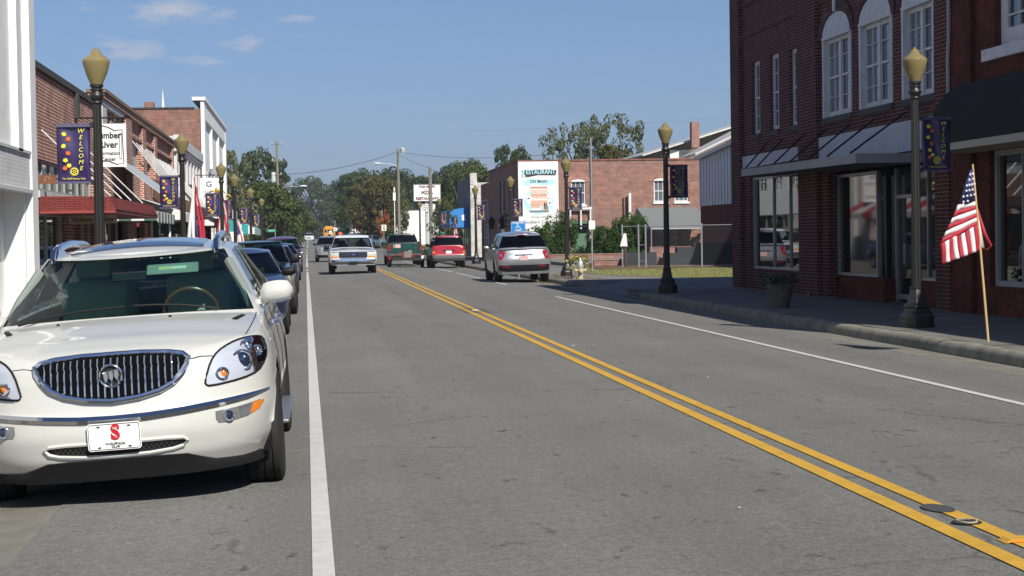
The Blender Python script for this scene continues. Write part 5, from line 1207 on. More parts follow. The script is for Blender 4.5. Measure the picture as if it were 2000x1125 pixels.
lc = thing('painted_building', (-5.15, 82, .07), 'white painted ornate brick store with tall upper windows', 'building')
m3 = mL(-5.15); b = MB()
ws_ = [(73.6+k*2.2, 74.9+k*2.2, 3.7, 5.0) for k in range(7)]
wall(b, m3, 72.3, 89.3, -.1, 5.75, ws_ + [(73.5, 79, .4, 2.4), (81, 88, .4, 2.4)], .2); b.quad((-20, 72.3, 5.6), (-5.15, 72.3, 5.6), (-5.15, 89.3, 5.6), (-20, 89.3, 5.6), 1); b.quad((-20, 72.3, 4), (-5.15, 72.3, 4), (-5.15, 72.3, 5.75), (-20, 72.3, 5.75)); b.build('wall', [BR_white, M_roof], lc)
b = MB(); mbox(b, m3, 72.25, 89.3, 5.4, 5.8, -.25, -.003); mbox(b, m3, 72.3, 89.3, 5.15, 5.25, -.15, -.003)
for k in range(8): u = 72.5+k*2.2; mbox(b, m3, u, u+.7, 2.9, 5.15, -.12, -.003)
for k in range(30): u = 72.4+k*.57; mbox(b, m3, u, u+.25, 5.26, 5.39, -.2, -.003)
b.build('cornice', M_trimw, lc)
for h in ws_: window(lc, m3, *h, d=.12, cols=2, rows=2, fr=.08)
shopwin(lc, m3, 73.5, 79, .4, 2.4, .15, [76]); shopwin(lc, m3, 81, 88, .4, 2.4, .15, [84])
awning(lc, m3, 73, 87.5, 3.25, 2.4, 1.5, [A_r, A_w], 9)
b = MB(); b.prism([(75, 3.9), (79, 3.9), (80, 3.25), (75, 3.25)], lambda u, z: m3(u, z, -.02), lambda u, z: m3(u, z, -.5)); b.build('dark_hood', mat('dark_hood', (.03, .04, .04), .8), lc)

ld = thing('stucco_building', (-5.0, 100, .07), 'tallest store on the left with white front and bare brown brick side wall', 'building')
m4 = mL(-5.0); b = MB()
wl = [(92+k*3.6, 94.2+k*3.6, 4.0, 5.2) for k in range(6)]
wall(b, m4, 89.3, 113.6, -.1, 8.5, wl + [(91, 111, .4, 2.6)], .2, 0); b.quad((-24, 89.3, -.1), (-5.0, 89.3, -.1), (-5.0, 89.3, 8.05), (-24, 89.3, 8.05), 1); b.quad((-24, 89.3, 8.0), (-5, 89.3, 8.0), (-5, 113.6, 8), (-24, 113.6, 8), 2); b.quad((-5, 113.6, -.1), (-24, 113.6, -.1), (-24, 113.6, 8.2), (-5, 113.6, 8.2), 1); b.build('wall', [M_stucco, BR_brown, M_roof], ld)
b = MB()
mbox(b, m4, 89.2, 90.4, -.1, 8.45, -.18, -.003); mbox(b, m4, 112.4, 113.6, -.1, 8.45, -.18, -.003); mbox(b, m4, 90.4, 112.4, 7.6, 8.45, -.16, -.003)
for u in (97, 104.5): mbox(b, m4, u, u+.8, 5.4, 7.6, -.14, -.003)
mbox(b, m4, 89.1, 113.7, 8.45, 8.62, -.25, .4); b.build('parapet_frame', M_stucco, ld)
for h in wl: window(ld, m4, *h, d=.12, cols=2, rows=2, fr=.1)
shopwin(ld, m4, 91, 111, .4, 2.6, .15, [95, 99, 103, 107])
b = MB(); b.box(-24, -5.3, 89.25, 89.6, 8.05, 8.13); b.build('coping', M_dkstone, ld)
b = MB(); b.box(-7.75, -7.3, 89.6, 90.4, 8, 8.42); b.build('chimney', BR_brown, ld)
ms2 = MX(-5.15, 1)
hang_sign('hanging_sign', -4.85, -3.95, 85, 2.95, 4.5, 'white double height shop sign partly hidden by the street clock', M_sw, [('G', -4.45, 4.2, .36, .01, 1.1), ('Healthy', -4.4, 3.85, .2, 0, 1), ('Family', -4.4, 3.2, .26, .002, 1)], mat('sign_grey', (.12, .14, .16), .6), wallx=-5.15)
le = thing('teal_awning_shop', (-5.0, 124, .07), 'low pale shop with teal and white striped awnings beyond the stucco store', 'building')
m6 = mL(-5.0); b = MB(); wall(b, m6, 118, 134, -.1, 3.7, [(119, 133, .5, 2.2)], .2); b.quad((-16, 118, -.1), (-5, 118, -.1), (-5, 118, 3.7), (-16, 118, 3.7)); b.quad((-16, 118, 3.6), (-5, 118, 3.6), (-5, 134, 3.6), (-16, 134, 3.6), 1); b.build('wall', [M_stucco, M_roof], le)
shopwin(le, m6, 119, 133, .5, 2.2, .15, [124, 129]); awning(le, m6, 118.2, 133.8, 3.0, 2.35, 1.7, [A_t, A_w], 11, val=.4)
b = MB(); b.box(-6.6, -5.0, 117.85, 117.95, 2.75, 3.3, 0); b.box(-7.4, -5.9, 117.85, 117.95, 3.35, 4.3, 0); b.build('shop_sign', mat('corrugated_white', (.5, .5, .5), .6), le)
wp = thing('display_panel', (-4.3, 112, .07), 'plain white panel standing behind the lamp posts', 'panel'); b = MB(); b.box(-4.9, -3.9, 113.9, 114.0, .35, 2.1); b.build('panel', M_sw, wp); b = MB(); b.box(-4.9, -4.84, 113.85, 114.05, .07, .35); b.box(-3.96, -3.9, 113.85, 114.05, .07, .35); b.build('foot', M_black, wp)
# church steeple far off
stp = thing('church_steeple', (-22.9, 300, 1), 'thin white steeple rising over the brick roofline', 'steeple'); b = MB(); b.lathe([(1, 1.4), (19, 1.3), (19.1, .62), (26.4, .03)], (-22.9, 300, 0), 8); b.build('spire', M_stucco, stp)

# ------------------------------------------------------------ right row beyond the restaurant
rc = thing('brick_building', (12, 119, .1), 'small shaded brick store next to the restaurant', 'building'); b = MB()
m7 = MX(12.0, -1); wall(b, m7, 117.05, 122.5, -.1, 5.1, [(118.5, 121.3, .5, 2.4)], .2); b.quad((12, 117.03, 4.8), (24, 117.03, 4.8), (24, 122.5, 4.8), (12, 122.5, 4.8), 1); b.quad((12, 122.5, -.1), (24, 122.5, -.1), (24, 122.5, 5.1), (12, 122.5, 5.1)); b.build('wall', [BR_rest, M_roof], rc); window(rc, m7, 118.5, 121.3, .5, 2.4, .12, 3, 2)
b = MB(); b.tube([(11.95, 117.3, .2), (11.95, 117.3, 3.9), (11.95, 118.8, 4.0), (11.95, 121, 3.95)], .04, 6); b.build('conduit', M_wpaint, rc)
rd = thing('painted_building', (12, 138, .1), 'narrow store with weathered white painted side wall and blue awning', 'building'); b = MB()
b.quad((12, 130.4, -.1), (20, 130.4, -.1), (20, 130.4, 5.5), (12, 130.4, 5.5), 2); b.quad((12, 130.4, 5.5), (12.5, 130.4, 5.5), (12.5, 130.4, 6.2), (12, 130.4, 6.2), 2); wall(b, m7, 130.4, 141.5, -.1, 5.9, [(132, 141, .5, 2.2)], .2); b.quad((12, 130.4, 5.4), (20, 130.4, 5.4), (20, 141.5, 5.4), (12, 141.5, 5.4), 1); b.box(12.02, 12.5, 130.5, 131.4, 5.4, 6.2, 2)
b.build('wall', [brick('grey_brick', (.26, .25, .24), (.18, .17, .17), (.3, .3, .3)), M_roof, brick('peeling_white', (.66, .66, .62), (.5, .48, .44), (.45, .42, .4), stain=(.28, .24, .2), stain_amt=.4)], rd); window(rd, m7, 132, 141, .5, 2.2, .12, 5, 1)
b = MB(); b.prism([(11.98, 2.25), (10.55, 2.25), (10.55, 3.45), (10.9, 3.6), (11.98, 3.75)], lambda a, c: (a, 131.5, c), lambda a, c: (a, 140, c)); ba = b.build('awning', A_bl, rd)
b = MB(); b.prism([(11.45, 2.75), (11.75, 2.78), (11.62, 3.0), (11.75, 3.25), (11.6, 3.12), (11.52, 3.22), (11.42, 3.1)], lambda a, c: (a, 131.46, c), lambda a, c: (a, 131.495, c)); b.build('awning_emblem', M_sw, ba)
re_ = thing('long_building', (12, 248, .8), 'long low white building behind the pizza sign', 'building'); b = MB()
b.box(11.6, 36, 245, 262, -.1, 5.3); b.build('wall', M_stucco, re_); b = MB()
for x in (13.6, 15.6, 19.2): b.box(x, x+.08, 244.93, 244.998, .8, 5.2)
b.box(11.5, 36.1, 244.9, 245.2, 5.3, 5.45); b.build('dark_trim', M_dkstone, re_); b = MB()
for k in range(22): x = 12.2+random.uniform(0, 1.3); z = random.uniform(3.0, 5.1); b.box(x, x+random.uniform(.05, .16), 244.95, 244.998, z, z+random.uniform(.02, .15))
b.build('peeling_paint', mat('stain_grey', (.2, .2, .2), .8), re_)

# ------------------------------------------------------------ street lamps and banners
M_pole = mat('lamp_pole_black', (.018, .017, .016), .42, var=.3, vscale=6, spec=.6); M_globe = None
def globe_mat():
    mt = bpy.data.materials.new('amber_globe'); mt.use_nodes = True; p = mt.node_tree.nodes['Principled BSDF']
    p.inputs['Base Color'].default_value = (.31, .255, .115, 1); p.inputs['Roughness'].default_value = .22; p.inputs['Subsurface Weight'].default_value = .35; p.inputs['Subsurface Radius'].default_value = (.05, .04, .015); p.inputs['Coat Weight'].default_value = .5; p.inputs['Transmission Weight'].default_value = .3; p.inputs['IOR'].default_value = 1.2
    return mt
M_globe = globe_mat()
def make_lamp():
    t = thing('street_lamp', (0, 0, 0), 'x', 'street lamp', 'lamp posts along the main street')
    b = MB(); b.lathe([(0, .26), (.03, .26), (.035, .25), (.17, .25), (.2, .235), (.24, .19), (.28, .185), (.31, .20), (.33, .19), (.36, .145), (.42, .125), (.5, .11), (.56, .095), (.57, .105), (.60, .105), (.61, .085)], seg=8, a0=R(22.5)); b.build('base', M_pole, t, world=False)
    b = MB(); b.lathe([(.6, .077), (3.38, .058)], seg=24, cap=False, flute=.10); b.build('pole', M_pole, t, world=False)
    b = MB(); b.lathe([(3.36, .06), (3.37, .07), (3.39, .07), (3.40, .062), (3.43, .08), (3.46, .095), (3.49, .095), (3.51, .072), (3.535, .072), (3.54, .088), (3.56, .088), (3.565, .07), (3.585, .07), (3.59, .09), (3.625, .09)], seg=24); b.build('collar', M_pole, t, smooth=True, world=False, angle=50)
    b = MB(); b.lathe([(3.62, .08), (3.66, .095), (3.75, .135), (3.85, .168), (3.91, .182), (3.94, .185), (3.955, .178), (3.985, .14), (4.01, .105), (4.03, .082), (4.035, .075), (4.07, .06), (4.095, .035), (4.10, .02), (4.115, .018), (4.13, .004)], seg=28); b.build('globe', M_globe, t, smooth=True, world=False, angle=50)
    return t
lamp0 = make_lamp()
leaf_shape = [(0, .5), (.12, .25), (.35, .35), (.28, .12), (.5, .05), (.3, -.08), (.35, -.3), (.1, -.2), (0, -.5), (-.1, -.2), (-.35, -.3), (-.3, -.08), (-.5, .05), (-.28, .12), (-.35, .35), (-.12, .25)]
M_bc = mat('banner_purple', (.035, .022, .10), .35, coat=.4, var=.15, vscale=5)
def make_banner(side):
    t = thing('banner', (0, 0, 0), 'x', 'banner', 'welcome banners on the lamp posts'); x0, x1 = (.10, .54) if side > 0 else (-.54, -.10); z0, z1 = 2.30, 3.10; xm = (x0+x1)/2
    def yy(x, z): return .012*math.sin(x*22+z*3)+.018*math.sin(z*7+x*5)*(1-abs((z-2.7)/.45)**2)
    b = MB(); P = [[(lerp(x0, x1, i/10), yy(lerp(x0, x1, i/10), lerp(z0, z1, j/14)), lerp(z0, z1, j/14)) for j in range(15)] for i in range(11)]; b.grid(P); b.build('cloth', M_bc, t, smooth=True, world=False, solid=.004)
    b = MB(); b.box(x0, x1, -.035, .02, z1-.045, z1-.0); b.box(x0, x1, -.035, .02, z0, z0+.028); b.build('banner_hem', mat('banner_hem', (.10, .09, .16), .25, coat=.6), t, world=False)
    def T(x, z): return Matrix(((1, 0, 0, x), (0, 0, -1, yy(x, z)-.022), (0, 1, 0, z), (0, 0, 0, 1)))
    b = MB()
    for k, ch in enumerate('WELCOME'): x, z = x0+.315, z1-.10-k*.083; b.text(ch, .082, T(x, z), 0, bold=.0, shear=.25, sx=1.0)
    b.text('Fair Bluff Rotary Club', .036, T(xm, z0+.065), 0, bold=.0, sx=.95)
    cx, cz = x0+.225, z0+.16
    b.tube([(cx+.043*math.cos(a), yy(cx, cz)-.022, cz+.043*math.sin(a)) for a in [2*math.pi*k/24 for k in range(24)]], .007, 5, 0, True)
    for k in range(24): a = 2*math.pi*k/24; b.obox((cx+.054*math.cos(a), yy(cx, cz)-.022, cz+.054*math.sin(a)), (.008, .004, .006), (0, -a, 0))
    for k in range(6): a = math.pi*k/3; b.tube([(cx+.012*math.cos(a), yy(cx, cz)-.022, cz+.012*math.sin(a)), (cx+.04*math.cos(a), yy(cx, cz)-.022, cz+.04*math.sin(a))], .004, 4)
    b.tube([(cx+.014*math.cos(a), yy(cx, cz)-.022, cz+.014*math.sin(a)) for a in [2*math.pi*k/12 for k in range(12)]], .005, 4, 0, True)
    b.build('lettering', mat('banner_yellow', (.80, .72, .10), .5), t, world=False)
    for k, (x, z, c) in enumerate(((.10, .66, 0), (.155, .595, 1), (.095, .50, 0), (.15, .405, 1), (.115, .31, 0), (.16, .24, 0), (.105, .205, 1))):
        b = MB(); X, Z = x0+x, z0+z; a = random.uniform(-.8, .8); s_ = .075
        pts = [(X+s_*(p*math.cos(a)-q*math.sin(a)), Z+s_*(p*math.sin(a)+q*math.cos(a))) for p, q in leaf_shape]
        b.add([(p, yy(X, Z)-.024, q) for p, q in pts]+[(X, yy(X, Z)-.024, Z)], [(i, (i+1) % 16, 16) for i in range(16)]); b.build('printed_leaf', mat('leaf_yellow', (.85, .75, .03), .5) if c == 0 else mat('leaf_orange', (.80, .14, .02), .5), t, world=False)
    b = MB(); s_ = 1 if side > 0 else -1
    for z in (z1-.02, z0+.015): b.tube([(0, .0, z), (s_*.56, .0, z)], .011, 6); b.obox((s_*.07, 0, z), (.05, .06, .07))
    b.build('banner_arm', M_pole, t, world=False); return t
bR, bL = make_banner(1), make_banner(-1)
lamps = [(8.95, 25.6, 1), (8.66, 42.6, 1), (8.98, 61.4, 1), (9.15, 79.8, 1), (8.9, 93.9, 1), (9.2, 123.6, 1), (8.7, 137, 1), (-2.75, 24.6, -1), (-2.95, 44.2, -1), (-2.78, 61.0, -1), (-2.75, 71.4, -1), (-2.72, 91, -1), (-2.7, 113.4, -1)]
LR = ['nearest right hand lamp post, behind the flag, tallest on the shaded pavement', 'black lamp post at the corner of the shaded driveway', 'lamp post beside the hydrant and planter', 'lamp post in front of the painted wall sign edge', 'lamp post between the red car and the silver car, with square base in sun', 'lamp post just left of the blue awning', 'small lamp post below the pizza sign',
      'nearest left hand lamp post, in front of the white hanging sign', 'second lamp post on the left, behind the red white and blue flag', 'third lamp post on the left, touching the street clock', 'fourth lamp post on the left, just past the clock', 'fifth lamp post on the left, before the trees', 'sixth and farthest left hand lamp post']
used = {1: False, -1: False}; first = True
for (x, y, s_), lab in zip(lamps, LR):
    z = (.134 if s_ > 0 else .072) + gy(y)
    if first: lamp0.location = (x, y, z); lamp0['label'] = lab; first = False
    else: dup(lamp0, loc=(x, y, z), label=lab)
    bl = 'purple welcome banner on the ' + lab.split(',')[0].replace('black ', '').replace('small ', '')
    src = bR if s_ > 0 else bL
    if s_ > 0 and y > 130: continue
    ry = R(random.uniform(-3, 3)) if y > 50 else 0
    if not used[s_]: src.location = (x, y, z); src['label'] = bl; used[s_] = True
    else: dup(src, loc=(x, y, z), rot=(0, 0, ry), label=bl)

# ------------------------------------------------------------ flags, planters, hydrant, clock
F_r, F_w, F_b = mat('flag_red', (.40, .02, .04), .7), mat('flag_white', (.72, .70, .70), .7), mat('flag_blue', (.03, .04, .14), .7)
fg = thing('flag', (8.59, 21.94, .14), 'large stars and stripes flag on a slim leaning wooden pole at the kerb', 'flag')
px = 3500/22.6
def fp_(u, v, d=0): return (8.59+(u-1928)/px*(1.0 if u > 1890 else 1.0), 21.9-d, .14+(667-v)/px)
b = MB(); b.tube([fp_(1928, 667), fp_(1913, 480), fp_(1899, 318)], [.017, .016, .013], 8); b.build('flagpole', mat('pine_pole', (.55, .38, .17), .5), fg)
def patch4(b, c, n, cols_, along='v', wave=.02, seg=10, d0=.03):
    TL, TR, BR_, BL = c
    for k in range(n):
        P = []
        for i in range(2):
            f = (k+i)/n; row = []
            for j in range(seg+1):
                g = j/seg; a, e = (f, g) if along == 'v' else (g, f)     # a = down, e = right
                p = [lerp(lerp(TL[q], TR[q], e), lerp(BL[q], BR_[q], e), a) for q in (0, 1)]; dd = d0+wave*math.sin(e*7+a*4)+wave*.5*math.sin(e*15)
                row.append(fp_(p[0], p[1], dd*(1-.7*(e if along else 0))))
            P.append(row)
        b.grid(P, cols_[k % len(cols_)])
b = MB(); patch4(b, [(1892, 330), (1899, 328), (1903, 392), (1866, 398)], 1, [2], seg=12)
patch4(b, [(1866, 397), (1903, 391), (1907, 438), (1830, 474)], 6, [1, 0, 1, 0, 1, 0])
patch4(b, [(1830, 473), (1907, 437), (1913, 487), (1834, 513)], 9, [0, 1, 0, 1, 0, 1, 0, 1, 0], along='h')
b.grid([[fp_(1909, 408, -.03), fp_(1913, 440, -.03), fp_(1917, 480, -.03)], [fp_(1915, 430, -.06), fp_(1922, 460, -.08), fp_(1926, 485, -.06)]], 1)
b.grid([[fp_(1908, 405, -.06), fp_(1922, 452, -.08), fp_(1936, 484, -.06)], [fp_(1912, 405, -.04), fp_(1930, 455, -.06), fp_(1941, 478, -.05)]], 0)
b.grid([[fp_(1926, 485, -.06), fp_(1929, 487, -.06)], [fp_(1936, 484, -.06), fp_(1941, 478, -.05)]], 0)
fc = b.build('flag_cloth', [F_r, F_w, F_b], fg, smooth=True, solid=.004)
b = MB()
for k in range(22):
    r_, c_ = divmod(k, 4); f = .12+r_*.16; e = .12+c_*.25+(r_ % 2)*.1
    if e > .95: continue
    TL, TR, BR_, BL = [(1892, 330), (1899, 328), (1903, 392), (1866, 398)]; p = [lerp(lerp(TL[q], TR[q], e), lerp(BL[q], BR_[q], e), f) for q in (0, 1)]
    if f < .3 and c_ % 2: continue
    c = fp_(p[0], p[1], .075); s_ = .02
    pts = [(c[0]+(s_ if q % 2 == 0 else s_*.4)*math.sin(q*math.pi/5), c[1], c[2]+(s_ if q % 2 == 0 else s_*.4)*math.cos(q*math.pi/5)) for q in range(10)]
    b.add(pts+[c], [(i, (i+1) % 10, 10) for i in range(10)])
b.build('stars', F_w, fc)
def drape(name, x, y, zb_, h, w_, cols_, label, canton=False, pole=M_sw, top=None):
    t = thing(name, (x, y, .07), label, 'flag'); b = MB(); b.tube([(x, y, .07), (x+.05, y, zb_+h+.05)], .015, 6); b.build('flagpole', pole, t)
    b = MB(); n = len(cols_)
    for k in range(n):
        P = []
        for i in range(2):
            f = (k+i)/n; row = []
            for j in range(11):
                g = j/10; ww = w_*(.15+.85*g**.8); xx = x+.03-ww*.35+ww*f; row.append((xx+.03*math.sin(g*6+k), y-.03-.05*math.sin(k*1.9+g*2), zb_+h*(1-g)+.08*f*g))
            P.append(row)
        b.grid(P, cols_[k])
    c = b.build('flag_cloth', [F_r, F_w, F_b], t, smooth=True, solid=.004)
    if canton:
        b = MB(); P = [[(x+.03-w_*.2+w_*.45*f*(.2+.8*g), y-.09, zb_+h*(1-.42*g)) for g in (0, .5, 1)] for f in (0, 1)]; b.grid(P)
        b.build('canton', F_b, c)
    return t
drape('flag', -3.1, 50.5, 1.35, 2.0, .5, [1, 1, 2, 0, 0], 'long red white and blue drapery flag hanging by the second left lamp post')
drape('flag', -3.05, 66, 1.35, 1.9, .55, [0, 1, 0, 1, 0, 1, 0], 'stars and stripes flag hanging in front of the street clock', True)
drape('flag', -3.0, 80, 1.0, 1.45, .5, [0, 1, 0, 1, 0, 1], 'smaller stars and stripes flag past the clock', True)
drape('flag', 10.35, 125, 1.2, 1.6, .4, [0, 1, 0, 1, 0], 'small stars and stripes flag by the far street tree', True)
def clock():
    x, y, z = -3.5, 73, 2.85; t = thing('street_clock', (x, y, .07), 'round double faced street clock with gold scrollwork on top', 'clock')
    b = MB(); b.lathe([(.07, .2), (.5, .18), (.6, .1), (2.3, .07), (2.4, .12)], (x, y, 0), 12); b.build('clock_post', M_pole, t)
    b = MB(); b.lathe([(-.14, .38), (-.14, .46), (.14, .46), (.14, .38)], (x, y, z), 28, 'y'); b.build('clock_case', M_pole, t)
    b = MB(); b.lathe([(.15, .001), (.15, .385)], (x, y-.30, z), 28, 'y', cap=False); b.build('clock_face', M_sw, t)
    b = MB()
    for k in range(12): a = 2*math.pi*k/12; b.obox((x+.31*math.sin(a), y-.165, z+.31*math.cos(a)), (.025, .01, .07), (0, a, 0))
    b.tube([(x, y-.17, z), (x+.13, y-.17, z+.12)], .012, 4); b.tube([(x, y-.17, z), (x-.08, y-.17, z+.25)], .01, 4); b.build('clock_hands', M_black, t)
    b = MB()
    for s_ in (-1, 1):
        b.tube([(x+s_*(.42+.12*math.cos(a)*(1-a/9)), y, z+.45+.12*math.sin(a)*(1-a/9)) for a in [k*.5 for k in range(14)]], .03, 6)
        b.tube([(x+s_*(.18+.14*math.cos(a)), y, z+.6+.12*math.sin(a)) for a in [k*.5 for k in range(9)]], .035, 6)
    b.ball((x, y, z+.72), (.1, .06, .14)); b.build('scrollwork', mat('gold_leaf', (.65, .45, .10), .3, .7), t)
clock()
hy = thing('fire_hydrant', (8.85, 57.6, .134), 'yellow fire hydrant with silver cap at the kerb', 'hydrant')
b = MB(); b.lathe([(.134, .12), (.16, .12), (.17, .085), (.5, .085), (.52, .11), (.55, .11)], (8.85, 57.6, 0), 14); b.build('barrel', mat('hydrant_yellow', (.52, .45, .30), .6, var=.3, vscale=9), hy, smooth=True, angle=50)
b = MB(); b.lathe([(.55, .105), (.6, .105), (.68, .09), (.74, .05), (.76, .028), (.84, .022), (.84, .001)], (8.85, 57.6, 0), 14); b.build('cap', mat('hydrant_silver', (.62, .64, .66), .35, .6), hy, smooth=True, angle=50)
for a in (-1, 1): b = MB(); b.lathe([(-.0, .045), (.15, .045), (.155, .06), (.19, .06), (.2, .03)], (8.85, 57.6, .42), 10, 'x'); b.v = [(8.85+(v[0]-8.85)*a, v[1], v[2]) for v in b.v]; b.build('nozzle', mat('hydrant_yellow', (.52, .45, .30), .6), hy, smooth=True, angle=50)
b = MB(); b.lathe([(-.21, .05), (-.17, .075), (0, .075)], (8.85, 57.6, .40), 12, 'y'); b.v = [(v[0], 57.6-abs(v[1]-57.6), v[2]) for v in b.v]; b.build('front_nozzle', mat('hydrant_yellow', (.52, .45, .30), .6), hy, smooth=True, angle=50)
def planter(x, y, z, r, h, label, mt, leaf, n=160, sp=1.0, square=False, droop=.2):
    t = thing('planter', (x, y, z), label, 'planter'); b = MB(); sg_ = 4 if square else 16
    b.lathe([(z, r*.68), (z+.03, r*.72), (z+h*.85, r*.95), (z+h*.86, r*1.05), (z+h, r*1.05), (z+h, r*.85), (z+h*.9, r*.8), (z+h*.9, .01)], (x, y, 0), sg_, a0=R(45) if square else 0, cap=False); b.build('pot', mt, t, smooth=not square, angle=40)
    b = MB()
    for k in range(n):
        a = random.uniform(0, 6.28); rr = r*sp*random.uniform(.1, 1.15); zz = z+h+random.uniform(-droop, .16)*(1 if rr > r*.8 else .6)+.04; c = Vector((x+rr*math.cos(a), y+rr*math.sin(a), max(zz, z+h if rr < r else zz)))
        s_ = random.uniform(.03, .075); e1 = Vector((random.uniform(-1, 1), random.uniform(-1, 1), random.uniform(-.4, 1))).normalized(); e2 = e1.cross(Vector((random.uniform(-1, 1), random.uniform(-1, 1), 1))).normalized()
        b.add([c-e1*s_, c+e2*s_*.5, c+e1*s_, c-e2*s_*.5], [(0, 1, 2, 3)], random.choice(range(len(leaf))))
    b.build('plants', leaf, t)
LG, LY, LD = mat('leaf_green', (.06, .12, .03), .7), mat('leaf_lime', (.35, .36, .06), .7), mat('leaf_rust', (.20, .07, .03), .7)
M_pot = mat('aggregate_pot', (.26, .25, .21), .9, var=.5, vscale=14, bump=1, bscale=60)
planter(8.95, 58.9, .134, .36, .58, 'square aggregate planter spilling yellow green vines behind the hydrant', M_pot, [LY, LG, LD, LY], 420, 1.15, True, .4)
planter(8.95, 33.3, .134, .26, .45, 'round concrete planter with low green plants in the shade', mat('mossy_pot', (.16, .15, .12), .95, var=.5, vscale=9), [mat('leaf_shade', (.05, .09, .03), .7)], 300, 1.25, False, .05)
planter(8.4, 97.6, .134, .3, .55, 'empty looking concrete planter just past the red car', M_pot, [LG], 30, .6)

# ------------------------------------------------------------ road signs and poles
def post_sign(name, x, y, z0, z1, hgt, w_, label, mt, post=M_galv, cat='sign', draw=None, base=.07, thick=.02, rnd=.03, diamond=False, pw=.03):
    t = thing(name, (x, y, base+gy(y)), label, cat); g_ = gy(y)
    b = MB(); b.tube([(x, y+.04, base+g_), (x, y+.04, hgt+g_)], pw, 6); b.build('post', post, t)
    b = MB(); cz = (z0+z1)/2+g_; o = [(x, cz+w_/2), (x+w_/2, cz), (x, cz-w_/2), (x-w_/2, cz)] if diamond else rrect(x, cz, w_, z1-z0, rnd)
    b.prism(o[::-1], lambda a, c: (a, y+.01, c), lambda a, c: (a, y-.01, c)); p = b.build('panel', mt, t)
    if draw: draw(t, x, y-.014, cz)
    return t
M_rblue, M_rgreen = mat('road_sign_blue', (.02, .20, .55), .35), mat('road_sign_green', (.01, .28, .16), .4)
def TM(x, y, z): return Matrix(((1, 0, 0, x), (0, 0, -1, y), (0, 1, 0, z), (0, 0, 0, 1)))
def d_acc(t, x, y, z):
    b = MB(); b.text('HANDICAPPED', .085, TM(x, y, z+.15), 0, bold=.001, sx=.8); b.text('PARKING', .075, TM(x, y, z-.165), 0, bold=.001, sx=.9)
    b.ball((x-.03, y, z+.10), (.025, .006, .025), 10, 6); b.tube([(x-.03, y, z+.06), (x-.02, y, z-.02), (x+.06, y, z-.025), (x+.1, y, z-.1), (x+.13, y, z-.09)], .012, 5); b.tube([(x-.025, y, z+.03), (x+.06, y, z+.03)], .009, 5)
    b.tube([(x-.0+.085*math.cos(a), y, z-.045+.08*math.sin(a)) for a in [R(100+k*16) for k in range(15)]], .011, 5)
    b.tube([(a, y, c) for a, c in rrect(x, z, .52, .38, .04)], .004, 4, 0, True); b.build('symbol', M_sw, t)
post_sign('accessible_parking_sign', 7.95, 67, 1.70, 2.12, 2.1, .55, 'blue wheelchair parking sign showing above the silver car', M_rblue, draw=d_acc, base=.0)
post_sign('road_sign', 11.0, 68.5, 1.78, 2.12, 2.1, .24, 'small blank white sign on a metal post before the shrubs', M_sw, base=.13)
def d35(t, x, y, z): b = MB(); b.text('SPEED\nLIMIT', .14, TM(x, y, z+.16), 0, bold=.002); b.text('35', .34, TM(x, y, z-.14), 0, bold=.012); b.tube([(a, y, c) for a, c in rrect(x, z, .54, .68, .03)], .006, 4, 0, True); b.build('lettering', M_ink, t)
post_sign('speed_limit_sign', 8.9, 205, 1.95, 2.67, 2.6, .58, 'white speed limit sign reading 35 behind the green pickup', M_sw, draw=d35)
def d_diam(t, x, y, z): b = MB(); b.tube([(x, y, z-.18), (x, y, z+.18)], .04, 4); b.tube([(x-.15, y, z), (x+.15, y, z)], .03, 4); b.build('symbol', M_ink, t)
post_sign('warning_sign', -1.6, 255, 1.1, 1.9, 1.7, .95, 'pale diamond warning sign far down the left side', mat('pale_yellow', (.62, .60, .50), .5), draw=d_diam, diamond=True)
t = thing('street_name_sign', (-2.9, 150, .1), 'green street name blade beside the left utility pole', 'sign'); b = MB(); b.tube([(-2.5, 150, .1), (-2.5, 150, 2.3)], .035, 6); b.build('post', M_galv, t); b = MB(); b.box(-3.15, -2.45, 149.97, 150.0, 2.2, 2.42); b.build('blade', M_rgreen, t); b = MB(); b.text('MAIN ST', .13, TM(-2.8, 149.96, 2.31), 0, bold=.001); b.build('lettering', M_sw, t)
post_sign('street_name_sign', 11.3, 150, 1.62, 1.85, 1.95, .8, 'small green street name sign by the far street tree', M_rgreen)
# route marker cluster and orange work flags
t = thing('route_marker_signs', (7, 240, .7), 'cluster of white route shields and green sign above the white pickup', 'sign'); g_ = gy(240); b = MB()
for x in (3.9, 6.0, 6.95): b.tube([(x, 240.1, g_), (x, 240.1, g_+3.3)], .06, 6)
b.build('post', M_galv, t)
for (x, z, w_, h_, mt) in ((6.05, 2.9, .35, .28, M_sw), (6.05, 2.4, .5, .45, M_sw), (6.1, 1.9, .45, .42, M_sw), (3.95, 2.1, .5, .45, M_sw), (3.3, 1.7, .45, .4, M_sw), (4.5, 2.2, .4, .2, M_sw)):
    b = MB(); b.prism(rrect(x, z+g_, w_, h_, .08)[::-1], lambda a, c: (a, 240, c), lambda a, c: (a, 239.96, c)); p_ = b.build('shield', mt, t)
    b = MB(); b.box(x-.1, x+.1, 239.93, 239.95, z+g_-.04, z+g_+.04); b.build('numeral', M_ink, p_)
b = MB(); b.prism(rrect(4.85, 1.85+g_, .8, .55, .05)[::-1], lambda a, c: (a, 240, c), lambda a, c: (a, 239.96, c)); b.build('green_sign', M_rgreen, t)
t = thing('work_zone_flags', (7.3, 236, .7), 'bright orange work zone flags over a pale barrier', 'flag'); b = MB(); M_or = mat('safety_orange', (.9, .13, .03), .7)
b.grid([[(6.4+.12*i, 236, 3.9-.12*i-.22*j+.05*math.sin(i+j)+g_-.75) for j in range(5)] for i in range(8)]); b.build('flag_cloth', M_or, t, solid=.02)
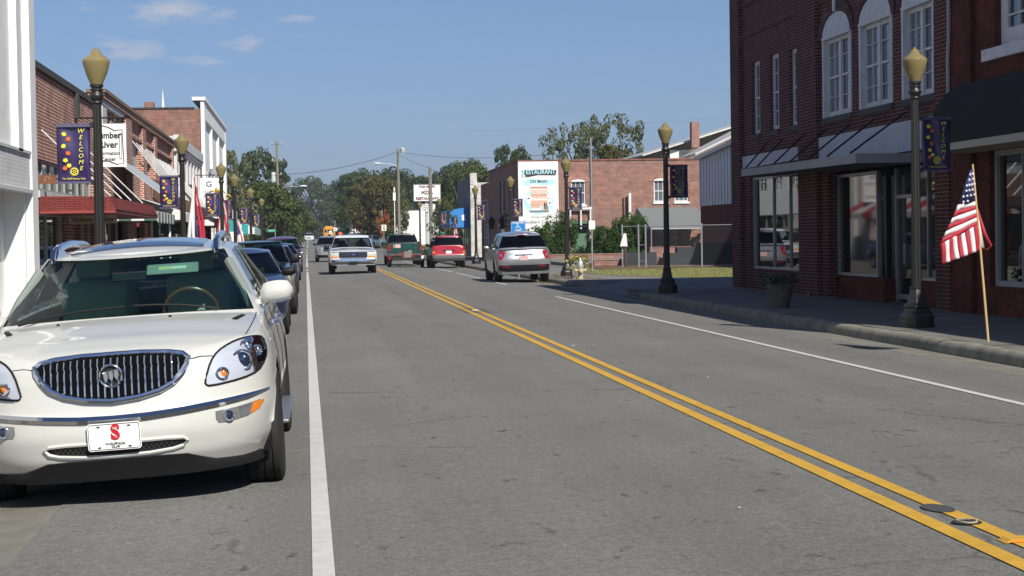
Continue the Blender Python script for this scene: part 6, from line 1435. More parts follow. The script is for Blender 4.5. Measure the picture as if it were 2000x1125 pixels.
b = MB(); b.tube([(6.4, 236.05, g_), (6.4, 236.05, 3.95+g_-.7)], .03, 5); b.build('flagpole', M_galv, t)
b = MB(); b.grid([[(4.3+.15*i, 236, 1.7-.2*j+g_) for j in range(3)] for i in range(4)]); b.build('lower_flag', M_or, t, solid=.02)
t = thing('white_canopy_tent', (7.6, 250, .7), 'small white tented canopy beneath the orange flags', 'tent'); b = MB(); g_ = gy(250); b.add([(6.0, 248, 1.5+g_), (9.2, 248, 1.7+g_), (9.2, 251, 1.7+g_), (6.0, 251, 1.5+g_), (7.6, 249.5, 2.7+g_)], [(0, 1, 4), (1, 2, 4), (2, 3, 4), (3, 0, 4)]); b.build('roof', M_sw, t, solid=.03); b = MB()
for x, y in ((6.05, 248.1), (9.1, 248.1), (6.05, 250.9), (9.1, 250.9)): b.tube([(x, y, g_), (x, y, 1.6+g_)], .04, 5)
b.build('frame', M_galv, t)
# pizza sign
t = thing('pole_sign', (10.8, 160, .1), 'large white pizza restaurant sign over a letter board on a pale pole', 'sign')
b = MB(); b.tube([(10.8, 160.2, 0), (10.8, 160.2, 5.0)], .14, 8); b.build('post', mat('pale_blue_pole', (.45, .5, .52), .5), t)
b = MB(); b.box(9.66, 12.02, 159.9, 160.15, 4.82, 6.26); p_ = b.build('sign_box', M_sw, t); b = MB()
for x0, x1, z0, z1 in ((9.62, 12.06, 4.78, 4.83), (9.62, 12.06, 6.25, 6.3), (9.62, 9.68, 4.83, 6.25), (12.0, 12.06, 4.83, 6.25)): b.box(x0, x1, 159.86, 160.18, z0, z1)
b.build('frame', mat('grey_frame', (.3, .3, .3), .5), p_)
M_mar = mat('maroon_ink', (.13, .01, .03), .5); b = MB(); b.text('FAIR BLUFF', .27, TM(10.84, 159.88, 6.06), 0, bold=.008, sx=1.05); b.text('House of', .17, TM(10.84, 159.88, 5.8), 0, shear=.3); b.text('PIZZA', .36, TM(10.84, 159.88, 5.52), 0, bold=.014, sx=1.05); b.text('and', .13, TM(10.84, 159.88, 5.27), 0); b.text('RESTAURANT', .31, TM(10.84, 159.88, 5.02), 0, bold=.012, sx=1.05); b.build('lettering', M_mar, p_)
b = MB(); b.box(10.15, 11.55, 159.95, 160.1, 3.86, 4.52); p_ = b.build('letter_board', M_sw, t); b = MB(); b.text('DAILY SPECIALS', .15, TM(10.85, 159.93, 4.4), 0, bold=.002, sx=.95); b.text('LUNCH 6.99', .18, TM(10.85, 159.93, 4.2), 0, bold=.002); b.text('11AM TO 9PM', .17, TM(10.85, 159.93, 4.0), 0, bold=.002); b.build('lettering', M_ink, p_)
M_wood = mat('pole_wood', (.24, .225, .18), .9, var=.3, vscale=2)
def upole(x, y, h, label, arms=(), lamp=None, box=None, lean=0, side=1):
    t = thing('utility_pole', (x, y, gy(y)), label, 'utility pole'); b = MB(); b.tube([(x, y, -.1), (x+lean, y, h)], [.17, .12], 10); b.build('pole', M_wood, t)
    for z, w_ in arms: b = MB(); b.box(x-w_/2+lean, x+w_/2+lean, y-.15, y-.05, z-.05, z+.05); a_ = b.build('crossarm', M_wood, t); b = MB(); [b.lathe([(z+.05, .05), (z+.2, .06), (z+.22, .02)], (x+lean+s_*w_*.42, y-.1, 0), 8) for s_ in (-1, 1)]; b.build('insulators', mat('porcelain', (.6, .6, .6), .3), a_)
    if box: b = MB(); b.lathe([(box-.5, .22), (box+.5, .22), (box+.55, .15)], (x-.4, y, 0), 12); b.build('transformer', mat('transformer_grey', (.6, .62, .62), .4), t)
    if lamp: z, dx = lamp; b = MB(); b.tube([(x, y, z-.35), (x+dx*.4, y, z-.08), (x+dx*.85, y, z)], .035, 6); a_ = b.build('lamp_arm', M_galv, t); b = MB(); b.ball((x+dx, y, z), (.42, .16, .11)); b.build('lamp_head', mat('lamp_head', (.62, .63, .62), .4), a_)
    return t
upole(-2.75, 185, 11.6, 'tall wooden utility pole rising above the left trees', ((11.3, 1.2), (9.6, 1.1), (8.2, .9)), (7.0, 2.6), 7.9)
upole(9.5, 183, 10.6, 'wooden utility pole with white street light arm and top floodlight', (), (9.15, -2.1))
upole(9.62, 138, 6.95, 'shorter wooden pole in front of the pizza sign')
upole(-2.9, 240, 9.2, 'distant utility pole with crossarm behind the left trees', ((8.9, 1.6),))
upole(6.2, 262, 6.2, 'distant utility pole among the right hand trees', ((5.9, 1.6), (5.2, 1.6)))
upole(9.5, 225, 9.0, 'bare wooden pole top showing over the right hand trees')
upole(1.2, 470, 9, 'far pole and crossarm at the end of the street', ((6, 3.5), (3.5, 3)))
t = thing('floodlight', (9.8, 183, 10.4), 'grey floodlight at the top of the right utility pole', 'lamp'); b = MB(); b.obox((9.95, 182.9, 10.45), (.35, .4, .45), (.4, 0, .5)); b.build('housing', mat('transformer_grey', (.6, .62, .62), .4), t)
def wire(a, c, sag, label, r=.014):
    b = MB(); n = 24; b.tube([(lerp(a[0], c[0], k/n), lerp(a[1], c[1], k/n), lerp(a[2], c[2], k/n)-sag*4*(k/n)*(1-k/n)) for k in range(n+1)], r, 4); tag(b.build('overhead_wire', M_black), label, 'wire')
wire((9.5, 183, 10.3), (-2.75, 185, 8.2), .5, 'overhead wire crossing the street between the two tall poles', .02)
wire((9.5, 183, 10.3), (22, 140, 8.2), .6, 'overhead wire running right from the street light pole', .016)
wire((9.5, 183, 10.1), (9.62, 138, 6.9), .15, 'wire dropping from the tall pole to the shorter wooden pole', .014)
wire((9.62, 138, 6.8), (12.3, 118, 4.6), .1, 'wire from the shorter pole to the small brick store', .014)
wire((-2.75, 185, 6.5), (9.5, 225, 6.2), .4, 'low wire crossing the street before the far trees', .018)
wire((14, 160, 11.0), (40, 150, 11.8), .3, 'thin wire in the sky above the restaurant tree', .004)
wire((-2.75, 185, 8.1), (-14, 160, 8.0), .2, 'wire leading left from the utility pole over the trees', .012)
t = thing('weather_vane_pole', (9.9, 200, 0), 'slim white mast above the long white building', 'mast'); b = MB(); b.tube([(9.9, 200, 0), (9.9, 200, 6.2)], .05, 6); b.ball((9.9, 200, 6.9), (.1, .1, .3)); b.box(9.75, 10.05, 199.9, 200.1, 5.7, 6.6); b.build('mast', M_sw, t)
t = thing('traffic_signal', (11.2, 99, .1), 'dark traffic signal head beside the shrubs at the restaurant corner', 'traffic light'); b = MB(); b.tube([(11.35, 99.2, .1), (11.35, 99.2, 3.1)], .05, 6); b.build('post', M_pole, t); b = MB(); b.box(11.0, 11.3, 98.9, 99.2, 2.1, 3.0); h_ = b.build('signal_head', M_black, t)
for k in range(3): b = MB(); b.lathe([(-.2, .13), (0, .12), (.0, .001)], (11.15, 98.9, 2.25+k*.3), 12, 'y'); b.v = [(v[0], 98.9-abs(v[1]-98.9), v[2]) for v in b.v]; b.build('visor', M_black, h_)
for k, (y_, lab) in enumerate(((107, 'black wall lantern left of the restaurant side door'), (113.5, 'black wall lantern at the far end of the restaurant facade'))):
    t = thing('wall_lantern', (11.9, y_, 2.3), lab, 'lantern'); b = MB(); b.lathe([(2.0, .05), (2.1, .16), (2.5, .2), (2.55, .24), (2.8, .03)], (11.75, y_, 0), 6); b.build('lantern', M_black, t); b = MB(); b.tube([(11.98, y_, 2.3), (11.75, y_, 2.9), (11.75, y_, 2.75)], .02, 5); b.build('bracket', M_black, t)
# ------------------------------------------------------------ trees and shrubs
def leafmat(name, c, v=.5, hue=(.0, .0)):
    mt = bpy.data.materials.new(name); mt.use_nodes = True; t = mt.node_tree; p = t.nodes['Principled BSDF']
    g = t.nodes.new('ShaderNodeNewGeometry'); cr = t.nodes.new('ShaderNodeValToRGB'); cr.color_ramp.interpolation = 'LINEAR'
    cr.color_ramp.elements[0].position = 0; cr.color_ramp.elements[0].color = (*[q*(1-v) for q in c[0]], 1); cr.color_ramp.elements[1].position = 1; cr.color_ramp.elements[1].color = (*c[2], 1)
    e = cr.color_ramp.elements.new(.5); e.color = (*c[1], 1)
    n = t.nodes.new('ShaderNodeTexNoise'); n.inputs['Scale'].default_value = .5; tcn = t.nodes.new('ShaderNodeTexCoord'); t.links.new(tcn.outputs['Object'], n.inputs[0])
    mx = t.nodes.new('ShaderNodeMath'); mx.operation = 'MULTIPLY_ADD'; t.links.new(g.outputs['Random Per Island'], mx.inputs[0]); mx.inputs[1].default_value = .55; 
    m2_ = t.nodes.new('ShaderNodeMapRange'); m2_.inputs[1].default_value = .35; m2_.inputs[2].default_value = .65; m2_.inputs[4].default_value = .45; t.links.new(n.outputs[0], m2_.inputs[0]); t.links.new(m2_.outputs[0], mx.inputs[2])
    t.links.new(mx.outputs[0], cr.inputs[0]); t.links.new(cr.outputs[0], p.inputs['Base Color']); p.inputs['Roughness'].default_value = .6; p.inputs['Specular IOR Level'].default_value = .25
    tr = t.nodes.new('ShaderNodeBsdfTranslucent'); t.links.new(cr.outputs[0], tr.inputs[0]); ms = t.nodes.new('ShaderNodeMixShader'); ms.inputs[0].default_value = .28
    t.links.new(p.outputs[0], ms.inputs[1]); t.links.new(tr.outputs[0], ms.inputs[2]); t.links.new(ms.outputs[0], t.nodes['Material Output'].inputs[0]); return mt
L_oak = leafmat('oak_leaves', [(.035, .065, .018), (.07, .11, .025), (.16, .13, .04)])
L_pine = leafmat('pine_needles', [(.028, .048, .016), (.052, .080, .024), (.105, .125, .04)])
L_brown = leafmat('turning_leaves', [(.05, .065, .02), (.10, .10, .03), (.19, .13, .038)])
L_olive = leafmat('olive_leaves', [(.06, .08, .03), (.11, .135, .05), (.20, .19, .09)])
L_grey = leafmat('mossy_leaves', [(.09, .11, .05), (.14, .16, .08), (.24, .24, .16)])
L_shrub = leafmat('shrub_leaves', [(.02, .05, .012), (.045, .10, .02), (.09, .17, .035)])
L_orange = leafmat('orange_leaves', [(.25, .06, .01), (.5, .12, .02), (.6, .2, .04)])
M_bark = mat('bark', (.10, .08, .06), .95, var=.4, vscale=5, bump=1, bscale=12)
def crown_mesh(name, n, leaf, shape, seed, gap=.3):
    """unit crown: radius 1, height 0..1 (z) ; returns leaf mesh verts"""
    rnd = random.Random(seed); b = MB(); cl = []
    nclump = shape.get('clumps', 60)
    while len(cl) < nclump:
        z = rnd.uniform(0, 1); a = rnd.uniform(0, 6.28); rmax = shape['r'](z); r_ = rmax*(rnd.uniform(.25, 1)**.5)
        cl.append((r_*math.cos(a), r_*math.sin(a), z, rnd.uniform(.6, 1.3)*shape.get('cs', .22)))
    for k in range(n):
        cx, cy, cz, cr_ = cl[rnd.randrange(nclump)]
        d = Vector((rnd.gauss(0, 1), rnd.gauss(0, 1), rnd.gauss(0, 1))).normalized()*cr_*rnd.uniform(.55, 1)**.5
        c = Vector((cx+d.x, cy+d.y, cz+d.z*shape.get('flat', .55))); s_ = leaf*rnd.uniform(.6, 1.4)
        nn = (d.normalized()+Vector((rnd.uniform(-.7, .7), rnd.uniform(-.7, .7), rnd.uniform(-.3, .9)))).normalized(); e1 = nn.orthogonal().normalized(); e2 = nn.cross(e1); a = rnd.uniform(0, 6.28); f1 = e1*math.cos(a)+e2*math.sin(a); f2 = nn.cross(f1)
        zf = shape.get('zf', .6)
        P = [c-f1*s_, c+f2*s_*.55, c+f1*s_, c-f2*s_*.55]; b.add([(p.x, p.y, c.z+(p.z-c.z)*zf) for p in P], [(0, 1, 2, 3)])
    return b, cl
SH = {
 'round': dict(r=lambda z: .25+.75*math.sin(min(1, z*.95+.08)*math.pi)**.6, clumps=90, cs=.2, n=9000, leaf=.045, H=1),
 'pine': dict(r=lambda z: (.25+.6*(1-z)) if z > .25 else .7*z/.25+.1, clumps=85, cs=.18, flat=.3, n=9000, leaf=.04, H=1),
 'sparse': dict(r=lambda z: .3+.7*math.sin(min(1, z*.9+.1)*math.pi)**.5, clumps=46, cs=.13, n=2600, leaf=.04, H=1),
}
SH['airy'] = dict(r=lambda z: .35+.65*math.sin(min(1, z*.9+.1)*math.pi)**.5, clumps=110, cs=.11, n=7500, leaf=.028, H=1)
TREES = {}
def tree(x, y, h, r, kind, leaf, label, name='tree', hcrown=.78, group=None, seed=1, var=0, trunk=.18):
    sh = SH[kind]; key = (kind, leaf.name, seed)
    z0 = gy(y); t = thing(name, (x, y, z0-.1), label, 'tree', group)
    if key not in TREES:
        b, cl = crown_mesh('crown', sh['n'], sh['leaf'], sh, seed); o = b.build('crown', leaf, t, world=False)
        tb = MB(); rnd = random.Random(seed+5)
        tb.tube([(0, 0, -.35), (.01, .0, .0), (-.01, .01, .35), (.02, 0, .7)], [.045, .035, .025, .01], 8)
        for (cx, cy, cz, cr_) in cl[:26 if kind != 'pine' else 20]:
            zs = max(-.05, cz-.28); tb.tube([(0, 0, zs), (cx*.45, cy*.45, lerp(zs, cz, .55)), (cx, cy, cz)], [.02, .012, .004], 5)
        TREES[key] = (o.data, tb); 
    else:
        o = bpy.data.objects.new('crown', TREES[key][0]); col.objects.link(o); o.parent = t
    hc = h*hcrown; o.scale = (r, r, hc); o.location = (0, 0, h-hc); o.rotation_euler = (0, 0, random.uniform(0, 6.28))
    tb = TREES[key][1]; q = MB(); q.v = [(v[0]*r*(1 if v[2] > -.02 else trunk*6/r*.6), v[1]*r*(1 if v[2] > -.02 else trunk*6/r*.6), (h-hc)+v[2]*hc if v[2] > -.3 else -.2) for v in tb.v]; q.f = tb.f; q.m = tb.m
    k_ = q.build('trunk', M_bark, t, smooth=True, world=False); k_.rotation_euler = o.rotation_euler
    return t
GL, GR = 'trees beyond the left shops', 'trees along the right of the far street'
for a in [
 (-7.6, 165, 9.2, 3.2, 'sparse', L_grey, 'pale mossy thin tree just past the white stucco store', 'tree', .9, GL, 11),
 (-6.3, 150, 8.6, 2.4, 'sparse', L_grey, 'thin grey green tree behind the lamp globes on the left', 'tree', .95, GL, 12),
 (-5.8, 215, 11.2, 3.7, 'round', L_pine, 'tall dark evergreen crown above the left shops', 'tree', .85, GL, 13),
 (-4.9, 330, 14.4, 4.6, 'pine', L_pine, 'dark evergreen right of the utility pole on the left', 'tree', .85, GL, 14),
 (-4.0, 182, 6.8, 3.7, 'round', L_oak, 'round bushy green tree right behind the left utility pole', 'tree', .92, GL, 15),
 (-8.6, 172, 7.4, 3.4, 'round', L_brown, 'browning round tree left of the utility pole', 'tree', .92, GL, 16),
 (-2.8, 225, 6.3, 3.6, 'round', L_oak, 'green street tree overhanging the left lane end', 'tree', .9, GL, 17),
 (-2.4, 400, 8.2, 5.0, 'round', L_pine, 'dark low tree closing the left side far away', 'tree', .9, GL, 13),
 (-12, 200, 10.2, 4.6, 'round', L_oak, 'green tree hidden mostly behind the stucco store', 'tree', .85, GL, 15),
 (8.6, 330, 12.6, 5.4, 'pine', L_pine, 'tall layered pine at the left of the right hand tree group', 'tree', .72, GR, 21),
 (11.5, 345, 12.9, 6.0, 'round', L_pine, 'tall dark crown behind the orange flags', 'tree', .9, GR, 22),
 (18, 350, 13.2, 6.5, 'round', L_pine, 'broad dark crown topping the right hand tree group', 'tree', .85, GR, 13),
 (22, 350, 12.6, 6.5, 'pine', L_pine, 'far pine left of the street light pole', 'tree', .8, GR, 21),
 (28, 340, 13.6, 5.5, 'round', L_pine, 'far dark crown behind the pizza sign', 'tree', .8, GR, 13),
 (34, 350, 12.4, 6.5, 'round', L_pine, 'far dark crown right of the pizza sign', 'tree', .8, GR, 22),
 (8.2, 262, 8.6, 4.0, 'round', L_oak, 'green street tree over the work zone flags', 'tree', .75, GR, 16),
 (9.5, 214, 7.9, 3.0, 'round', L_brown, 'browning street tree right of the speed sign', 'tree', .78, GR, 16),
 (8.9, 236, 8.6, 3.6, 'round', L_brown, 'browning street tree left of the speed sign', 'tree', .78, GR, 23),
 (9.8, 290, 8.5, 3.8, 'pine', L_pine, 'blue green pine with low branches beside the bus', 'tree', .8, GR, 21),
 (11, 262, 9.2, 4.6, 'round', L_oak, 'mid green tree at the centre of the right hand group', 'tree', .9, GR, 15),
 (15.6, 185, 7.6, 2.6, 'round', L_pine, 'dark tree just left of the restaurant roof', 'tree', .85, 'trees behind the restaurant', 22),
 (18.5, 205, 9.4, 4.0, 'round', L_oak, 'green tree behind the narrow painted store', 'tree', .85, 'trees behind the restaurant', 15),
 (26.5, 240, 12.6, 2.6, 'pine', L_pine, 'evergreen peeping left of the painted wall sign', 'tree', .85, 'trees behind the restaurant', 14),
 (19.4, 162, 9.0, 1.9, 'round', L_pine, 'dark crown just over the painted wall sign', 'tree', .8, 'trees behind the restaurant', 13),
 (24.3, 160, 11.4, 3.9, 'airy', L_olive, 'open airy tree with gaps above the restaurant roof, left half', 'tree', .85, 'trees behind the restaurant', 24),
 (28.2, 164, 12.1, 4.3, 'airy', L_olive, 'open airy tree with gaps above the restaurant roof, right half', 'tree', .85, 'trees behind the restaurant', 25),
 (25.6, 150, 8.6, 3.2, 'round', L_brown, 'low browning tree on the roofline of the restaurant', 'tree', .8, 'trees behind the restaurant', 23),
]: tree(*a)
tree(9.9, 128, 4.0, 1.3, 'sparse', L_oak, 'thin young street tree before the long white building', 'young_tree', .9, None, 26)
fw_ = random.Random(3)
for k in range(16):
    x = -70+k*9+fw_.uniform(-3, 3)
    tree(x, 560+fw_.uniform(-30, 30), 14+fw_.uniform(-2, 4), 8.5, 'round', L_pine, 'tree in the distant dark tree line closing the street', 'tree', .95, 'distant tree line', 13)
def shrub(x, y, w_, d_, h, leaf, label, n=6000, ls=.05, seed=1, z=.3):
    t = thing('shrub', (x, y, z), label, 'shrub', 'shrubs by the restaurant'); rnd = random.Random(seed); b = MB(); cl = [(rnd.uniform(-.8, .8), rnd.uniform(-.7, .7), rnd.uniform(.0, .85), rnd.uniform(.2, .38)) for _ in range(60)]
    for k in range(n):
        cx, cy, cz, cr_ = cl[rnd.randrange(60)]; d = Vector((rnd.gauss(0, 1), rnd.gauss(0, 1), rnd.gauss(0, 1))).normalized()*cr_*rnd.uniform(.6, 1)
        lim = (1-.25*abs(cx)); c = Vector((x+(cx+d.x*.7)*w_, y+(cy+d.y)*d_, z+max(.02, (cz*lim+d.z*.6))*h)); s_ = ls*rnd.uniform(.6, 1.4)
        nn = Vector((rnd.uniform(-1, 1), rnd.uniform(-1.2, .5), rnd.uniform(-.2, 1))).normalized(); e1 = nn.orthogonal().normalized(); e2 = nn.cross(e1); b.add([c-e1*s_, c+e2*s_*.6, c+e1*s_, c-e2*s_*.6], [(0, 1, 2, 3)])
    b.build('foliage', leaf, t); b = MB(); b.tube([(x, y, z-.2), (x, y, z+h*.4)], [.08, .04], 6); b.build('stem', M_bark, t)
shrub(12.5, 99.2, 1.25, .6, 2.0, L_shrub, 'dark green shrub at the restaurant corner', 8000, .055, 1)
shrub(14.1, 99.2, 1.1, .6, 2.75, L_shrub, 'tallest peak of the shrubs below the painted wall sign', 8000, .055, 2)
shrub(16.7, 99.2, 1.15, .6, 1.95, L_shrub, 'mid shrub right of the green door', 7000, .055, 3)
shrub(18.05, 99.0, 1.1, .6, 2.6, L_shrub, 'shrub with lighter leaves beside the fence gate', 8000, .055, 4)
shrub(11.2, 148, 1.6, 1.0, 1.0, L_brown, 'low brownish ground shrub beside the red car far away', 3000, .07, 5, .1)
tree(9.0, 209, 4.4, .8, 'sparse', L_orange, 'spot of orange autumn leaves above the speed sign', 'young_tree', .6, None, 27)

# ------------------------------------------------------------ the other vehicles
def base_spec(**k):
    S = dict(L=4.6, W=1.82, zb=.24, yf=.7, nf=3.2, yr=.45, nr=3.4, rows=14, belt=[(0, .80), (.15, .86), (1.2, .98), (1.6, 1.0), (4.6, 1.04)], front=[(.24, .08), (.4, 0), (.6, .0), (.8, .06), (1, .15)], rear=[(.24, .06), (.5, 0), (.9, .05), (1.2, .12)],
        side=[(.24, .09), (.4, .02), (.6, 0), (.85, .02), (1.05, .07)], crown=[(0, 0), (.06, .01), (.5, .04), (1.3, .06), (5, .03)], wheels=[(.85, .33, .39), (3.5, .33, .39)], tyre=(.33, .21), seats=(2.2,), seath=.2,
        gh=dict(ys=(1.1, 1.9, 3.3, 4.1), wb=.80, wt=.58, df=.3, dr=.2, roof=[(1.8, 1.38), (2.6, 1.43), (3.6, 1.38)], win=[(.0417, .45), (.5, .9)]))
    S.update(k); return S
def paint(name, c, r=.3, met=0): return mat('paint_'+name, c, r, met, coat=1)
def front_kit(t, P, S, hl, gr_, grm, lampm=M_lamp, bumper=None, plate=None, amber=None):
    for sx in (1, -1):
        b = MB(); P.patch(b, [(sx*a, c) for a, c in hl], 'front', .006, 3); o = b.build('headlight', lampm, t, world=False)
        if amber: b = MB(); P.patch(b, [(sx*a, c) for a, c in amber], 'front', .01, 2); b.build('indicator', M_amber, o, world=False)
    b = MB(); P.patch(b, gr_, 'front', .006, 3); g = b.build('grille', M_black, t, world=False)
    xs = [p[0] for p in gr_]; zs = [p[1] for p in gr_]; b = MB()
    for k in range(1, 3): z = lerp(min(zs), max(zs), k/3); P.tube(b, [(min(xs)+.02, z), (max(xs)-.02, z)], 'front', .012, .012)
    P.tube(b, gr_+[gr_[0]], 'front', .014, .01); b.build('grille_bars', grm, g, world=False)
    if bumper:
        z0, z1, mt = bumper; hw = S['W']/2; b = MB(); rows_ = []
        for z, off in ((z0, 0), (z0, .04), ((z0+z1)/2, .055), (z1, .04), (z1, 0)):
            rows_.append([(lambda h: h[0]+h[1]*off)(P.hit(x*hw*.985, z, 'front')) for x in [-1+k/12 for k in range(25)]])
        b.grid(rows_); b.build('front_bumper', mt, t, smooth=True, world=False)
def plate_at(t, P, z, d, L, colr=M_sw, w_=.305, x=0):
    h, n = P.hit(x, z, d); y = h.y + (-.065 if d == 'front' else .02); b = MB(); b.box(x-w_/2, x+w_/2, y-.006, y+.006, z-.075, z+.075); o = b.build('licence_plate', colr, t, world=False)
    return o
def rear_kit(t, P, S, tl, bumper=None, plate=None, pm=M_sw):
    for sx in (1, -1):
        for i, (o_, mt) in enumerate(tl): b = MB(); P.patch(b, [(sx*a, c) for a, c in o_], 'rear', .008, 3); b.build('tail_lamp', mt, t, world=False)
    if bumper:
        z0, z1, mt = bumper; hw = S['W']/2; b = MB(); rows_ = []
        for z, off in ((z0, 0), (z0, .05), ((z0+z1)/2, .07), (z1, .05), (z1, 0)):
            rows_.append([(lambda h: h[0]+h[1]*off)(P.hit(x*hw*.985, z, 'rear')) for x in [-1+k/12 for k in range(25)]])
        b.grid(rows_); b.build('rear_bumper', mt, t, smooth=True, world=False)
    if plate: plate_at(t, P, plate, 'rear', S['L'], pm)
# dark navy saloon
S = base_spec(L=4.7, W=1.8); c1, P = vehicle('parked_saloon', S, (-1.17, 29.35, -.04), 'dark navy saloon with black mirror, parked right behind the white crossover', 'car', paint('navy', (.012, .018, .05)), rot=(0, R(-2.5), 0))
front_kit(c1, P, S, [(.5, .72), (.85, .76), (.86, .66), (.52, .60)], rrect(0, .6, .7, .16, .05), M_chrome); mirror_pair(c1, .80, 1.6, 1.03, .24, .15, M_black, .14); plate_at(c1, P, .42, 'front', 4.7)
# black compact pickup with silver lower body
S = base_spec(L=5.0, W=1.82, zb=.34, rows=14, nf=4, belt=[(0, .95), (.12, 1.0), (1.3, 1.07), (5, 1.08)], front=[(.34, .06), (.5, 0), (.8, .0), (.95, .03), (1.1, .1)], side=[(.34, .07), (.5, 0), (.9, .01), (1.05, .04)], wheels=[(.85, .38, .45), (3.9, .38, .45)], tyre=(.38, .26), two_tone=.82, lower_mat=paint('silver', (.42, .43, .44), .3, .6), bed=(3.5, 4.9), tuck=-.02,
    gh=dict(ys=(1.25, 1.75, 3.2, 3.35), wb=.80, wt=.64, df=.2, dr=.1, roof=[(1.7, 1.56), (3.3, 1.57)], win=[(.0417, .7)], rcrown=.03))
c2, P = vehicle('parked_pickup', S, (-1.12, 37.4, -.04), 'black two tone compact pickup with silver lower body, third parked vehicle', 'pickup', paint('black', (.010, .012, .02)), rot=(0, R(-2.5), 0))
front_kit(c2, P, S, [(.55, .90), (.86, .90), (.87, .74), (.56, .72)], rrect(0, .82, 1.0, .2, .03), M_chrome, lampm=mat('warm_headlamp', (.75, .68, .5), .15, .5), bumper=(.46, .64, mat('silver_bumper', (.35, .36, .37), .35, .7)), amber=[(.56, .84), (.62, .84), (.62, .74), (.57, .74)]); mirror_pair(c2, .82, 1.75, 1.16, .22, .2, M_black, .12)
# third to fifth parked cars
S = base_spec(L=4.6, W=1.76, glass=glass('pale_glass', (.25, .3, .34))); c3, P = vehicle('parked_saloon', S, (-1.08, 52, -.04), 'midnight blue saloon with chrome mirror, fourth vehicle in the parked row', 'car', paint('midnight', (.02, .028, .07)), rot=(0, R(-2), 0))
front_kit(c3, P, S, [(.5, .74), (.83, .76), (.84, .66), (.52, .62)], rrect(0, .64, .7, .14, .05), M_chrome); mirror_pair(c3, .78, 1.6, 1.04, .22, .14, M_chrome, .14)
c4 = dup(c3, loc=(-1.06, 68.5, -.04), label='small dark saloon mostly hidden, fifth vehicle in the parked row')
van = dict(L=4.9, W=1.92, zb=.26, yf=.9, nf=2.8, yr=.35, nr=5, rows=14, belt=[(0, .82), (.2, .92), (1.1, 1.08), (4.9, 1.14)], front=[(.26, .08), (.45, 0), (.7, .02), (1, .2)], rear=[(.26, .05), (.5, 0), (1.1, .04)], side=[(.26, .08), (.45, .01), (.8, 0), (1.1, .05)], crown=[(0, 0), (.06, .01), (.5, .04), (1.2, .06), (5, .03)], wheels=[(.95, .34, .40), (3.9, .34, .40)], tyre=(.34, .22), seats=(2.2,), seath=.3,
    gh=dict(ys=(.9, 1.9, 4.65, 4.88), wb=.90, wt=.70, df=.35, dr=.15, nrg=5, roof=[(1.8, 1.62), (3, 1.70), (4.8, 1.64)], win=[(.0417, .30), (.34, .62), (.66, .95)]))
c5, P = vehicle('parked_minivan', van, (-1.1, 86, -.03), 'maroon minivan with roof rails, last vehicle in the parked row', 'minivan', paint('maroon', (.10, .012, .03)), rot=(0, R(-2), 0))
front_kit(c5, P, van, [(.5, .80), (.88, .86), (.9, .74), (.52, .70)], rrect(0, .7, .7, .14, .05), M_chrome); mirror_pair(c5, .90, 1.75, 1.2, .22, .16, M_chrome, .14)
b = MB(); [b.tube([(s_*.66, 2.0, 1.68), (s_*.66, 2.2, 1.76), (s_*.66, 4.3, 1.76), (s_*.66, 4.5, 1.68)], .02, 6) for s_ in (-1, 1)]; b.build('roof_rail', M_black, c5, world=False)
# white oncoming pickup
S = base_spec(L=5.4, W=2.0, zb=.42, yf=.35, nf=6, rows=14, belt=[(0, 1.02), (.1, 1.08), (1.4, 1.17), (5.4, 1.18)], front=[(.42, .04), (.55, 0), (.72, .01), (.74, .05), (.98, .06), (1.05, .1), (1.2, .2)], side=[(.42, .08), (.6, .01), (.9, 0), (1.15, .04)], crown=[(0, 0), (.06, .01), (.5, .05), (1.4, .07), (5.4, 0)], wheels=[(.95, .40, .47), (4.2, .40, .47)], tyre=(.39, .24), bed=(3.35, 5.3), spokes=5,
    gh=dict(ys=(1.35, 1.85, 3.05, 3.15), wb=.90, wt=.70, df=.16, dr=.08, nf=3.5, roof=[(1.8, 1.80), (3.1, 1.81)], win=[(.0417, .85)], rcrown=.04, fcols=8, ft=.82, st=.82), glass=glass('truck_glass', (.6, .66, .64)))
tk, P = vehicle('oncoming_pickup', S, (2.02, 77.5, .03), 'white pickup truck with chrome grille driving towards the camera', 'pickup', paint('truck_white', (.52, .54, .58)))
tk.scale = (1.03, 1, .93); front_kit(tk, P, S, [(.62, 1.0), (.93, .99), (.94, .78), (.62, .78)], rrect(0, .89, 1.16, .24, .02), M_chrome, lampm=mat('milky_lamp', (.60, .62, .52), .2, .2), bumper=(.50, .68, M_chrome), amber=[(.62, .835), (.93, .835), (.94, .77), (.62, .77)])
b = MB(); P.patch(b, [(-.95, .745), (.95, .745), (.95, .70), (-.95, .70)], 'front', .012, 2); P.tube(b, [(-.9, 1.03), (.9, 1.03)], 'front', .02, .01); b.build('chrome_moulding', M_chrome, tk, world=False)
b = MB(); [P.tube(b, [(x, .80), (x, .98)], 'front', .014, .014) for x in (-.2, .2)]; b.build('grille_uprights', M_chrome, tk, world=False)
b = MB(); h, nn = P.hit(.02, .89, 'front'); b.ball((0, h.y-.02, .89), (.08, .02, .035)); b.build('badge', mat('badge_blue', (.03, .06, .25), .3), tk, world=False)
plate_at(tk, P, .52, 'front', 5.4, M_black, .36); mirror_pair(tk, .96, 1.65, 1.25, .24, .2, M_black, .14)
b = MB(); b.box(-.8, .8, 3.155, 3.17, 1.25, 1.7); b.build('rear_window_pane', glass('clear_lens', (.95, .96, .98)), tk, world=False)  # clear glass sheet just behind the cab's rear window
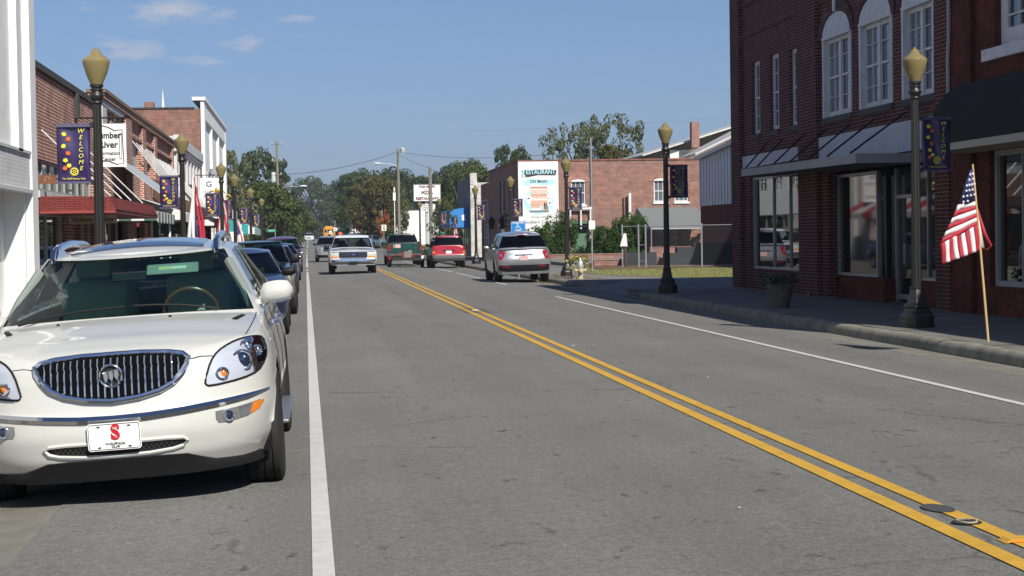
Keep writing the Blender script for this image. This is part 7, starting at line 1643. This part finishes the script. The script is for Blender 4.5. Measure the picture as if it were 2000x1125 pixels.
# driver
def person(x, y, z, label, hi_vis=False):
    t = thing('person', (x, y, z), label, 'person'); me = bpy.data.meshes.new('body'); vs = [(0, 0, 0), (0, 0, .25), (0, -.02, .48), (0, -.02, .58), (0, -.03, .68), (0, -.03, .78), (.18, -.02, .48), (.24, -.12, .25), (.14, -.42, .28), (-.18, -.02, .48), (-.24, -.12, .25), (-.14, -.42, .28)]
    es = [(0, 1), (1, 2), (2, 3), (3, 4), (4, 5), (2, 6), (6, 7), (7, 8), (2, 9), (9, 10), (10, 11)]; me.from_pydata(vs, es, []); o = bpy.data.objects.new('body', me); col.objects.link(o); o.parent = t
    md = o.modifiers.new('k', 'SKIN'); rr = [.16, .15, .14, .055, .09, .08, .07, .05, .035, .07, .05, .035]
    for v, r_ in zip(me.skin_vertices[0].data, rr): v.radius = (r_, r_)
    me.skin_vertices[0].data[0].use_root = True; md2 = o.modifiers.new('u', 'SUBSURF'); md2.levels = 1; md2.render_levels = 1; me.materials.append(mat('skin', (.42, .22, .15), .6))
    b = MB(); b.lathe([(0, .19), (.25, .18), (.42, .21), (.5, .14), (.53, .07)], (0, 0, 0), 14); b.v = [(v[0], v[1]*.7, v[2]) for v in b.v]; b.build('shirt', mat('dark_shirt', (.03, .035, .05), .8), t, world=False, smooth=True)
    b = MB(); b.ball((0, .0, .77), (.095, .11, .10)); b.v = [(v[0], v[1]+(.03 if v[2] < .78 else 0), v[2]) for v in b.v]; b.build('hair', mat('dark_hair', (.03, .02, .015), .7), t, world=False, smooth=True)
    return t
person(2.45, 79.9, .88, 'driver in dark shirt behind the wheel of the white pickup')
# silver suv following
suv = dict(L=4.75, W=1.88, zb=.28, yf=.8, nf=3, yr=.4, nr=4, rows=14, belt=[(0, .92), (.15, .98), (1.2, 1.08), (4.75, 1.12)], front=[(.28, .08), (.45, 0), (.7, .0), (.95, .08), (1.1, .2)], rear=[(.28, .06), (.5, 0), (.75, -.02), (1.0, .05), (1.2, .12)], side=[(.28, .09), (.45, .02), (.7, 0), (1.0, .03), (1.15, .07)], crown=[(0, 0), (.06, .01), (.5, .05), (1.2, .07), (5, .03)], wheels=[(.95, .36, .42), (3.8, .36, .42)], tyre=(.36, .24), seats=(2.3,), seath=.3,
    gh=dict(ys=(1.1, 1.85, 4.3, 4.72), wb=.84, wt=.64, df=.3, dr=.2, nrg=4, roof=[(1.8, 1.64), (3, 1.69), (4.3, 1.62)], win=[(.0417, .34), (.38, .66), (.70, .94)], rcols=8, rb=.12), sglass=M_dglass)
sv, P = vehicle('oncoming_car', suv, (1.55, 120, .03), 'silver crossover following behind the white pickup', 'car', paint('silver2', (.40, .41, .43), .3, .5))
front_kit(sv, P, suv, [(.5, .88), (.87, .92), (.88, .78), (.52, .76)], rrect(0, .8, .8, .2, .05), M_chrome, bumper=(.28, .46, M_black)); mirror_pair(sv, .86, 1.7, 1.18, .22, .16, M_black, .14)
# silver parked crossover, seen from behind
eq, P = vehicle('parked_crossover', suv, (7.32, 60.0+4.75, .0), 'silver crossover parked by the right kerb, seen from behind, red plate', 'car', paint('silver3', (.30, .31, .33), .28, .5), rot=(0, R(1), R(180)))
rear_kit(eq, P, suv, [([(.62, 1.06), (.80, 1.08), (.86, .98), (.85, .80), (.76, .78), (.68, .88)], M_red)], None, .82, mat('plate_pink', (.62, .38, .38), .5))
b = MB(); hw = .925; rows_ = []
for z, off in ((.60, -.01), (.59, .015), (.45, .02), (.30, -.02)): rows_.append([(lambda h: h[0]+h[1]*off)(P.hit(x*hw, max(z, .3), 'rear')) for x in [-1+k/12 for k in range(25)]])
b.grid(rows_); b.build('rear_valance', M_black, eq, smooth=True, world=False)
b = MB(); P.tube(b, [(-.3, .93), (.3, .93)], 'rear', .022, .01); b.ball((0, 4.80, .93), (.04, .02, .03)); b.build('tailgate_trim', M_chrome, eq, world=False)
b = MB(); P.tube(b, [(-.55, .62), (.55, .62)], 'rear', .004); P.tube(b, [(-.6, .66), (-.62, 1.05)], 'rear', .004); P.tube(b, [(.6, .66), (.62, 1.05)], 'rear', .004); b.build('panel_gaps', M_gap, eq, world=False)
for sx in (1, -1): b = MB(); P.patch(b, [(sx*.5, .55), (sx*.75, .56), (sx*.75, .53), (sx*.5, .52)], 'rear', .03, 2); b.build('reflector', M_red, eq, world=False); b = MB(); P.patch(b, [(sx*.76, .88), (sx*.82, .90), (sx*.82, .98), (sx*.75, .98)], 'rear', .014, 2); b.build('reversing_lamp', M_lamp, eq, world=False)
b = MB(); P.tube(b, [(-.02, 1.2), (.22, 1.19)], 'rear', .012, .02); b.build('wiper', M_black, eq, world=False); mirror_pair(eq, .86, 1.7, 1.18, .2, .15, paint('silver3', (.30, .31, .33)), .14)
b = MB(); b.box(-.13, .13, 4.35, 4.42, 1.63, 1.655); b.build('brake_lamp', M_red, eq, world=False)
# red boxy suv from behind
rsu = dict(suv); rsu.update(L=4.4, W=1.80, zb=.36, yr=.25, nr=7, two_tone=.66, lower_mat=mat('grey_cladding', (.07, .07, .07), .7), rear=[(.36, .05), (.45, 0), (.66, 0), (.7, .06), (1.2, .10)], belt=[(0, .98), (.15, 1.02), (1.2, 1.1), (4.4, 1.12)], wheels=[(.85, .36, .43), (3.5, .36, .43)],
    gh=dict(ys=(1.1, 1.75, 4.15, 4.32), wb=.82, wt=.66, df=.25, dr=.12, nrg=6, roof=[(1.7, 1.66), (4.3, 1.68)], win=[(.0417, .34), (.38, .66), (.70, .94)], rcols=8, rb=.12), tuck=-.02)
rv, P = vehicle('parked_suv', rsu, (7.15, 90+4.4, .0), 'red boxy off roader with grey bumpers parked on the right', 'car', paint('red', (.36, .008, .020)), rot=(0, 0, R(180)))
rv.scale = (.95, 1, .96); rear_kit(rv, P, rsu, [([(.72, 1.08), (.84, 1.08), (.86, .90), (.74, .88)], M_red), ([(.74, .88), (.86, .90), (.87, .78), (.76, .77)], M_amber)], (.40, .66, mat('grey_cladding', (.07, .07, .07), .7)), .84)
b = MB(); P.patch(b, rrect(0, .93, .62, .06, .02), 'rear', .02, 2); b.build('tailgate_handle', M_black, rv, world=False)
b = MB(); [b.tube([(s_*.62, 1.9, 1.69), (s_*.62, 2.1, 1.77), (s_*.62, 3.9, 1.77), (s_*.62, 4.1, 1.69)], .02, 6) for s_ in (-1, 1)]; [b.tube([(-.62, y_, 1.77), (.62, y_, 1.77)], .018, 6) for y_ in (2.5, 3.6)]; b.build('roof_rail', M_black, rv, world=False)
mirror_pair(rv, .84, 1.65, 1.2, .22, .17, M_black, .14)
# green pickup from behind, with trailer
S = base_spec(L=5.3, W=1.92, zb=.45, yf=.4, nf=5, yr=.12, nr=14, rows=14, belt=[(0, 1.0), (.1, 1.05), (1.4, 1.14), (5.3, 1.22)], front=[(.45, .04), (.6, 0), (1, .05)], rear=[(.45, .05), (.55, 0), (1.2, .0)], side=[(.45, .08), (.6, .01), (.9, 0), (1.2, .03)], crown=[(0, 0), (.06, .01), (.5, .05), (1.4, .07), (5.4, 0)], wheels=[(.95, .39, .46), (4.2, .39, .46)], tyre=(.38, .25), bed=(3.4, 5.22),
    gh=dict(ys=(1.35, 1.85, 3.2, 3.36), wb=.88, wt=.68, df=.16, dr=.08, nf=3.5, nrg=5, roof=[(1.8, 1.74), (3.1, 1.75)], win=[(.0417, .85)], rcrown=.04, rcols=7, rb=.12), sglass=M_dglass)
gt, P = vehicle('pickup_truck', S, (5.4, 98.6+5.3, .03), 'dark green pickup seen from behind, towing a small trailer', 'pickup', paint('green', (.006, .060, .048)), rot=(0, 0, R(180)))
rear_kit(gt, P, S, [([(.80, 1.18), (.92, 1.18), (.92, .80), (.80, .80)], M_red)], (.48, .66, mat('dark_bumper', (.05, .05, .05), .6)), None)
b = MB(); P.tube(b, [(-.78, .70), (-.78, 1.2), (.78, 1.2), (.78, .70), (-.78, .70)], 'rear', .006); b.build('tailgate_gap', M_gap, gt, world=False)
b = MB(); P.patch(b, rrect(.42, 1.08, .38, .2, .02), 'rear', .012, 2); b.build('sticker', mat('pink_sticker', (.6, .4, .38), .6), gt, world=False)
b = MB(); b.box(-.12, .12, 3.30, 3.36, 1.74, 1.78); b.build('brake_lamp', M_red, gt, world=False); mirror_pair(gt, .93, 1.65, 1.22, .22, .18, M_black, .12)
tl = thing('utility_trailer', (5.2, 93.3, .05), 'low black frame trailer with upright rods and red lights behind the green pickup', 'trailer'); x0, x1 = 4.33, 6.07
b = MB(); b.box(x0+.12, x1-.12, 92.9, 95.6, .40, .46); b.box(x0+.12, x1-.12, 92.88, 92.96, .38, .54); [b.box(x, x+.06, 92.9, 95.8, .46, .52) for x in (x0+.12, x1-.18)]; b.box(5.15, 5.25, 95.6, 97.6, .42, .5); b.build('chassis', mat('trailer_black', (.02, .02, .02), .6), tl)
b = MB(); [b.tube([(x, 93, .5), (x, 93, 1.32)], .02, 5) for x in (x0+.25, 4.95, 5.55, x1-.2)]; b.tube([(x0+.2, 93, 1.32), (x1-.15, 93, 1.32)], .02, 5); b.tube([(x0+.2, 93, 1.0), (x1-.15, 93, 1.0)], .012, 5); b.build('ramp_frame', mat('trailer_black', (.02, .02, .02), .6), tl)
b = MB(); b.tube([(x0+.2, 92.85, .62), (4.9, 92.85, .82)], .025, 5); b.box(4.93, 5.0, 92.82, 92.9, .5, .82); b.box(5.5, 5.56, 92.82, 92.9, .5, .72); b.tube([(5.5, 92.85, .7), (5.9, 92.85, .66)], .02, 5); b.build('red_straps', mat('strap_red', (.24, .012, .02), .7), tl)
b = MB(); b.box(5.05, 5.45, 93.0, 93.3, .5, .85); b.ball((5.35, 93.1, .8), (.14, .12, .12)); b.build('load', mat('load_grey', (.2, .18, .16), .8), tl)
for x in (x0, x1-.0):
    o = thing('wheel', (0, 0, 0), None, None); o.parent = tl; o.location = (x-5.2, .9, .19); q = MB(); q.lathe([(-.08, .15), (-.09, .22), (-.05, .26), (.05, .26), (.09, .22), (.08, .15)], seg=22, axis='x', cap=False); q.build('tyre', M_rubber, o, world=False, smooth=True); q = MB(); q.lathe([(-.03, .001), (-.06, .15), (.06, .15), (.03, .001)], seg=16, axis='x', cap=False); q.build('rim', M_rim, o, world=False)
    b = MB(); b.prism([(93.9, .5), (93.95, .6), (94.4, .6), (94.45, .5)], lambda a, c: (x-.1, a, c), lambda a, c: (x+.1, a, c)); b.box(x-.07, x+.07, 93.84, 93.9, .42, .62, 1); b.build('mudguard', [mat('strap_red', (.24, .012, .02), .7), M_sw if x > 5 else M_red], tl)
# far white car, school bus, small parked car
S = base_spec(L=4.6, W=1.8); fc_, P = vehicle('oncoming_car', S, (.6, 318, gy(318)+.05), 'bright white saloon far down the road', 'car', paint('far_white', (.75, .75, .75)))
front_kit(fc_, P, S, [(.5, .74), (.83, .76), (.84, .66), (.52, .62)], rrect(0, .62, .8, .16, .05), M_black)
S = base_spec(L=4.5, W=1.76); pc_, P = vehicle('parked_saloon', S, (8.9, 214, gy(214)-.05), 'small grey blue car parked under the far right trees', 'car', paint('greyblue', (.16, .22, .30)), rot=(0, 0, R(150)))
bs = thing('school_bus', (5.4, 416, gy(416)), 'yellow school bus driving away far down the street', 'bus'); Z = gy(416); M_bus = mat('bus_yellow', (.72, .32, .02), .45)
b = MB(); b.prism([(4.2, Z+.7), (4.15, Z+2.3), (4.3, Z+2.9), (4.7, Z+3.15), (6.1, Z+3.15), (6.5, Z+2.9), (6.65, Z+2.3), (6.6, Z+.7)][::-1], lambda a, c: (a, 416, c), lambda a, c: (a, 426, c)); b.build('body', M_bus, bs)
for (xa, xb, za, zb_) in ((5.05, 5.75, 1.6, 2.4), (4.35, 4.85, 1.7, 2.4), (5.95, 6.45, 1.7, 2.4), (5.05, 5.75, .8, 1.3)): b = MB(); b.box(xa, xb, 415.95, 415.998, Z+za, Z+zb_); b.build('window', M_pane, bs)
for x in (4.5, 6.3): b = MB(); b.lathe([(-.03, .12), (0, .12), (0, .001)], (x, 415.99, Z+2.65), 10, 'y'); b.build('warning_lamp', M_red, bs); b = MB(); b.box(x-.12, x+.12, 415.95, 415.998, Z+1.25, Z+1.45); b.build('tail_lamp', M_red, bs)
b = MB(); b.box(4.15, 6.65, 415.85, 416.0, Z+.5, Z+.68); b.build('bumper', M_black, bs)
for x in (4.5, 6.3): 
    for y_ in (418, 424): b = MB(); b.lathe([(-.15, .3), (-.15, .5), (.15, .5), (.15, .3)], (x, y_, Z+.5), 18, 'x'); b.build('wheel', M_rubber, bs)
# ------------------------------------------------------------ air between here and the far trees
b = MB(); b.box(-1700, 1700, -120, 2700, -1.5, 60); hz = b.build('haze', None); hz.data.materials.clear()
hm = bpy.data.materials.new('thin_air'); hm.use_nodes = True; hm.node_tree.nodes.clear(); ho_ = hm.node_tree.nodes.new('ShaderNodeOutputMaterial'); pv = hm.node_tree.nodes.new('ShaderNodeVolumePrincipled')
pv.inputs['Color'].default_value = (.84, .90, 1, 1); pv.inputs['Density'].default_value = .00036; pv.inputs['Anisotropy'].default_value = .3; hm.node_tree.links.new(pv.outputs[0], ho_.inputs['Volume']); hz.data.materials.append(hm); hz['kind'] = 'stuff'
# ------------------------------------------------------------ one mesh per separate piece
SPLIT = {'pilaster', 'window_sill', 'brick_arch', 'keystone', 'signboard', 'mullion', 'stall_riser', 'tie_rod', 'entrance_glazing', 'pillar_trim', 'vent_port', 'mirror_signal', 'washer_jet', 'wiper', 'window_head', 'painted_band', 'chrome_moulding', 'mudguard', 'parapet_frame', 'panel_gaps', 'shop_sign', 'foot', 'painted_cloud', 'painted_dancers', 'window_display', 'grille_uprights', 'scrollwork', 'bulb', 'stars', 'banner_hem', 'banner_arm', 'post', 'plate_bolts', 'red_straps', 'dark_trim', 'bracket', 'roof_rail', 'ledge', 'recess_panel', 'load', 'frame', 'balcony_frame', 'handrail', 'coping', 'ramp_frame'}
done = {}
for o in [o for o in bpy.data.objects if o.type == 'MESH' and o.name.split('.')[0] in SPLIT and not o.modifiers]:
    me = o.data
    if me.name not in done:
        n = len(me.vertices); par = list(range(n))
        def find(a):
            while par[a] != a: par[a] = par[par[a]]; a = par[a]
            return a
        for e in me.edges:
            a, b_ = find(e.vertices[0]), find(e.vertices[1])
            if a != b_: par[a] = b_
        roots = {}
        for p in me.polygons: roots.setdefault(find(p.vertices[0]), []).append(p.index)
        # pieces that touch or overlap stay together
        bbs = []
        for r_, ps in roots.items():
            vs = {v for p in ps for v in me.polygons[p].vertices}; cs = [me.vertices[v].co for v in vs]
            bbs.append([[min(c[i] for c in cs)-.004 for i in range(3)], [max(c[i] for c in cs)+.004 for i in range(3)], ps])
        ch = True
        while ch and len(bbs) < 60:
            ch = False
            for i in range(len(bbs)):
                for j in range(i+1, len(bbs)):
                    a, b_ = bbs[i], bbs[j]
                    if all(a[0][k] <= b_[1][k] and b_[0][k] <= a[1][k] for k in range(3)):
                        bbs[i] = [[min(a[0][k], b_[0][k]) for k in range(3)], [max(a[1][k], b_[1][k]) for k in range(3)], a[2]+b_[2]]; del bbs[j]; ch = True; break
                if ch: break
        if 1 < len(bbs) <= 24:
            out = []
            for k, (_, _, ps) in enumerate(bbs):
                keep = set(ps); bm = bmesh.new(); bm.from_mesh(me); bm.faces.ensure_lookup_table()
                bmesh.ops.delete(bm, geom=[f for f in bm.faces if f.index not in keep], context='FACES'); m_ = bpy.data.meshes.new(me.name.split('.')[0]); bm.to_mesh(m_); bm.free()
                for mt in me.materials: m_.materials.append(mt)
                out.append(m_)
            done[me.name] = out
        else: done[me.name] = None
    if done[me.name]:
        for m_ in done[me.name][1:]:
            c = bpy.data.objects.new(o.name.split('.')[0], m_); col.objects.link(c); c.parent = o.parent; c.matrix_local = o.matrix_local.copy()
            for g in (): pass
        o.data = done[me.name][0]
